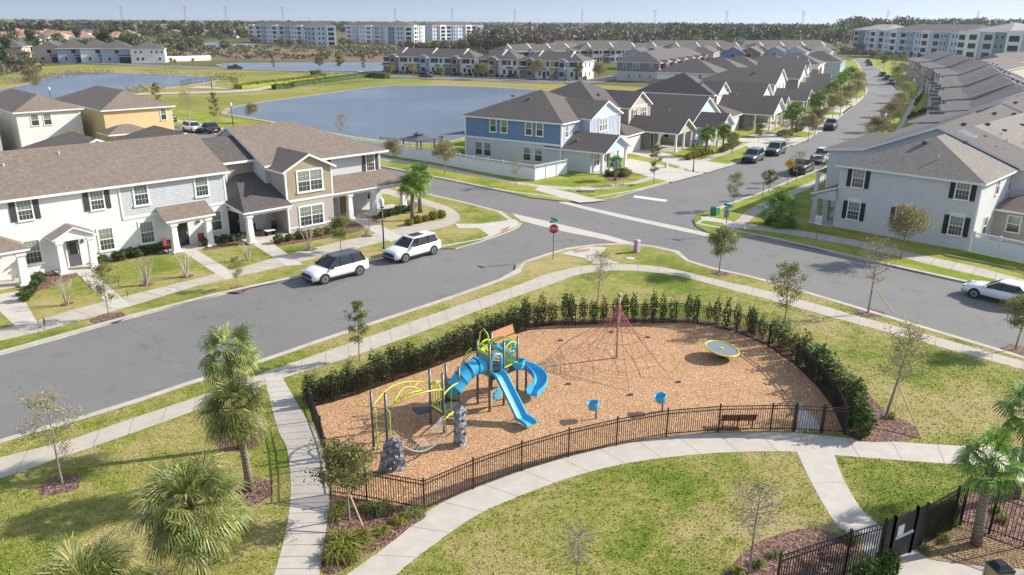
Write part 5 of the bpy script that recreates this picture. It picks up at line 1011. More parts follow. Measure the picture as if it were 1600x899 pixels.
# rock climbers joined by a rope net
def rock(px, py, w, h, t, rz, lean, seed, lab=None):
    b = P3(px, py); q_ = random.Random(seed); q = MB(); nx, nz = 7, 9; grid = []
    for s_ in (-1, 1):
        for k in range(nz):
            for i in range(nx):
                fx = i / (nx - 1) - .5; fz = k / (nz - 1); ww = w * (1 - lean * fz) * (1 + q_.uniform(-.04, .04)); e = 1 - (abs(fx) * 2) ** 4 * .5
                q.v.append((fx * ww + lean * .25 * w * fz, s_ * t * e * (1 - .25 * fz) * (1 + q_.uniform(-.28, .28)), fz * h * (1 - .12 * abs(fx) * 2 * (fz > .9)) + (q_.uniform(-.05, .05) if fz > .9 else 0)))
    n = nx * nz
    for k in range(nz - 1):
        for i in range(nx - 1):
            a = k * nx + i; q.f.append((a, a + 1, a + nx + 1, a + nx)); q.f.append((n + a, n + a + nx, n + a + nx + 1, n + a + 1)); q.m += [0, 0]
    for k in range(nz - 1):
        for i in (0, nx - 1): a = k * nx + i; q.f.append((a, a + nx, n + a + nx, n + a)); q.m.append(0)
    for i in range(nx - 1): a = (nz - 1) * nx + i; q.f.append((a, a + 1, n + a + 1, n + a)); q.m.append(0)
    me = q.mesh('rock_panel', RK); o = ob('climbing_rock', me, T, L(b), rz); 
    for k in range(5): c = MB(); x_, z_ = q_.uniform(-.3, .3) * w, h * (.15 + .17 * k); c.cone((x_, -t * 1.2, z_), (x_, -t * 1.0 - .13, z_), .09, .05, 7); ob('hand_hold', c.mesh('hand_hold', DECK if k % 2 else RK), o)
    return b
ra = rock(612, 736, 1.15, 1.5, .17, R(12), .45, 3); rb = rock(719, 695, .62, 1.95, .2, R(50), .1, 7)
ROPE = plain('grey_rope', (.3, .29, .28), .8)
A, B = Vector(L(ra)) + Vector((.4, .1, 1.15)), Vector(L(rb)) + Vector((-.2, -.05, .75)); P = [A.lerp(B, t / 12) + Vector((0, 0, -.55 * math.sin(PI * t / 12) - .1 * math.sin(2 * PI * t / 12))) for t in range(13)]; q = MB(); q.tube(P, .035, 7); part('net_rail', q, ROPE, True)
up_ = Vector(L(at('d', .9)))
for i in range(2, 11): q = MB(); q.tube([P[i], P[i].lerp(up_, .5) + Vector((0, 0, -.08)), up_], .012, 4); part('net_rope', q, ROPE)
for f_ in (.3, .6): q = MB(); q.tube([P[i].lerp(up_, f_) + Vector((0, 0, -.05)) for i in range(2, 11)], .012, 4); part('net_rope', q, ROPE)
# rope pyramid
NP = P3(963, 560); NT = thing('rope_pyramid', tuple(NP), 0, 'red rope climbing pyramid round a tall pale mast', 'climbing net'); RROPE = plain('red_rope', (.4, .13, .12), .8); MAST = plain('pale_mast', (.42, .33, .27), .6)
q = MB(); q.cone((0, 0, 0), (0, 0, 3.6), .06, .05, 10); q.cone((0, 0, 3.6), (0, 0, 3.75), .12, .1, 10); ob('mast', q.mesh('mast', MAST, True), NT)
anc = [P3(888, 601), P3(876, 533), P3(1012, 528), P3(1060, 598), P3(955, 520), P3(985, 618)]; anc = sorted([p - NP for p in anc], key=lambda p: math.atan2(p.y, p.x)); tp = Vector((0, 0, 3.3)); tpm = 2.2
def edge(i, z): a = anc[i % len(anc)]; t = ((3.3 - z) / 3.3) ** 1.7; return Vector((a.x * t * .9 + a.normalized().x * .25 * (t < 1) * min(1, t * 8), a.y * t * .9 + a.normalized().y * .25 * (t < 1) * min(1, t * 8), z))
for i in range(len(anc)):
    q = MB(); q.tube([edge(i, z) for z in (3.3, 2.8, 2.2, 1.6, 1.0, .5, .0)], .015, 5); ob('anchor_rope', q.mesh('anchor_rope', RROPE), NT); q = MB(); q.box(anc[i].x - .12, anc[i].x + .12, anc[i].y - .05, anc[i].y + .05, 0, .09); ob('anchor', q.mesh('anchor', GPOST), NT)
for z in (.6, 1.0, 1.5, 2.0, 2.35, 2.6, 2.85):
    q = MB(); pts = []
    for i in range(len(anc)): a, b = edge(i, z), edge(i + 1, z); pts += [a, a.lerp(b, .5) * 1 + Vector((0, 0, -.08))]
    pts.append(pts[0]); q.tube(pts, .011, 4); ob('net_ring', q.mesh('net_ring', RROPE), NT)
for i in range(len(anc)):
    for f_ in (.33, .66): q = MB(); q.tube([edge(i, z).lerp(edge(i + 1, z), f_) for z in (.55, 1.0, 1.5, 2.0, 2.5, 2.9)], .010, 4); ob('net_rope', q.mesh('net_rope', RROPE), NT)
    for z in (1.7, 2.3): q = MB(); q.tube([edge(i, z), (0, 0, z + .45)], .010, 4); ob('net_rope', q.mesh('net_rope', RROPE), NT)
# spinning disc and two bucket spinners
c = AT(1128, 545, .52); D_ = thing('spinner_disc', (c.x, c.y, Z), R(-20), 'tilted round spinner disc with lime rim on the wood chips', 'spinner')
tl = Matrix.Rotation(R(9), 4, 'Y'); q = MB(); q.cone((0, 0, 0), (0, 0, .42), .2, .16, 12); ob('pedestal', q.mesh('pedestal', DECK), D_)
q = MB(); q.cone((0, 0, -.02), (0, 0, .02), .9, .9, 40); me = q.mesh('disc', plain('grey_net_fabric', (.15, .17, .19), .6, 0, .2, 8)); me.transform(Matrix.Translation((0, 0, .5)) @ tl); ob('disc', me, D_)
q = MB(); q.tube([(.92 * math.cos(t), .92 * math.sin(t), .02) for t in [k * PI / 24 for k in range(49)]], .045, 8); me = q.mesh('rim', YG, True); me.transform(Matrix.Translation((0, 0, .5)) @ tl); ob('rim', me, D_)
q = MB(); q.cone((0, 0, .0), (0, 0, .06), .1, .09, 12); me = q.mesh('hub', YG); me.transform(Matrix.Translation((0, 0, .5)) @ tl); ob('hub', me, D_)
for i, (px, py, rz, lab) in enumerate(((932, 636, 0, 'blue bucket seat spinner nearer the slide'), (1036, 624, .4, 'blue bucket seat spinner nearer the bench'))):
    c = AT(px, py, .62); S_ = thing('bucket_spinner', (c.x, c.y, Z), rz, lab, 'spinner', 'blue bucket spinners'); q = MB(); q.cone((0, 0, 0), (0, 0, .45), .04, .04, 8); ob('pole', q.mesh('pole', GPOST), S_)
    q = MB(); q.lathe([(.02, .42), (.2, .43), (.25, .5), (.28, .72), (.3, .76), (.27, .77), (.24, .7), (.2, .52), (.02, .5)], 20); me = q.mesh('bucket', BLU, True); me.transform(Matrix.Translation((0, 0, .1)) @ Matrix.Rotation(R(-14), 4, 'Y')); ob('bucket', me, S_)
# benches
WOODB = plain('tan_bench_slats', (.5, .27, .14), .6, 0, .12, 5); WOODR = plain('red_brown_bench_slats', (.3, .11, .05), .6, 0, .12, 5)
def bench(loc, rz, lab, mat, L_=1.8, back=.5):
    Bn = thing('bench', loc, rz, lab, 'bench', 'playground benches')
    q = MB(); [q.box(-L_ / 2, L_ / 2, -.28 + k * .115, -.18 + k * .115, .42, .46) for k in range(4)]; ob('seat', q.mesh('seat', mat), Bn)
    q = MB(); n = 5 if back > .45 else 3
    for k in range(n): y0 = .2 + k * .03; z0 = .5 + k * .1; q.box(-L_ / 2, L_ / 2, y0, y0 + .035, z0, z0 + .095)
    ob('backrest', q.mesh('backrest', mat), Bn)
    for a in (-L_ * .42, 0, L_ * .42): q = MB(); q.tube([(a, -.25, .0), (a, -.25, .41), (a, .2, .41), (a, .36, .5 + n * .1)], .025, 6); q.tube([(a, .12, 0), (a, .16, .41)], .025, 6); ob('leg', q.mesh('leg', BLK), Bn)
dF = Vector(FB[12]) - Vector(FB[14]); c = P3(791, 541); bench((c.x + .15, c.y + .1, Z), math.atan2(dF.y, dF.x) + PI, 'tan wood bench standing behind the play structure by the rear fence', WOODB, 1.75, .5) if 0 else bench((c.x, c.y, Z), math.atan2(dF.y, dF.x), 'tan wood bench standing behind the play structure by the rear fence', WOODB, 1.75, .5)
c = P3(1150, 668); bench((c.x, c.y, Z), PI + R(2), 'red brown bench just inside the front fence left of the gate', WOODR, 1.6, .3)
# ---------------------------------------------------------------- street furniture
WGLB = N('lantern_glass'); WGLB.out((.75, .77, .78), .3); WGLB = MAT['lantern_glass']; POLEC = plain('grey_brown_pole', (.07, .06, .055), .5)
def lamp(px, py, h, lab, mat=POLEC, z=Z, s=1.0):
    a = G(px, py, z); Lp = thing('street_lamp', (a[0], a[1], z), 0, lab, 'street lamp', 'street lamps')
    q = MB(); q.cone((0, 0, 0), (0, 0, .25), .12, .1, 10); q.cone((0, 0, .25), (0, 0, h - .9), .065, .05, 10); ob('pole', q.mesh('pole', mat, True), Lp)
    q = MB(); q.lathe([(.05, h - .9), (.13, h - .86), (.16, h - .8), (.1, h - .76), (.1, h - .72)], 12); ob('collar', q.mesh('collar', BLK), Lp)
    q = MB(); q.lathe([(.12, h - .74), (.19, h - .5), (.21, h - .35), (.17, h - .18), (.07, h - .08), (.02, h)], 12); ob('lantern', q.mesh('lantern', WGLB, True), Lp)
    q = MB()
    for k in range(4): t = k * PI / 2; q.tube([(.13 * math.cos(t), .13 * math.sin(t), h - .75), (.22 * math.cos(t), .22 * math.sin(t), h - .35), (.14 * math.cos(t), .14 * math.sin(t), h - .1)], .012, 4)
    ob('cage', q.mesh('cage', BLK), Lp); return Lp
lamp(600, 391, 4.3, 'street lamp with white lantern between the two white cars'); lamp(1083, 268, 4.6, 'dark street lamp on the grass by the taupe house driveway', BLK); lamp(365, 203, 4.5, 'street lamp rising behind the beige tower roof', BLK); lamp(84, 180, 5.2, 'street lamp standing between the white and yellow houses', BLK); lamp(1350, 150, 4.6, 'street lamp at the left kerb of the far bend', BLK); lamp(1377, 222, 4.4, 'street lamp among the right kerb trees', BLK); lamp(1423, 153, 4.5, 'street lamp beside the far right sidewalk', BLK); lamp(882, 130, 4.5, 'street lamp before the lake townhouses', BLK)
SIGNR = plain('stop_sign_red', (.42, .012, .02), .45); SGRN = plain('street_sign_green', (.02, .22, .2), .5); SYEL = plain('warning_yellow', (.8, .42, .01), .5); SBACK = plain('aluminium_sign_back', (.4, .41, .42), .45, .6); GALV = plain('galvanised_post', (.25, .25, .25), .5, .5)
FONT = None
def text(body, size, par, loc, mat, rz=0, name='lettering'):
    cu = bpy.data.curves.new(name, 'FONT'); cu.body = body; cu.size = size; cu.align_x = 'CENTER'; cu.align_y = 'CENTER'; cu.extrude = .002; cu.materials.append(mat); tmp = bpy.data.objects.new('t', cu); col.objects.link(tmp); bpy.context.view_layer.update()
    me = bpy.data.meshes.new_from_object(tmp.evaluated_get(bpy.context.evaluated_depsgraph_get())); bpy.data.objects.remove(tmp); me.transform(Matrix.Rotation(PI / 2, 4, 'X')); me.name = name; o = ob(name, me, par, loc, rz); return o
def stop_sign(px, py, rz, lab, text_=True, blades=True):
    a = G(px, py, Z); S_ = thing('stop_sign', (a[0], a[1], Z), rz, lab, 'stop sign', 'stop signs'); ob('post', MB().box(-.03, .03, -.03, .03, 0, 2.9).mesh('post', GALV), S_)
    q = MB(); r_ = .4; oc = [(r_ * math.cos(PI / 8 + k * PI / 4), r_ * math.sin(PI / 8 + k * PI / 4)) for k in range(8)]
    b = len(q.v); q.v += [(x_, -.05, 2.45 + z_) for x_, z_ in oc] + [(x_, -.035, 2.45 + z_) for x_, z_ in oc]; q.f.append(tuple(range(8))); q.f.append(tuple(range(15, 7, -1))); q.m += [0, 1]
    for k in range(8): j = (k + 1) % 8; q.f.append((k, k + 8, j + 8, j)); q.m.append(1)
    pl_ = ob('sign_plate', q.mesh('sign_plate', [TRIM, SBACK]), S_); q = MB(); q.v += [(x_ * .93, -.055, 2.45 + z_ * .93) for x_, z_ in oc]; q.f.append(tuple(range(8))); q.m.append(0); ob('red_face', q.mesh('red_face', SIGNR), pl_)
    text('STOP', .3, pl_, (0, -.06, 2.45), TRIM)
    if blades:
        ob('street_name_blade', MB().box(-.38, .38, -.01, .01, 2.93, 3.1).mesh('street_name_blade', SGRN), S_, (0, 0, 0), .5); ob('street_name_blade', MB().box(-.38, .38, -.01, .01, 3.12, 3.29).mesh('street_name_blade', SGRN), S_, (0, 0, 0), -1.07)
stop_sign(864, 406, R(4), 'red stop sign facing the camera at the park corner', True); stop_sign(1191, 310, R(-118 + 180 + 90), 'stop sign seen from behind on the right kerb of the main street', blades=False)
def name_post(px, py, h, lab):
    a = G(px, py, Z); S_ = thing('street_name_sign', (a[0], a[1], Z), 0, lab, 'street sign', 'street name signs'); ob('post', MB().box(-.03, .03, -.03, .03, 0, h).mesh('post', GALV), S_)
    ob('street_name_blade', MB().box(-.4, .4, -.01, .01, h, h + .2).mesh('street_name_blade', SGRN), S_, (0, 0, 0), .6); ob('street_name_blade', MB().box(-.4, .4, -.01, .01, h + .22, h + .42).mesh('street_name_blade', SGRN), S_, (0, 0, 0), -.9); ob('sign_back', MB().box(-.3, .3, .04, .06, h - .8, h - .1).mesh('sign_back', SBACK), S_, (0, 0, 0), .4)
name_post(962, 293, 2.9, 'teal street name sign in front of the blue house porch'); name_post(1133, 367, 2.3, 'small street name sign on the right corner island')
a = G(1230, 290, Z); S_ = thing('warning_sign', (a[0], a[1], Z), R(-30), 'yellow diamond warning sign on the right kerb', 'road sign'); ob('post', MB().box(-.03, .03, -.03, .03, 0, 2.2).mesh('post', GALV), S_); q = MB(); q.box(-.42, .42, -.05, -.035, -.42, .42); me = q.mesh('sign_plate', SYEL); me.transform(Matrix.Translation((0, 0, 2.45)) @ Matrix.Rotation(R(45), 4, 'Y')); sp_ = ob('sign_plate', me, S_)
for z in (2.55, 2.35): ob('symbol', MB().box(-.2, .2, -.06, -.052, z, z + .06).mesh('symbol', BLK), sp_)
a = G(1275, 375, Z); S_ = thing('parking_sign', (a[0], a[1], Z), R(-35), 'white rectangular sign on a post before the corner row', 'road sign'); ob('post', MB().box(-.025, .025, -.025, .025, 0, 1.9).mesh('post', GALV), S_); sp_ = ob('sign_plate', MB().box(-.25, .25, -.045, -.03, 1.35, 2.1).mesh('sign_plate', TRIM), S_)
for k in range(4): ob('printed_line', MB().box(-.17, .17, -.05, -.046, 1.5 + k * .14, 1.54 + k * .14).mesh('printed_line', SHUT), sp_)
def box_thing(name, px, py, w_, d_, h_, mat, lab, cat, rz=0.8, cap=None):
    a = G(px, py, Z); o = thing(name, (a[0], a[1], Z), rz, lab, cat); q = MB(); q.taper(0, 0, 0, h_, w_ / 2, d_ / 2, w_ / 2 * .93, d_ / 2 * .93); ob('body', q.mesh('body', mat), o); q = MB(); q.taper(0, 0, h_, h_ + .06, w_ / 2, d_ / 2, w_ / 2 * .8, d_ / 2 * .8); ob('lid', q.mesh('lid', cap or mat), o); return o
PURP = plain('mauve_plastic', (.44, .3, .4), .5); GRNB = plain('green_cabinet', (.03, .2, .1), .5)
box_thing('utility_pedestal', 995, 394, .42, .36, .95, PURP, 'mauve utility pedestal on the park corner grass', 'utility box'); box_thing('utility_cabinet', 1117, 336, .75, .65, .75, GRNB, 'green utility cabinet on the right corner grass', 'utility box'); box_thing('utility_pedestal', 1041, 262, .3, .3, .6, STG, 'small grey utility pedestal on the driveway island', 'utility box')
for px, py, rx, lab in ((985, 404, .35, 'round utility lid in the grass by the mauve pedestal'), (557, 386, .3, 'small concrete lid on the lawn before the beige tower'), (268, 453, .25, 'white meter lid on the lawn below the two myrtles'), (918, 299, .8, 'concrete utility slab by the lakeside corner')):
    a = G(px, py, Z); q = MB(); q.cone((0, 0, 0), (0, 0, .03), rx, rx, 16) if rx != .8 else q.box(-.8, .8, -.5, .5, 0, .25); tag(ob('manhole_cover', q.mesh('manhole_cover', CONCL), None, (a[0], a[1], Z)), lab, 'utility lid')
c = AT(1563, 886, .95); TC = thing('trash_can', (c.x, c.y, Z), .15, 'square beige trash can with dark lid at the lower right corner', 'trash can'); q = MB(); q.box(-.26, .26, -.26, .26, .05, .9); ob('body', q.mesh('body', TANP), TC)
for a, b in ((-.27, -.27), (.27, -.27), (-.27, .27), (.27, .27)): ob('corner_post', MB().box(a - .03, a + .03, b - .03, b + .03, 0, .93).mesh('corner_post', SBACK), TC)
q = MB(); q.box(-.3, .3, -.3, .3, .93, .99); q.taper(0, 0, .99, 1.12, .24, .24, .14, .14); ob('lid', q.mesh('lid', BLK), TC); q = MB()
for k in range(8): q.box(-.24 + k * .065, -.215 + k * .065, -.275, -.262, .1, .86)
ob('slats', q.mesh('slats', DKGREY), TC)
# white vinyl fences
VIN = plain('white_vinyl', (.72, .74, .76), .4, 0, .04)
def vinyl(pts, h, lab, lattice=True, name='vinyl_fence', z=Z):
    o = pts[0]; b = thing(name, (o[0], o[1], z), 0, lab, 'fence', None); n = 0; first = True
    for a, c in zip(pts, pts[1:]):
        A = Vector((a[0] - o[0], a[1] - o[1])); B = Vector((c[0] - o[0], c[1] - o[1])); L_ = (B - A).length; k = max(1, round(L_ / 2.3)); d = (B - A).normalized()
        for i in range(k):
            p = A.lerp(B, i / k); q_ = A.lerp(B, (i + 1) / k); lo = h - .38 if lattice else h; q = MB(); q.wall2([p, q_], .03, lo, .05); q.wall2([p, q_], lo - .08, lo, .09); ob('panel', q.mesh('panel', VIN), b)
            if lattice:
                q = MB(); q.wall2([p, q_], h - .07, h, .08); n_ = int((q_ - p).length / .13)
                for j in range(n_ + 1): m_ = p.lerp(q_, j / n_); s_ = d * .13; x0 = m_ - s_; x1 = m_ + s_; q.tube([(x0.x, x0.y, lo), (x1.x, x1.y, h - .05)], .014, 4); q.tube([(x1.x, x1.y, lo), (x0.x, x0.y, h - .05)], .014, 4)
                ob('lattice', q.mesh('lattice', VIN), b)
            for cc in ((p, q_) if first else (q_,)): q = MB(); q.box(cc.x - .065, cc.x + .065, cc.y - .065, cc.y + .065, 0, h + .05); q.taper(cc.x, cc.y, h + .05, h + .13, .09, .09, .02, .02); ob('post', q.mesh('post', VIN), b)
            first = False
    return b
A_ = Vector(G(835, 282.5, Z)); s0_ = Vector(G(596, 241.5, Z)); vinyl([tuple(s0_ + B_dir * 14), tuple(s0_), G(680, 255, Z), G(740, 267, Z), tuple(A_), G(885, 272, Z)], 1.75, 'long white vinyl fence with lattice top round the blue house garden'); vinyl([G(1517, 394, Z), G(1600, 412, Z), G(1700, 437, Z)], 1.65, 'white vinyl lattice fence at the right edge beside the corner row')
vinyl([G(1052, 116, .05), G(1104, 118, .05)], 1.8, 'white vinyl fence far behind by the slate townhouse end', False, z=.05)
# black gazebo in the garden by the lake, fenced overlook and shelter by the left lake
a = G(655, 241, Z); GZB = thing('gazebo', (a[0], a[1], Z), R(45), 'black two tier gazebo in the garden beside the lake', 'gazebo')
for x_ in (-1.5, 1.5):
    for y_ in (-1.5, 1.5): ob('post', MB().box(x_ - .06, x_ + .06, y_ - .06, y_ + .06, 0, 2.1).mesh('post', BLK), GZB)
q = MB(); gable(q, -1.5, 1.5, -1.5, 1.5, 2.15, .35, 'x', True, True, .35, .06); ob('roof', q.mesh('roof', [DKGREY, BLK]), GZB); q = MB(); gable(q, -.5, .5, -.5, .5, 2.75, .45, 'x', True, True, .1, .06); ob('roof_cap', q.mesh('roof_cap', [DKGREY, BLK]), GZB)
iron_fence([GL([(595, 228), (640, 232), (700, 238)], Z)], 1.3, 'thin black garden fence along the lake shore', 'garden_fence', BLK, sp=.25)
iron_fence([GL([(283, 136), (300, 131.5), (330, 128), (360, 128.5), (372, 133)], .14)], 1.6, 'black railing round the overlook at the left lake', 'overlook_railing', BLK, sp=.4)
iron_fence([GL([(448, 139), (520, 133), (600, 125)], .06)], 1.2, 'long black fence along the yellow hedges', 'hedge_fence', BLK, sp=.5)
a = G(334, 140); o_ = thing('shelter_kiosk', (a[0], a[1], .1), .5, 'small grey kiosk board by the lake overlook', 'kiosk'); ob('post', MB().box(-.5, -.3, -.1, .1, 0, 1.8).mesh('post', BLK), o_); ob('board', MB().box(-.3, .6, -.05, .05, .9, 1.7).mesh('board', STG), o_)
# porch chairs
RED = plain('dull_red_paint', (.2, .03, .035), .6)
def chair(u, v, rz, lab, mat, name='porch_chair', group='porch chairs'):
    x_, y_ = UV(u, v); C_ = thing(name, (x_, y_, .2), R(45) + rz, lab, 'chair', group); ob('seat', MB().box(-.24, .24, -.24, .24, .4, .45).mesh('seat', mat), C_); ob('backrest', MB().box(-.24, .24, .2, .25, .45, 1.0).mesh('backrest', mat), C_)
    for a_, b_ in ((-.21, -.21), (.21, -.21), (-.21, .21), (.21, .21)): ob('leg', MB().box(a_ - .02, a_ + .02, b_ - .02, b_ + .02, 0, .4).mesh('leg', BLK), C_)
chair(22.6, 60.9, .5, 'dull red chair left of the porch columns', RED); chair(25.2, 60.6, -.4, 'dull red chair right of the navy door', RED); chair(30.0, 60.6, .6, 'black patio chair left under the hipped porch', BLK); chair(31.5, 60.4, -.7, 'black patio chair right under the hipped porch', BLK)
x_, y_ = UV(30.8, 59.9); o_ = thing('patio_table', (x_, y_, .2), .8, 'low pale patio table between black porch chairs', 'table'); ob('table_top', MB().box(-.4, .4, -.3, .3, .4, .44).mesh('table_top', TRIM), o_)
for a_ in (-.33, .33): ob('leg', MB().box(a_ - .03, a_ + .03, -.25, .25, 0, .4).mesh('leg', BLK), o_)
# scalloped edging and path lights
for i in range(26):
    f_ = i / 25; a = Vector(G(1477, 400, Z)).lerp(Vector(G(1584, 421, Z)), f_); q = MB(); q.cone((0, -.03, .02), (0, .03, .02), .13, .13, 10); tag(ob('edging_scallop', q.mesh('edging_scallop', TANP) if i == 0 else bpy.data.meshes['edging_scallop'], None, (a.x, a.y, Z), R(-50)), 'tan scalloped edging piece on the corner row lawn, %s from the left' % ['first','second','third','fourth','fifth','sixth','seventh','eighth','ninth','tenth','eleventh','twelfth','thirteenth','fourteenth','fifteenth','sixteenth','seventeenth','eighteenth','nineteenth','twentieth','twenty first','twenty second','twenty third','twenty fourth','twenty fifth','twenty sixth'][i], 'lawn edging', 'scalloped lawn edging')
for px, py, pw in ((129, 441, 'upper left'), (186, 447, 'upper right'), (153, 462, 'lower left'), (200, 465, 'lower right')):
    a = G(px, py, Z); tag(ob('path_light', MB().cone((0, 0, 0), (0, 0, .4), .02, .02, 6).cone((0, 0, .4), (0, 0, .46), .07, .03, 8).mesh('path_light', BLK), None, (a[0], a[1], Z)), 'small black path light at the %s side of the first entry walk' % pw, 'path light', 'path lights by the entry walk')
# ---------------------------------------------------------------- vegetation
ORD = ['first', 'second', 'third', 'fourth', 'fifth', 'sixth', 'seventh', 'eighth', 'ninth', 'tenth', 'eleventh', 'twelfth', 'thirteenth', 'fourteenth', 'fifteenth', 'sixteenth', 'seventeenth', 'eighteenth', 'nineteenth']
TENS = ['twentieth', 'thirtieth', 'fortieth', 'fiftieth', 'sixtieth', 'seventieth', 'eightieth', 'ninetieth']; TEN = ['twenty', 'thirty', 'forty', 'fifty', 'sixty', 'seventy', 'eighty', 'ninety']
def nth(i):
    i += 1
    if i > 99: return 'hundred and ' + nth(i - 101) if i > 100 else 'hundredth'
    if i < 20: return ORD[i - 1]
    if i % 10 == 0 and i < 100: return TENS[i // 10 - 2]
    return TEN[i // 10 - 2] + ' ' + ORD[i % 10 - 1]
def leaf_quads(C, size, rng, flat=.0, asp=.6):
    "random leaf quads at points C (n,3)"
    n = len(C); a = rng.normal(size=(n, 3)); a /= np.linalg.norm(a, axis=1)[:, None]; b = rng.normal(size=(n, 3)); b[:, 2] *= (1 - flat); b -= a * (a * b).sum(1)[:, None]; b /= np.linalg.norm(b, axis=1)[:, None] + 1e-9
    s = size * rng.uniform(.6, 1.3, size=(n, 1)); a = a * s; b = b * s * asp; C = np.asarray(C); return np.stack([C - a - b * .3, C - a * .1 + b, C + a + b * .2, C + a * .1 - b], axis=1)
def tree_meshes(h, r, h0, leaves, leaf, seed, lsize=.07, twig=.5, limbs=9, trunk_r=.05, bark=None, lean=(0, 0), shape=1.0, tf=2):
    rng = np.random.default_rng(seed); q = random.Random(seed); bark = bark or BARK; m = MB(); cr = MB(); pts = []
    top = Vector((lean[0], lean[1], h * .93)); P = [Vector((lean[0] * t ** 1.4 + .04 * math.sin(5 * t + seed), lean[1] * t ** 1.4 + .04 * math.cos(4 * t), h * .93 * t)) for t in (0, .15, .3, .45, .6, .75, .9, 1)]; m.tube(P, [trunk_r * (1 - .85 * t) + .004 for t in (0, .15, .3, .45, .6, .75, .9, 1)], 7)
    for i in range(limbs):
        t = h0 / h + (1 - h0 / h) * (i + .5) / limbs * .95; z = t * h; k = min(6, int(t / .93 * 7)); st = P[k].lerp(P[k + 1], .5); st = Vector((st.x, st.y, min(z, h * .9))); f = (z - h0) / (h - h0); rad = r * (math.sin(PI * min(1, (.22 + .78 * f) ** shape)) * .85 + .18) * q.uniform(.75, 1.1); a = i * 2.4 + q.uniform(-.4, .4); en = st + Vector((math.cos(a) * rad, math.sin(a) * rad, rad * q.uniform(.35, .9)))
        mid_ = st.lerp(en, .5) + Vector((0, 0, -.06 * rad)); m.tube([st, mid_, en], [trunk_r * .34, trunk_r * .2, .005], 4)
        for j in range(tf * 4):
            u = q.uniform(.3, 1); b0 = st.lerp(en, u); d = Vector((q.gauss(0, 1), q.gauss(0, 1), q.uniform(-.1, 1.2))).normalized() * rad * q.uniform(.25, .55); e2 = b0 + d; m.tube([b0, e2], [.012, .004], 3); pts.append((b0, e2))
            for w_ in range(int(twig * 4)): c0 = b0.lerp(e2, q.uniform(.3, 1)); e3 = c0 + Vector((q.gauss(0, 1), q.gauss(0, 1), q.uniform(-.2, 1))).normalized() * rad * q.uniform(.12, .28); m.tube([c0, e3], [.006, .003], 3); pts.append((c0, e3))
    idx = rng.integers(0, len(pts), leaves); A = np.array([tuple(p[0]) for p in pts]); B = np.array([tuple(p[1]) for p in pts]); t = rng.uniform(.25, 1.1, (leaves, 1)); C = A[idx] + (B - A)[idx] * t + rng.normal(size=(leaves, 3)) * r * .13
    return m.mesh('trunk', bark), quads_mesh('crown', leaf_quads(C, lsize, rng), leaf)
TV = {}
def variety(k, **a): TV[k] = tree_meshes(**a)
variety('oak', h=3.6, r=1.35, h0=1.4, leaves=6500, leaf=LEAF, seed=1, lsize=.06, limbs=13, twig=.75, trunk_r=.06)
variety('olive', h=3.8, r=1.5, h0=1.5, leaves=6500, leaf=LEAFO, seed=2, lsize=.06, limbs=14, twig=.75, trunk_r=.06)
variety('sapling', h=3.6, r=.85, h0=1.0, leaves=2600, leaf=LEAF, seed=3, lsize=.045, limbs=12, trunk_r=.035)
variety('sparse', h=4.0, r=1.1, h0=1.3, leaves=1700, leaf=LEAFO, seed=4, lsize=.04, limbs=13, trunk_r=.045, twig=.8)
variety('bare', h=4.4, r=1.15, h0=1.7, leaves=1300, leaf=FARB, seed=5, lsize=.035, limbs=16, trunk_r=.06, twig=1.2)
variety('lean', h=4.0, r=1.3, h0=1.4, leaves=2000, leaf=LEAFO, seed=6, lsize=.045, limbs=13, trunk_r=.07, lean=(1.5, .9), twig=1)
variety('slim', h=3.4, r=.55, h0=.8, leaves=2600, leaf=LEAF, seed=7, lsize=.045, limbs=12, trunk_r=.03)
variety('bushy', h=3.4, r=1.0, h0=1.1, leaves=5000, leaf=LEAF, seed=8, lsize=.06, limbs=12, trunk_r=.05)
def tree(k, px, py, s, rz, lab, group=None, name='young_tree', z=Z, world=None, cat='tree'):
    a = world or G(px, py, z); T_, C_ = TV[k]; o = thing(name, (a[0], a[1], z), rz, lab, cat, group); o.scale = (s, s, s); ob('trunk', T_, o); ob('crown', C_, o); return o
def stake(par_px, top_z, end_px, lab):
    a = Vector((*G(*par_px, Z), Z + top_z)); b = Vector((*G(*end_px, Z), Z)); o = tag(ob('support_stake', MB().cone((0, 0, 0), tuple(b - a), .035, .035, 6).mesh('support_stake', STAKE), None, tuple(a)), lab, 'tree stake', 'wooden tree stakes')
tree('sparse', 98, 757, .96, 0, 'nearly bare young tree with white trunk in the left lawn mulch ring')
tree('oak', 545.5, 812, .8, 1, 'staked bushy young tree by the left corner of the playground fence'); stake((545.5, 812), 1.35, (573, 837), 'pale wooden stake propping the tree at the left fence corner')
tree('slim', 563, 564, 1.05, 2, 'slender green sapling on the grass between road and playground'); tree('sparse', 935, 472, .85, 1, 'sparse staked tree behind the rope pyramid'); stake((935, 470), 1.3, (953, 486), 'pale stake leaning on the tree behind the rope pyramid')
tree('oak', 1124, 427, .85, 3, 'small rounded tree in mulch on the kerb strip opposite the junction'); tree('sapling', 1224, 513, 1.15, 4, 'slender sapling right of the playground near the sidewalk'); tree('bare', 1356, 489, 1.08, 5, 'bare leaning tree with stake on the right kerb strip'); stake((1356, 488), 1.9, (1398, 492), 'wooden stake propping the bare tree on the kerb strip')
tree('lean', 1385, 655, 1.0, .3, 'leaning sparse tree in the bark bed right of the playground gate'); stake((1396, 648), 1.5, (1440, 686), 'long wooden stake propping the leaning tree by the gate'); tree('oak', 1588, 547, .85, 2, 'small tree cut by the right picture edge')
tree('bare', 1171, 895, .78, 2, 'leafless pale tree in the bark bed at the lower right'); tree('bare', 900, 925, .55, 1, 'leafless tree top at the bottom edge of the picture')
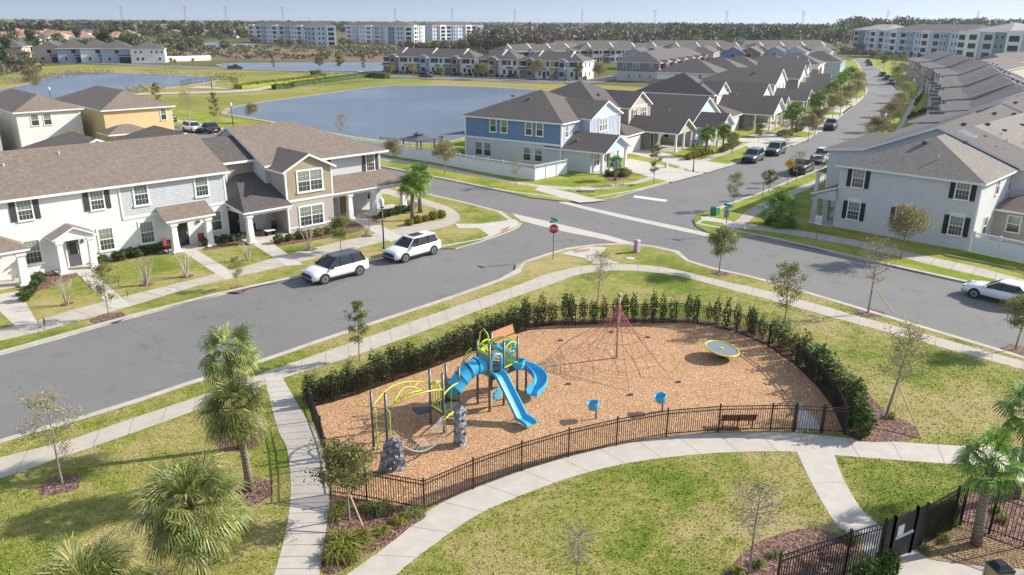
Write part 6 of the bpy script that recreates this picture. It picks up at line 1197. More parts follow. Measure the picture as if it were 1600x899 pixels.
tree('sapling', 171, 497, .98, 0, 'leaning green sapling by the second entry walk'); tree('bushy', 171, 497, .62, 2.0, 'low bushy green crown beside the first white porch') if 0 else None
tree('sapling', 372, 451, .62, 2, 'small light green sapling on the kerb strip before the second porch'); tree('bushy', 533, 394, .82, 1, 'dense round green tree behind the black roofed white car')
tree('olive', 1408, 406, 1.0, 1, 'dense golden olive tree before the big corner row'); tree('sapling', 1145, 326, 1.0, 0, 'leafy pointed young tree at the start of the right kerb strip'); tree('bushy', 1201, 302, .72, 2, 'small dark tree on the right kerb near the stop sign back'); tree('sparse', 1244, 282, .85, 3, 'thin olive tree beside the yellow warning sign')
for i, (k, px, py, s, lab) in enumerate((('olive', 615, 259, .78, 'olive young tree on the verge left of the white garden fence'), ('olive', 695, 273, .95, 'tall olive young tree before the white garden fence'), ('sparse', 806, 291, .85, 'thin tree before the gate end of the white fence'), ('slim', 1022, 287, 1.35, 'slim dark tree beside the blue house driveway'), ('sapling', 1143, 245, .8, 'pale sapling behind the dark parked car'), ('oak', 840 * 0 + 1143, 251 * 0 + 238, .7, 'round tree on the strip by the third driveway'), ('slim', 285, 205, .0001, ''))):
    if lab: tree(k, px, py, s, i, lab)
for i, (px, py, k, s) in enumerate(((1262, 222, 'olive', 1.0), (1273, 212, 'oak', 1.1), (1300, 190, 'olive', 1.2), (1312, 183, 'oak', 1.2), (1322, 170, 'olive', 1.2), (1300, 175, 'oak', 1.1), (1338, 160, 'olive', 1.2), (1338, 145, 'olive', 1.3), (1330, 135, 'oak', 1.3), (1225, 237, 'sparse', .95), (1185, 222, 'bushy', .8), (1130, 228, 'bushy', .9))):
    tree(k, px, py, s, i * 1.3, '%s small street tree from the junction on the left side of the main street' % nth(i), 'street trees left of the main street', 'street_tree')
for i, (px, py, k, s) in enumerate(((1288, 290, 'sparse', .9), (1352, 243, 'olive', 1.0), (1366, 232, 'olive', 1.1), (1380, 215, 'olive', 1.1), (1389, 205, 'olive', 1.15), (1397, 192, 'olive', 1.15), (1403, 182, 'olive', 1.1), (1409, 172, 'olive', 1.1), (1414, 160, 'olive', 1.1), (1420, 148, 'bare', 1.3), (1400, 132, 'olive', 1.3), (1395, 122, 'olive', 1.3), (1408, 126, 'olive', 1.3), (1416, 135, 'bare', 1.3), (1432, 150, 'bare', 1.4), (1440, 140, 'olive', 1.3), (1380, 108, 'oak', 1.4), (1371, 102, 'olive', 1.4), (1436, 113, 'oak', 1.2), (1410, 100, 'oak', 1.1), (1393, 99, 'oak', 1.1))):
    tree(('sparse' if k == 'olive' and i % 2 else k), px, py, s, i * 1.7, '%s kerbside tree from the junction on the right side of the main street' % nth(i), 'street trees right of the main street', 'street_tree')
for i, (px, py, k, s) in enumerate(((248, 174, 'slim', 1.7), (294, 185, 'sparse', 1.2), (338, 196, 'slim', 1.7), (395, 192, 'olive', .8), (535, 221, 'sparse', 1.0), (56, 150, 'olive', 1.5), (428, 112, 'slim', 1.5), (500, 112, 'oak', 1.3), (532, 112, 'bushy', 1.6), (569, 114, 'slim', 1.9), (610, 121, 'oak', 1.0), (645, 122, 'olive', 1.1), (690, 124, 'oak', .9), (748, 124, 'oak', 1.2), (757, 125, 'olive', 1.2), (841, 126, 'olive', 1.5), (862, 127, 'sparse', 1.4), (903, 127, 'bushy', 1.4), (935, 130, 'olive', 1.4), (1000, 124, 'bushy', .9), (1063, 122, 'oak', 1.2), (268, 102, 'bushy', .8), (274, 102.5, 'bushy', .7), (302, 101, 'bushy', .7))):
    tree(k, px, py, s, i * 1.1, '%s young tree counted from the left along the lakeside paths and far street' % nth(i), 'young trees round the lakes', 'lakeside_tree')
# crape myrtles: pruned pale stems
def myrtle(seed, n=9, h=1.9, tw=1):
    q = random.Random(seed); m = MB()
    for i in range(n):
        a = i * 2 * PI / n + q.uniform(-.3, .3); r = q.uniform(.3, .6); b = Vector((.05 * math.cos(a), .05 * math.sin(a), 0)); k = Vector((r * math.cos(a), r * math.sin(a), h * q.uniform(.6, .75))); m.tube([b, b.lerp(k, .5) + Vector((0, 0, .1)), k], [.035, .028, .022], 5)
        for j in range(3): e = k + Vector((q.gauss(0, .18), q.gauss(0, .18), q.uniform(.2, .55) * h * .5)); m.tube([k, e], [.012, .004], 3); [m.tube([e, e + Vector((q.gauss(0, .12), q.gauss(0, .12), q.uniform(.05, .2)))], [.006, .003], 3) for _ in range(2 * tw)]
    return m.mesh('stems', BARKP)
MY = [myrtle(1), myrtle(2, 7, 2.2, 2), myrtle(3, 5, 2.4, 3)]
for i, (px, py, k, s, lab) in enumerate(((105, 477, 0, 1.0, 'bare pruned myrtle left of the second entry walk'), (228, 446, 0, 1.1, 'bare pruned myrtle in the middle lawn left'), (291, 433, 0, 1.05, 'bare pruned myrtle in the middle lawn right'), (388, 407, 1, 1.0, 'bare myrtle before the hipped porch'), (483, 391, 1, 1.0, 'bare myrtle in bark mulch before the beige tower'), (573, 370, 1, .95, 'bare pale myrtle before the east porch'), (22, 440, 0, .5, 'tiny bare shrub at the left edge lawn'))):
    a = G(px, py, Z); o = thing('crape_myrtle', (a[0], a[1], Z), i, lab, 'small tree', 'pruned crape myrtles'); o.scale = (s,) * 3; ob('stems', MY[k], o)
# palms
def fan_palm(h, seed, nf=34, L=1.0, mat=None, tr=.15, ll=.8, leafn=22, skirt=1, petl=.75):
    q = random.Random(seed); m = MB(); P = [Vector((.08 * math.sin(3 * t + seed) * h * .3, .05 * math.cos(2 * t + seed) * h * .3, h * t)) for t in (0, .25, .5, .75, 1)]; P = [p - Vector((P[0].x, P[0].y, 0)) for p in P]; m.tube(P, [tr * 1.25, tr * 1.02, tr * .95, tr * .95, tr * 1.1], 12); top = P[-1]
    for k in range(10): a = k * 2.4; m.tube([top + Vector((tr * math.cos(a), tr * math.sin(a), -.45 + .04 * k)), top + Vector((tr * 1.7 * math.cos(a), tr * 1.7 * math.sin(a), -.15 + .04 * k))], [.03, .015], 4)
    V = []; pt = MB()
    for i in range(nf):
        f = i / nf; az = i * 2.39996 + q.uniform(-.2, .2); el = R(82 - 125 * f ** .85 + q.uniform(-14, 14)); d = Vector((math.cos(az) * math.cos(el), math.sin(az) * math.cos(el), math.sin(el))); pl_ = petl * q.uniform(.75, 1.3); b = top + Vector((0, 0, .05)); mid_ = b + d * pl_ * .5; e = b + d * pl_ + Vector((0, 0, -.12 * pl_)); pt.tube([b, mid_, e], [.018, .013, .009], 3)
        fd = (e - mid_).normalized(); side = fd.cross(Vector((0, 0, 1))); side = side.normalized() if side.length > .05 else Vector((1, 0, 0)); roll = q.uniform(-.5, .5); up = side.cross(fd); side2 = side * math.cos(roll) + up * math.sin(roll); up2 = side2.cross(fd)
        for j in range(leafn):
            t = (j / (leafn - 1) - .5) * 2; an = t * R(108); dr = (fd * math.cos(an) + side2 * math.sin(an)).normalized(); lk = ll * (1 - .28 * abs(t)) * q.uniform(.88, 1.08); dr = (dr + up2 * .22 * (1 - abs(t)) * 0 + Vector((0, 0, -.06))).normalized(); w_ = dr.cross(up2).normalized() * .024; p1 = e + dr * lk * .55; p2 = p1 + (dr + Vector((0, 0, -.55 - .5 * f))).normalized() * lk * .33; p3 = p2 + (dr * .5 + Vector((0, 0, -1.0))).normalized() * lk * .2
            V += [[e - w_ * .3, e + w_ * .3, p1 + w_, p1 - w_], [p1 - w_, p1 + w_, p2 + w_ * .6, p2 - w_ * .6], [p2 - w_ * .6, p2 + w_ * .6, p3 + w_ * .1, p3 - w_ * .1]]
    V = np.array([[tuple(v_) for v_ in qd] for qd in V]); return m.mesh('trunk', PBARK, True), quads_mesh('fronds', V, mat or PALM), pt.mesh('petioles', mat or PALM)
def connect_quads(me): return me
def palm(meshes, px, py, rz, lab, s=1.0, z=Z, world=None, group='sabal palms in the park', name='palm_tree'):
    a = world or G(px, py, z); o = thing(name, (a[0], a[1], z), rz, lab, 'palm tree', group); o.scale = (s,) * 3; ob('trunk', meshes[0], o); c = ob('crown', meshes[1], o); ob('petioles', meshes[2], c); return o
FP1 = fan_palm(3.5, 1, 40, leafn=24, ll=.92, petl=.72); FP5 = fan_palm(4.3, 5, 30, leafn=24, ll=.85, petl=.7); FP2 = fan_palm(2.75, 2, 46, ll=1.15, leafn=26, petl=1.0, tr=.17); FP3 = fan_palm(3.3, 3, 26, mat=PALMG, ll=.72, tr=.16, petl=.7); FP4 = fan_palm(2.6, 4, 34, mat=PALMG, ll=.8, petl=.6)
palm(FP1, 390, 766, 0, 'sabal palm in the mulch ring in the middle of the left park lawn', 1.0); palm(FP5, 377, 700, 2, 'sabal palm standing behind the middle one near the sidewalk', 1.0); palm(FP2, 319, 904, 1, 'low wide sabal palm at the bottom of the picture', 1.0); palm(FP2, 0, 0, 2, 'sabal palm showing only frond tips at the bottom edge', 1.0, world=(-11.3, 17.0)); palm(FP1, 0, 0, 3, 'sabal palm throwing shade from the left of the lawn', .8, world=(-8.7, 30.3)) if 0 else None
palm(FP3, 1525, 851, 0, 'bright green palm inside the pool fence at lower right', 1.0); palm(FP3, 0, 0, 1.7, 'dark palm cut by the right picture edge', 1.12, world=(19.6, 26.2))
palm(FP4, 645, 344, 0, 'left palm of the pair by the curved corner sidewalk', 1.25, group='palms by the houses'); palm(FP4, 657, 332, 2, 'right palm of the pair by the curved corner sidewalk', 1.3, group='palms by the houses'); FP6 = fan_palm(1.2, 6, 40, mat=PALMG, ll=1.0, petl=.95, tr=.2); palm(FP6, 1215, 352, 1, 'low dense palm over shrubs at the corner row lawn', 1.25, group='palms by the houses'); palm(FP4, 961, 282, 1, 'small palm in the shrub bed before the blue house porch', .8, group='palms by the houses')
for i, (px, py, s) in enumerate(((1103, 243, 1.15), (1130, 232, 1.0), (1236, 212, 1.45), (1244, 207, 1.3), (1272, 190, 1.5), (1278, 183, 1.4), (1296, 167, 1.5), (1304, 160, 1.5), (1312, 152, 1.6), (1318, 144, 1.6), (1326, 136, 1.6), (1055, 121, 1.6))): palm(FP4, px, py, i, '%s street palm from the junction along the left house fronts' % nth(i), s, group='street palms along the main street', name='street_palm')
def feather_palm(h, seed, n=11, L=1.9):
    q = random.Random(seed); m = MB(); m.tube([(0, 0, 0), (.1, 0, h * .5), (.05, 0, h)], [.13, .1, .1], 8); V = []; pt = MB()
    for i in range(n):
        az = i * 2.4; el = R(q.uniform(25, 75)); P = []
        for k in range(9): t = k / 8; P.append(Vector((math.cos(az) * L * t * math.cos(el) * 1.15, math.sin(az) * L * t * math.cos(el) * 1.15, h + L * (t * math.sin(el) - .95 * t * t))))
        pt.tube(P, [.025 - .0025 * k for k in range(9)], 4)
        for k in range(1, 8):
            for s_ in (-1, 1):
                for e_ in (0, .5): b = P[k].lerp(P[k + 1], e_); d = (P[k + 1] - P[k]).normalized(); sd2 = d.cross(Vector((0, 0, 1))).normalized() * s_; t2 = b + (sd2 + d * .5 + Vector((0, 0, -.5))).normalized() * .5; w_ = d * .025; V.append([b - w_, b + w_, t2 + w_ * .3, t2 - w_ * .3])
    return m.mesh('trunk', PBARK), quads_mesh('fronds', np.array([[tuple(v_) for v_ in qd] for qd in V]), PALMG), pt.mesh('petioles', PALMG)
QP = feather_palm(3.6, 3, 13, 2.0); palm(QP, 0, 0, 0, 'feathery queen palm before the white house behind the row', 1.0, world=UV(26.6, 96.0), group='feather palms behind the row'); palm(QP, 0, 0, 2, 'feathery queen palm before the yellow house', .85, world=UV(41.0, 106.5), group='feather palms behind the row')
tree('sparse', 0, 0, 1.0, 1, 'whitish bare bush before the white house', world=UV(31.5, 111.0))
# ---------------------------------------------------------------- shrubs
def shrub_mesh(rx, ry, h, n, mat, seed, size=.06, stem=True, noisy=.25):
    rng = np.random.default_rng(seed); C = rng.normal(size=(n, 3)); C /= np.linalg.norm(C, axis=1)[:, None]; C *= rng.uniform(.55, 1.0, (n, 1)) ** .5; lump = 1 + noisy * np.sin(C[:, :1] * 5 + seed) * np.cos(C[:, 1:2] * 4 + C[:, 2:] * 6); C *= lump; C = C * np.array([rx, ry, h / 2]) + np.array([0, 0, h / 2]); C[:, 2] = np.maximum(C[:, 2], .03); return quads_mesh('foliage', leaf_quads(C, size, rng), mat)
def shrub(me, px, py, rz, lab, s=1.0, group=None, cat='shrub', name='shrub', world=None, z=Z, sc3=None):
    a = world or G(px, py, z); o = ob(name, me, None, (a[0], a[1], z), rz, lab, cat, group); o.scale = sc3 or (s,) * 3; return o
COLS = [shrub_mesh(.2, .2, 1.75, 560, [LEAFD, LEAFD, LEAF][k % 3], k, .055, noisy=.45) for k in range(6)]
hp = resample(offset(FB[::-1], .65), 66); hp = [p for i, p in enumerate(hp) for k in range(2 if (i < 24 or i > 52) else 1) for p in [p + (hp[min(i + 1, 65)] - p) * (.5 * k)]]
q_ = random.Random(9)
for i, p in enumerate(hp):
    if i < 1: continue
    s = q_.uniform(.68, 1.08) * (.85 if i < 46 else 1.0); o = shrub(COLS[(i * 7) % 6], 0, 0, q_.uniform(0, 6), 'columnar shrub behind the playground fence, %s from its left corner' % nth(i), group='columnar shrubs along the playground fence', name='columnar_shrub', world=(p.x + q_.uniform(-.16, .16), p.y + q_.uniform(-.12, .12)), sc3=(q_.uniform(.8, 1.15) * (1.7 if i < 47 or i > 76 else 1.25),) * 2 + (s,))
RND = [shrub_mesh(.42, .42, .75, 900, LEAFD, 11, .06), shrub_mesh(.42, .42, .7, 900, LEAFY, 12, .06), shrub_mesh(.5, .5, .7, 900, LEAF, 13, .06)]
ribbon_hedges = (([(162, 412), (215, 402)], 3, 0, 'dark round shrub under the first white porch window'), ([(160, 402), (180, 396)], 2, 0, 'dark shrub right of the first porch'), ([(182, 405), (272, 388)], 10, 0, 'hedge shrub under the long white wall'), ([(323, 385), (392, 372)], 6, 0, 'hedge shrub before the grey blue corner wall'), ([(436, 380), (468, 373)], 3, 0, 'clipped box shrub left below the beige tower'), ([(482, 372), (530, 362)], 4, 2, 'loose shrub below the beige tower window'), ([(600, 340), (642, 330)], 5, 0, 'clipped hedge shrub at the east porch end'), ([(640, 352), (690, 340)], 5, 1, 'yellow green shrub round the palm pair'), ([(40, 470), (62, 442)], 4, 0, 'green shrub beside the left porch column'))
for pts, n, k, lab in ribbon_hedges:
    for i in range(n): t = i / max(1, n - 1); shrub(RND[k], pts[0][0] + (pts[1][0] - pts[0][0]) * t, pts[0][1] + (pts[1][1] - pts[0][1]) * t, i, lab + ', ' + nth(i) + ' from the left', q_.uniform(.8, 1.1), 'foundation shrubs of the townhouse row')
for i in range(13): a = 2.4 * i; r = .35 * math.sqrt(i); x_, y_ = G(966, 274, Z); shrub(RND[(0, 1, 2)[i % 3]], 0, 0, i, 'shrub in the bed before the blue house porch, %s outward from its middle' % nth(i), q_.uniform(.6, 1.1), 'shrubs before the blue house', world=(x_ + r * math.cos(a) * 1.3, y_ + r * math.sin(a)))
for (x0, y0, x1, y1, n, k, lab) in ((1075, 250, 1110, 240, 8, 1, 'yellow green shrub in front of the taupe house'), (1128, 238, 1150, 228, 6, 2, 'olive shrub before the low pale house'), (1218, 213, 1250, 205, 6, 1, 'bright shrub under the street palms'), (1205, 352, 1235, 356, 6, 2, 'dull shrub under the palm of the corner row'), (1420, 185, 1455, 172, 7, 0, 'dark shrub beside the right sidewalk'), (1440, 205, 1462, 190, 5, 1, 'light shrub beside the stepped roofs'), (1265, 190, 1290, 175, 6, 1, 'garden shrub by the fifth driveway'), (1430, 165, 1446, 140, 6, 0, 'dark shrub before the far stepped row')):
    for i in range(n): t = i / (n - 1); shrub(RND[k], x0 + (x1 - x0) * t, y0 + (y1 - y0) * t, i, lab + ', ' + nth(i) + ' from the left', q_.uniform(.8, 1.4), 'garden shrubs of the main street')
for i in range(40): px = 612 + i * 7.2; A_ = UV(-153 + i * 1.9, 242.3, -23.1); shrub(RND[i % 3], 0, 0, i, '%s foundation shrub from the left before the lake townhouses' % nth(i), q_.uniform(1.0, 1.9), 'shrubs before the lake townhouses', world=A_)
# clipped hedges far: bright yellow and dark rows
def hedge(pts, w_, h, mat, lab, z=.06, dens=40, size=.22):
    rng = np.random.default_rng(int(abs(pts[0][0]) * 10) + 3); P = GL(pts, z); L_ = plen(P); n = int(L_ * dens * h); PP = np.array([tuple(p) for p in resample(P, 60)]); i = rng.integers(0, 59, n); t = rng.uniform(0, 1, (n, 1)); c = PP[i] + (PP[i + 1] - PP[i]) * t; c += rng.uniform(-w_ / 2, w_ / 2, (n, 2)); C = np.concatenate([c, z + rng.uniform(.05, h, (n, 1))], axis=1); C[: n // 2, 2] = z + h * rng.uniform(.85, 1.0, n // 2); ho = ob('hedge', (lambda m_: (m_.wall2([tuple(p) for p in resample(P, 14)], z, z + h * .9, w_ * .92), m_)[1])(MB()).mesh('hedge', plain('hedge_core_' + mat.name, (.24, .28, .03) if mat is LEAFY else (.05, .085, .02), .9)), None, (0, 0, 0), 0, lab, 'hedge', 'clipped hedges between the lakes'); return ob('leaves', quads_mesh('leaves', leaf_quads(C, size, rng), mat), ho) if 1 else ob('hedge', quads_mesh('hedge', leaf_quads(C, size, rng), mat), None, (0, 0, 0), 0, lab, 'hedge', 'clipped hedges between the lakes')
hedge([(372, 139), (420, 134), (470, 128), (500, 124)], 3.2, 1.1, LEAFY, 'lower bright yellow hedge sweeping between the lakes', dens=60); hedge([(505, 121), (530, 119.5)], 3.0, 1.1, LEAFY, 'short bright yellow hedge at the upper end'); hedge([(390, 134), (440, 129), (490, 123)], 2.5, .9, LEAFY, 'upper bright yellow hedge between the lakes', dens=60)
hedge([(428, 140), (452, 138)], 2.0, 1.3, LEAFD, 'short dark clipped hedge at the path end'); hedge([(455, 136), (500, 130), (560, 122), (605, 119)], 1.8, 1.3, LEAFD, 'long dark clipped hedge along the black fence'); hedge([(565, 120), (605, 123)], 2.0, 1.5, LEAFD, 'dark hedge nearest the lake townhouses'); hedge([(487, 117.5), (500, 117)], 2.0, 1.4, LEAFD, 'small dark hedge block by the far lake')
# ornamental grasses and ground cover
def tuft_mesh(n, h, seed, mat):
    q = random.Random(seed); V = []
    for i in range(n):
        a = q.uniform(0, 2 * PI); r = q.uniform(0, .12); L_ = h * q.uniform(.6, 1.1); el = q.uniform(.5, 1.45); b = Vector((r * math.cos(a), r * math.sin(a), 0)); d = Vector((math.cos(a) * math.cos(el), math.sin(a) * math.cos(el), math.sin(el))); p1 = b + d * L_ * .6; p2 = p1 + (d + Vector((0, 0, -1.0))).normalized() * L_ * .45; w_ = Vector((-math.sin(a), math.cos(a), 0)) * .013; V += [[b - w_, b + w_, p1 + w_, p1 - w_], [p1 - w_, p1 + w_, p2 + w_ * .2, p2 - w_ * .2]]
    return quads_mesh('blades', np.array([[tuple(v_) for v_ in qd] for qd in V]), mat)
TU = [tuft_mesh(150, .6, 1, GRTUFT), tuft_mesh(110, .5, 2, LEAF), tuft_mesh(120, .45, 3, LEAFY)]
for i, (px, py, k, s) in enumerate(((540, 862, 0, 1.35), (562, 850, 0, 1.3), (530, 846, 0, 1.0), (526, 872, 0, 1.2), (552, 872, 0, 1.0), (598, 832, 2, .9), (625, 815, 2, 1.0), (530, 800, 0, 1.0), (522, 812, 1, .8), (590, 800, 1, 1.1), (600, 797, 1, 1.1), (643, 806, 1, 1.0), (655, 803, 1, .9), (575, 795, 1, .9), (1392, 652, 2, .9), (1185, 885, 1, .8), (1210, 870, 1, .7), (1150, 895, 2, .9), (1320, 840, 1, .8), (1335, 846, 1, .7), (1475, 845, 1, .7), (1443, 860, 1, .8), (1558, 800, 2, .8), (1567, 815, 2, .8), (1395, 878, 1, .9))):
    shrub(TU[k], px, py, i, '%s ornamental grass clump, counted left to right through the mulch beds' % nth(i), s, 'ornamental grass clumps in the mulch', 'ornamental grass', 'grass_clump')
HB = [shrub_mesh(.35, .3, 1.3, 900, LEAFD, 21, .06)]
for i, t in enumerate(np.linspace(0, 1, 9)): a = Vector(G(1325, 912, Z)).lerp(Vector(G(1372, 889, Z)), float(t)); shrub(HB[0], 0, 0, i, 'dark hedge plant inside the pool fence left of its gate, %s from the left' % nth(i), q_.uniform(.6, 1), 'hedge plants inside the pool fence', world=(a.x + .25, a.y - .35))
for i, t in enumerate(np.linspace(0, 1, 6)): a = Vector(G(1445, 850, Z)).lerp(Vector(G(1488, 826, Z)), float(t)); shrub(HB[0], 0, 0, i, 'green hedge plant inside the pool fence right of its gate, %s from the left' % nth(i), q_.uniform(.6, .9), 'hedge plants inside the pool fence', world=(a.x + .2, a.y + .45))
# reeds on the lake banks
def reeds(px0, py0, px1, py1, n, wpx, lab, mat, h=1.4):
    rng = np.random.default_rng(int(px0)); A = np.array(G(px0, py0)); B = np.array(G(px1, py1)); t = rng.uniform(0, 1, (n, 1)); c = A + (B - A) * t + rng.normal(size=(n, 2)) * wpx; C = np.concatenate([c, .15 + rng.uniform(0, h, (n, 1))], axis=1); ob('bank_reeds', quads_mesh('bank_reeds', leaf_quads(C, .25, rng, asp=.3), mat), None, (0, 0, 0), 0, lab, 'reeds', None, 'stuff')
reeds(205, 146, 245, 139.5, 1600, 1.6, 'dry tan reeds on the near bank of the left lake', FARB); reeds(20, 132, 90, 121, 1500, 2.0, 'tan and green reeds on the left bank', FARB); reeds(92, 118, 175, 115, 1400, 1.4, 'green reeds on the far bank', LEAFO); reeds(225, 116, 330, 121.5, 700, 1.0, 'thin dry reeds on the far bank', FARB); reeds(335, 125, 375, 125, 700, 1.5, 'green reeds by the overlook', LEAF, 2)

# short grass blades on the near park lawn
def pip(P, poly):
    x, y = P[:, 0], P[:, 1]; ins = np.zeros(len(P), bool); n = len(poly)
    for i in range(n):
        x0, y0 = poly[i]; x1, y1 = poly[(i + 1) % n]
        if y0 == y1: continue
        ins ^= ((y0 > y) != (y1 > y)) & (x < (x1 - x0) * (y - y0) / (y1 - y0) + x0)
    return ins
rng = np.random.default_rng(4); NB = 210000; Y_ = 14 + 36 * rng.uniform(0, 1, NB) ** 1.25; X_ = rng.uniform(-1, 1, NB) * (Y_ * .72 + 3); PT = np.stack([X_, Y_], 1); ok = pip(PT, [tuple(p) for p in offset(park[:-2], -.5)] + park[-2:])
for poly in EXC: ok &= ~pip(PT, [tuple(p) for p in poly])
PT = PT[ok]; n = len(PT); a = rng.uniform(0, 2 * PI, n); d = np.stack([np.cos(a), np.sin(a), np.zeros(n)], 1); hh = rng.uniform(.015, .05, (n, 1)); ln = rng.normal(size=(n, 3)) * .35; ln[:, 2] = 1; B0 = np.concatenate([PT, np.full((n, 1), Z)], 1); w_ = d * rng.uniform(.01, .03, (n, 1)); T0 = B0 + ln * hh
ob('grass_blades', quads_mesh('grass_blades', np.stack([B0 - w_, B0 + w_, T0 + w_ * .4, T0 - w_ * .4], 1), GRBL), None, kind='stuff', label='short grass blades on the near park lawn')
# ---------------------------------------------------------------- cars
TYRE = plain('tyre_rubber', (.02, .02, .02), .8); RIM = plain('alloy_rim', (.42, .43, .45), .35, .7); HEADL = plain('headlight_glass', (.6, .63, .66), .15); TAILL = plain('tail_light_red', (.35, .01, .01), .25); TRB = plain('black_plastic_trim', (.02, .02, .022), .5)
def paint(name, c): 
    q = N(name); q.out(c, .28, .0, Coat_Weight=.6, Coat_Roughness=.08); return q.m
PW = paint('white_car_paint', (.74, .75, .77)); PBK = paint('black_car_paint', (.012, .014, .018)); PDG = paint('dark_grey_car_paint', (.045, .06, .075)); PRD = paint('dark_red_car_paint', (.2, .02, .02)); PSV = paint('silver_car_paint', (.4, .42, .45))
CARS = {}
def car_parts(kind, body, roof=None, L=4.7, W=1.9, H=1.66):
    key = (kind, body.name, (roof or body).name)
    if key in CARS: return CARS[key]
    sd = kind == 'sedan'; pk = kind == 'pickup'; hb = .98 if not sd else .88; g0 = .28; hw = W / 2
    # stations along x (front = +x): x, half width at sill, half width at belt, top z
    if pk: st = [(-.5, .9, .86, 1.05), (-.49, .97, .93, 1.12), (-.2, 1, .97, 1.12), (.12, 1, .97, 1.12), (.3, 1, .97, 1.1), (.42, .97, .9, 1.05), (.49, .86, .76, .9), (.5, .78, .7, .7)]
    elif sd: st = [(-.5, .78, .76, .86), (-.485, .92, .86, .98), (-.42, .98, .9, 1.0), (-.25, 1, .94, .98), (.1, 1, .94, .95), (.24, 1, .93, .93), (.36, .98, .88, .86), (.46, .9, .78, .76), (.5, .75, .66, .62)]
    else: st = [(-.5, .84, .8, .95), (-.488, .93, .88, 1.05), (-.42, .98, .93, 1.06), (-.25, 1, .95, 1.05), (.1, 1, .95, 1.03), (.24, 1, .94, 1.03), (.36, .98, .9, .98), (.45, .92, .82, .9), (.488, .84, .76, .82), (.5, .76, .7, .7)]
    q = MB(); n = 0
    for x, a, b, z in st:
        X = x * L; A = hw * a; B = hw * b; zt = z * (H / 1.66 if not sd else 1.0); ring = [(X, -A * .9, g0), (X, -A, g0 + .14), (X, -A, g0 + (zt - g0) * .55), (X, -B * 1.0, zt - .06), (X, -B * .86, zt), (X, -B * .4, zt + .025), (X, B * .4, zt + .025), (X, B * .86, zt), (X, B, zt - .06), (X, A, g0 + (zt - g0) * .55), (X, A, g0 + .14), (X, A * .9, g0)]; q.v += ring; n += 1
    k = 12
    for i in range(n - 1):
        for j in range(k): j2 = (j + 1) % k; q.f.append((i * k + j, i * k + j2, (i + 1) * k + j2, (i + 1) * k + j)[::-1]); q.m.append(0)
    q.f.append(tuple(range(k))[::-1]); q.f.append(tuple((n - 1) * k + j for j in range(k))); q.m += [0, 0]; P = [('body', q.mesh('body', body, True), None)]
    # greenhouse: bottom and top outlines
    if pk: xb0, xb1, xt0, xt1 = -.12, .28, -.1, .12
    elif sd: xb0, xb1, xt0, xt1 = -.4, .26, -.24, .06
    else: xb0, xb1, xt0, xt1 = -.47, .27, -.4, .08
    zb = (1.0 if not sd else .93) * (H / 1.66 if not sd else 1); zt = H - .04; wb, wt = hw * .9, hw * .7
    def ring(x0, x1, w_, z, cr): return [(x0 * L, -w_ + cr, z), (x0 * L + cr, -w_, z), (x1 * L - cr * 1.6, -w_, z), (x1 * L, -w_ + cr * 2.2, z), (x1 * L, w_ - cr * 2.2, z), (x1 * L - cr * 1.6, w_, z), (x0 * L + cr, w_, z), (x0 * L, w_ - cr, z)]
    q = MB(); a = ring(xb0, xb1, wb, zb - .03, .1); b = ring(xt0, xt1, wt, zt, .09); q.v += a + b
    for j in range(8): j2 = (j + 1) % 8; q.f.append((j, j2, 8 + j2, 8 + j)); q.m.append(0)
    q.f.append(tuple(range(8, 16))); q.m.append(0); P.append(('windows', q.mesh('windows', GLD), None))
    q = MB(); r1 = ring(xt0 - .012, xt1 + .01, wt + .03, zt - .02, .09); r2 = ring(xt0, xt1, wt - .02, zt + .035, .1); r3 = ring(xt0 + .03, xt1 - .04, wt - .2, zt + .055, .1); q.v += r1 + r2 + r3
    for o_ in (0, 8):
        for j in range(8): j2 = (j + 1) % 8; q.f.append((o_ + j, o_ + j2, o_ + 8 + j2, o_ + 8 + j)); q.m.append(0)
    q.f.append(tuple(range(16, 24))); q.f.append(tuple(range(7, -1, -1))); q.m += [0, 0]; P.append(('roof', q.mesh('roof', roof or body, False), None))
    for i, (t0, t1) in enumerate(((xb1 - .03, xt1 - .0), (.02 if not pk else .06, -.01 if not pk else .05), (-.22 if not sd else -.2, -.22 if not sd else -.19), (xb0 + .03, xt0 + .02))):
        if pk and i == 2: continue
        for s_ in (-1, 1): q = MB(); q.tube([(t0 * L, s_ * (wb - .0), zb - .03), (t1 * L, s_ * (wt + .015), zt)], .035 if i in (0,) else .045, 5); P.append(('pillar', q.mesh('pillar', (roof or body) if i in (0, 3) else TRB), None))
    if kind == 'suv' and roof is None: P.append(('sunroof', MB().box(xt0 * L + .9, xt1 * L - .2, -.42, .42, zt + .05, zt + .064).mesh('sunroof', GLD), None))
    if pk:
        q = MB(); q.box(-.47 * L, -.13 * L, -hw * .8, hw * .8, 1.08 * H / 1.66 + .04, 1.1 * H / 1.66 + .05); P.append(('bed_cover', q.mesh('bed_cover', TRB), None))
    wr = .36 if not sd else .33; fx, rx = .31 * L, -.305 * L
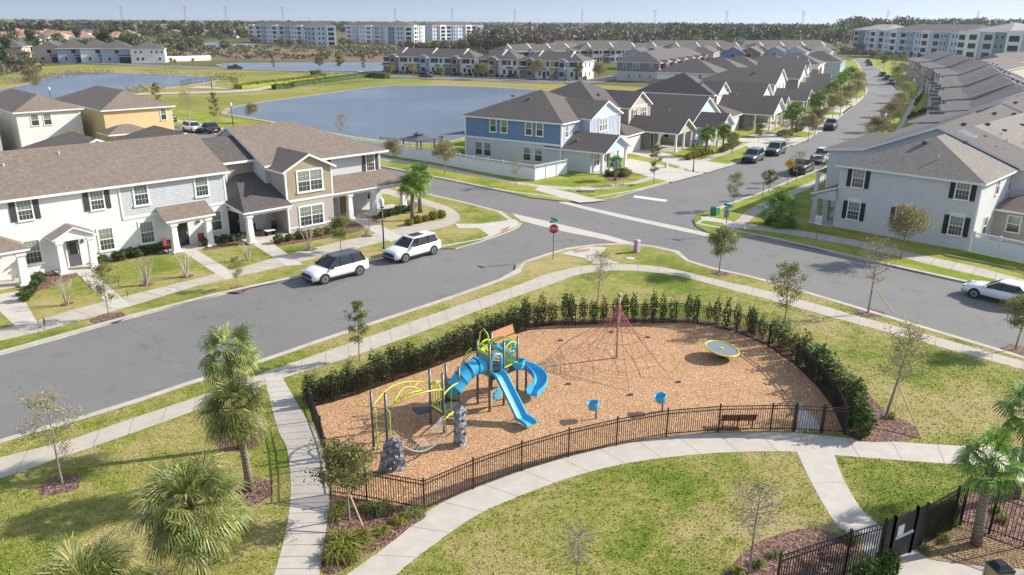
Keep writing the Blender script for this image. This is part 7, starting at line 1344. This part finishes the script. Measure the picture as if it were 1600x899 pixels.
    for x in (fx, rx):
        for s_ in (-1, 1):
            q = MB(); q.cone((x, s_ * (hw - .24), wr), (x, s_ * (hw + .005), wr), wr + .055, wr + .055, 22); P.append(('wheel_arch', q.mesh('wheel_arch', TRB), None))
            q = MB(); q.cone((x, s_ * (hw - .22), wr), (x, s_ * (hw + .02), wr), wr, wr, 22); T_ = q.mesh('wheel', TYRE); q = MB(); q.cone((x, s_ * (hw + .0), wr), (x, s_ * (hw + .028), wr), wr * .66, wr * .66, 18)
            P.append(('wheel', T_, [('rim', q.mesh('rim', RIM))] + [('spokes', (lambda m_: ([m_.tube([(x, s_ * (hw + .03), wr), (x + math.cos(t) * wr * .62, s_ * (hw + .03), wr + math.sin(t) * wr * .62)], .022, 4) for t in [k_ * 2 * PI / 7 for k_ in range(7)]], m_)[1])(MB()).mesh('spokes', TRB))]))
    zf = .72 if not sd else .62
    for s_ in (-1, 1):
        P.append(('headlight', MB().box(.455 * L, .487 * L, s_ * hw * .62 - .2, s_ * hw * .62 + .2, zf, zf + .13).mesh('headlight', HEADL), None)); P.append(('tail_light', MB().box(-.503 * L, -.485 * L, s_ * hw * .72 - .16, s_ * hw * .72 + .12, .82, .97).mesh('tail_light', TAILL), None))
        P.append(('mirror', MB().box(.17 * L, .2 * L, s_ * (hw + .08) - .09, s_ * (hw + .08) + .09, zb - .02, zb + .12).mesh('mirror', roof or body), None))
        P.append(('sill', MB().box(-.4 * L, .4 * L, s_ * (hw - .02) - .02, s_ * (hw - .02) + .02, g0 - .02, g0 + .1).mesh('sill', TRB), None))
    P.append(('grille', MB().box(.49 * L, .505 * L, -hw * .42, hw * .42, .5, .76).mesh('grille', TRB), None)); P.append(('bumper', MB().box(.488 * L, .507 * L, -hw * .72, hw * .72, .28, .4).mesh('bumper', TRB), None)); P.append(('rear_bumper', MB().box(-.507 * L, -.49 * L, -hw * .8, hw * .8, .3, .48).mesh('rear_bumper', TRB), None)); P.append(('rear_window', MB().box(-.5 * L, -.49 * L, -.26, .26, .6, .72).mesh('number_plate', HEADL), None)); 
    CARS[key] = P; return P
def car(kind, body, wa, wb, lab, roof=None, z=.02, group='parked cars', **k):
    "wa, wb = contact pixels of the visible front and rear wheel, k side = which flank is visible"
    side = k.pop('side', 1); A = Vector(G(*wa, z)); B = Vector(G(*wb, z)); d = (A - B).normalized(); n = Vector((-d.y, d.x)) * side; c = (A + B) / 2 + n * .88; o = thing('parked_car', (c.x, c.y, z), math.atan2(d.y, d.x), lab, 'car', group)
    for nm, me, sub in car_parts(kind, body, roof, **k):
        p = ob(nm if nm != 'rear_window' else 'number_plate', me, o)
        for s_ in sub or (): ob(s_[0], s_[1], p)
    return o
def car_at(kind, body, px, py, ang, lab, z=.03, **k):
    a = G(px, py, z); o = thing('parked_car', (a[0], a[1], z), R(ang), lab, 'car', 'parked cars')
    for nm, me, sub in car_parts(kind, body, k.get('roof'), **{q: v for q, v in k.items() if q != 'roof'}):
        p = ob(nm if nm != 'rear_window' else 'number_plate', me, o)
        for s_ in sub or (): ob(s_[0], s_[1], p)
    return o
car('suv', PW, (508, 444), (562, 430), 'white sport utility car with black roof parked on the foreground street', PBK, side=-1); car('suv', PW, (634, 410), (677, 398), 'all white sport utility car with glass roof parked ahead of the lamp', None, side=-1)
car('sedan', PW, (1551, 461), (1600, 473), 'white sedan cut by the right picture edge', None, side=-1 if 0 else 1, L=4.8, W=1.85, H=1.45)
dC = 57
car_at('suv', PDG, 1176, 252, dC + 180, 'dark grey sport utility car nearest the junction on the left kerb', L=4.9); car_at('suv', PDG, 1211, 241, dC + 180, 'dark car parked behind the grey one on the left kerb', L=4.7); car_at('pickup', PDG, 1297, 202, 63 + 180, 'dark pickup facing down the main street', L=5.4, H=1.8)
car_at('pickup', PBK, 1252, 270, 55, 'black pickup behind the yellow warning sign', L=5.4, H=1.75); car_at('pickup', PW, 1284, 253, 55, 'white pickup parked in front of the black one', L=5.5, H=1.85)
for px, py, b, k, ang, lab in ((1382, 192, PW, 'suv', 66, 'white car third up the right kerb'), (1392, 173, PRD, 'suv', 68, 'dark red car on the right kerb'), (1391, 132, PSV, 'suv', 75, 'silver car on the right kerb below the bend'), (1384, 125, PDG, 'suv', 76, 'dark green grey car on the right kerb bend'), (1378, 120, PBK, 'suv', 76, 'black car on the right kerb bend'), (1358, 103, PDG, 'sedan', 80, 'nearest dark sedan at the far bend'), (1355.5, 98.5, PBK, 'sedan', 80, 'farthest black sedan at the bend'), (1255, 197, PW, 'suv', -30, 'white car in a driveway behind the palms')): car_at(k, b, px, py, ang, lab)
car_at('sedan', PDG, 328, 207, 135.5, 'grey sedan on the lakeside street behind the row', H=1.45, L=4.8); car_at('suv', PW, 302, 206, 135.5 + 180, 'white car on the lakeside street showing its windscreen'); car_at('suv', PDG, 666, 121.5, -23, 'dark car on the far street before the lake townhouses'); car_at('pickup', PDG, 368, 108.5, 5, 'dark pickup on the far causeway', L=5.4, H=1.8); car_at('sedan', PSV, 262, 190, 135.5, 'silver car roof half hidden on the lakeside street', H=1.45, L=4.8)
car_at('suv', PW, 163, 97.6, 200, 'white car in a driveway beyond the left lake'); car_at('suv', PDG, 178, 98.5, 200, 'dark car in a driveway beyond the left lake')
# ---------------------------------------------------------------- far woods, suburbs, pylons, haze
def crown_pts(rng, n, r, h, z0, kind):
    if kind == 'pine': C = rng.normal(size=(n, 3)); C /= np.linalg.norm(C, axis=1)[:, None]; C *= rng.uniform(.5, 1, (n, 1)); C = C * [r, r, h * .22] + [0, 0, z0 + h * .8]; m_ = n // 3; C[:m_, 2] -= h * .25 * rng.uniform(0, 1, m_); C[:m_, :2] *= .6
    else: C = rng.normal(size=(n, 3)); C /= np.linalg.norm(C, axis=1)[:, None]; lump = 1 + .3 * np.sin(C[:, :1] * 4 + rng.uniform(0, 6)) * np.cos(C[:, 1:2] * 5); C *= rng.uniform(.6, 1, (n, 1)) * lump; C = C * [r, r, h * .36] + [0, 0, z0 + h * .58]
    return C
def big_tree(kind, h, r, mat, seed, n=420, ls=.55, name='crown'):
    rng = np.random.default_rng(seed); C = crown_pts(rng, n, r, h, 0, kind); cm = quads_mesh('crown', leaf_quads(C, ls, rng, .3, .8), mat); m = MB(); m.tube([(0, 0, 0), (.1, 0, h * .4), (0, .1, h * .8)], [.22, .16, .07], 6)
    q = random.Random(seed)
    for k in range(5): a = k * 1.3; m.tube([(0, 0, h * (.35 + .08 * k)), (r * .6 * math.cos(a), r * .6 * math.sin(a), h * (.5 + .08 * k))], [.08, .03], 4)
    return m.mesh('trunk', BARK), cm
BT = [big_tree('round', 9, 4.2, FARL, 1), big_tree('round', 8, 4.0, FW_O, 2), big_tree('round', 7, 3.6, FW_B, 3), big_tree('pine', 15, 3.0, PINE, 4), big_tree('round', 10, 4.6, FW_G, 5), big_tree('pine', 13, 2.6, PINE, 6)]
q_ = random.Random(77)
belt = []
# tree belt to the left behind the lake houses, then scattered to the right
for i in range(95):
    px = q_.uniform(-20, 400); py = q_.choice([q_.uniform(60, 70), q_.uniform(70, 80), q_.uniform(78, 92)]) if px < 260 else q_.uniform(60, 76)
    if 40 < px < 250 and py > 88: py = 84
    if 315 < px < 400 and 64 < py < 76: continue
    belt.append((px, py))
belt += [(5, 100), (12, 104), (22, 106), (30, 103), (38, 108), (50, 106), (2, 112), (-10, 108), (60, 104), (15, 97), (40, 96), (-5, 118), (8, 120)]
belt.sort()
for i, (px, py) in enumerate(belt):
    k = q_.choice([0, 0, 1, 2, 3, 4, 4, 5, 1, 0]); k = 2 if (py > 92 and i % 2) else k; a = G(px, py, 0); s = q_.uniform(.65, 1.15) * (.62 if py > 92 else 1); T_, C_ = BT[k]; o = thing('background_tree', (a[0], a[1], 0), q_.uniform(0, 6), '%s tree from the left, %s, in the wooded belt behind the lakes' % (nth(i), ['broad green', 'broad olive', 'brown bare', 'tall pine', 'bright green', 'slim pine'][k]), 'tree', 'trees of the wooded belt behind the lakes'); o.scale = (s, s, s); ob('trunk', T_, o); ob('crown', C_, o)
for i, (px, py, k, s) in enumerate(((398, 70, 0, .7), (440, 72, 2, .8), (455, 73, 2, .7), (470, 72, 1, .7), (536, 73, 1, .8), (548, 74, 0, .6), (628, 76, 2, .7), (640, 78, 1, .8), (655, 80, 2, .8), (668, 82, 1, .8), (682, 82, 0, .8), (696, 83, 1, .9), (708, 80, 2, .9), (722, 82, 0, .9), (735, 78, 0, 1.0), (748, 76, 4, 1.0), (760, 78, 0, 1.1), (772, 80, 3, .9), (300, 80, 0, .9), (310, 76, 0, .9), (285, 84, 2, .9), (352, 80, 1, .8), (345, 66, 0, .9), (395, 66, 0, .8), (380, 62, 1, .8))):
    a = G(px, py, 0); T_, C_ = BT[k]; o = thing('background_tree', (a[0], a[1], 0), i, '%s tree, counted left to right, in front of the white apartments' % nth(i), 'tree', 'trees before the white apartments'); o.scale = (s,) * 3; ob('trunk', T_, o); ob('crown', C_, o)
for i, (px, py, k, s) in enumerate(((1318, 88, 4, .6), (1328, 86, 1, .5), (1338, 88, 0, .5), (1350, 89, 2, .5), (1362, 91, 1, .5), (1372, 92, 0, .5), (1385, 93, 0, .5), (1398, 95, 5, .35), (1410, 96, 5, .35), (1422, 96, 5, .35), (1434, 98, 5, .35), (1446, 98, 5, .3), (1490, 106, 1, .5), (1500, 108, 0, .5), (1515, 110, 0, .55), (1528, 111, 0, .55), (1545, 113, 0, .6), (1572, 118, 4, .45), (1300, 85, 4, .6), (1342, 85, 4, .7))):
    a = G(px, py, 0); T_, C_ = BT[k]; o = thing('background_tree', (a[0], a[1], 0), i, '%s tree, counted left to right, before the right hand apartment building' % nth(i), 'tree', 'trees before the right hand apartments'); o.scale = (s,) * 3; ob('trunk', T_, o); ob('crown', C_, o)
def forest(name, polys, n, mats, hr, r, kinds, seed, lab, per=60, ls=1.1, trunks=False):
    rng = np.random.default_rng(seed); allq = []; mi = []; q = random.Random(seed); cnt = 0
    tm = MB()
    for (x0, x1, y0, y1), share in polys:
        for i in range(int(n * share)):
            px = q.uniform(x0, x1); py = 1 / q.uniform(1 / (y1 - 33.5 + .0), 1 / (y0 - 33.5)) + 33.5; a = G(px, py, 0); h = q.uniform(*hr); rr_ = r * q.uniform(.7, 1.25); kd = q.choice(kinds); C = crown_pts(rng, per, rr_, h, 0, kd[0]) + np.array([a[0], a[1], 0]); allq.append(leaf_quads(C, ls * (1 if kd[0] != 'pine' else .8), rng, .3, .8)); mi += [kd[1]] * per
            if trunks: tm.cone((a[0], a[1], 0), (a[0], a[1], h * .75), .22, .15, 4, caps=False)
    o = ob(name, quads_mesh(name, np.concatenate(allq), mats, mi), None, (0, 0, 0), 0, lab, 'woods', None, 'stuff')
    if trunks and tm.v: ob('trunks', tm.mesh('trunks', BARKP), o)
    return o
# (x range, y range of the tree feet in the site plan)
forest('olive_woods', [((775, 1060, 64, 86), .8), ((740, 800, 66, 80), .2)], 420, [FW_B, FW_O, FW_G, FW_G], (9, 13), 5.0, [('round', 0), ('round', 0), ('round', 1), ('round', 2), ('round', 3), ('round', 0)], 11, 'olive and brown winter woods behind the middle rows', 110, .95)
forest('pine_forest', [((1040, 1340, 60, 82), .75), ((930, 1060, 55, 62), .25)], 520, [PINE, FW_G, FW_O], (13, 18), 4.0, [('pine', 0), ('pine', 0), ('pine', 0), ('round', 1), ('pine', 0), ('round', 2)], 12, 'dark pine forest with pale trunks behind the far houses', 90, .95, True)
forest('pine_forest', [((1310, 1700, 58, 70), 1)], 420, [PINE, FW_G], (17, 25), 6.0, [('pine', 0), ('round', 1), ('pine', 1), ('pine', 0)], 13, 'tall pines behind the right hand apartment building', 100, 1.3, True)
forest('distant_woods', [((-100, 500, 44, 60), .45), ((400, 1100, 42, 56), .35), ((-100, 1700, 37, 44), .35), ((1100, 1700, 42, 56), .2)], 2300, [FW_G, PINE, FW_O, FW_B], (10, 15), 9, [('round', 0), ('round', 1), ('round', 1), ('round', 2), ('round', 3)], 14, 'distant flat woods reaching the horizon', 34, 3.4)
forest('marsh_scrub', [((240, 760, 74, 94), .6), ((-40, 60, 96, 118), .1), ((560, 760, 78, 90), .3)], 520, [FW_B, FW_O, FW_G], (1.2, 2.6), 2.6, [('round', 0), ('round', 0), ('round', 1), ('round', 2)], 15, 'brown scrub over the marsh field', 30, .55)
# suburbs beyond the woods: small houses with pale and terracotta roofs, each one on its own
def tiny(px, py, lab, roof, wall, s=1.0, group='distant suburb houses'):
    a = G(px, py, 0); k = 'tiny' + roof.name + wall.name
    if k not in WCACHE:
        q = MB(); q.box(-8, 8, -6, 6, 0, 5); W_ = q.mesh('wall', wall); q = MB(); gable(q, -8, 8, -6, 6, 5, .5, 'x', True, True, .5); WCACHE[k] = (W_, q.mesh('roof', [roof, TRIM]))
    o = thing('distant_house', (a[0], a[1], 0), q_.uniform(-.5, .9), lab, 'house', group); o.scale = (s,) * 3; ob('wall', WCACHE[k][0], o); ob('roof', WCACHE[k][1], o)
sub = [(q_.uniform(-10, 290), q_.uniform(46, 72)) for _ in range(60)] + [(q_.uniform(270, 400), q_.uniform(53, 60)) for _ in range(22)] + [(q_.uniform(480, 560), q_.uniform(44, 50)) for _ in range(6)]; sub.sort()
for i, (px, py) in enumerate(sub): tiny(px, py, '%s small distant house from the left, roof showing between the trees' % nth(i), FROOFT if (px > 270 or i % 3 == 0) else [FROOFG, FROOF, FROOFT][i % 3], [PALEW, BEIGE][i % 2], 1.0 if py > 55 else 1.3)
hs = sorted([(q_.uniform(885, 1010), q_.uniform(44, 50)) for _ in range(34)])
for i, (px, py) in enumerate(hs): tiny(px, py, '%s house from the left of the pale suburb on the ridge above the woods' % nth(i), [FROOFG, FROOF][i % 2], PALEW, 1.4, 'houses of the ridge suburb')
q = MB(); a = G(668, 52); tag(ob('warehouse', q.mesh('warehouse', TRIM), None, (a[0], a[1], 0)), 'long white distant roof between apartment blocks', 'warehouse') if 0 else None
H = House('warehouse', 0, 0, 5, 'pale arched distant roof between the apartment blocks', 'warehouse', world=G(660, 52)); H.part('wall', MB().box(0, 60, 0, 30, 0, 9), PALEW); q = MB(); gable(q, 0, 60, 0, 30, 9, .25, 'y', False, False, .5); H.part('roof', q, [FROOFG, TRIM])
for i, (px, py) in enumerate(((192, 38), (291, 38), (354, 38), (443, 39), (618, 40), (707, 41), (804, 41), (909, 42), (1022, 43), (1134, 42), (1253, 42), (1384, 44), (1524, 46))):
    a = Vector(G(px, py, 0)); a = a.normalized() * 2600; h = 55; q = MB()
    for s_ in (-1, 1): q.tube([(s_ * 5, 0, 0), (s_ * 1.2, 0, h * .6), (0, 0, h)], [.7, .6, .4], 4)
    for z in (.7, .82, .94): q.box(-7, 7, -.3, .3, h * z, h * z + .7)
    tag(ob('power_pylon', q.mesh('power_pylon', GALV) if i == 0 else bpy.data.meshes['power_pylon'], None, (a.x, a.y, 0), math.atan2(a.y, a.x) + PI / 2), '%s power pylon from the left on the horizon' % nth(i), 'pylon', 'power pylons on the horizon')
hz = MB(); hz.box(-4500, 4500, -600, 5200, -1, 60); hq = bpy.data.materials.new('haze_air'); hq.use_nodes = True; t = hq.node_tree; t.nodes.remove(t.nodes['Principled BSDF']); pv = t.nodes.new('ShaderNodeVolumePrincipled'); pv.inputs['Color'].default_value = (.86, .92, 1, 1); pv.inputs['Density'].default_value = .0001; pv.inputs['Anisotropy'].default_value = .3; t.links.new(pv.outputs[0], t.nodes['Material Output'].inputs['Volume'])
USE_HAZE = True
if USE_HAZE: ob('haze', hz.mesh('haze', hq), kind='stuff')
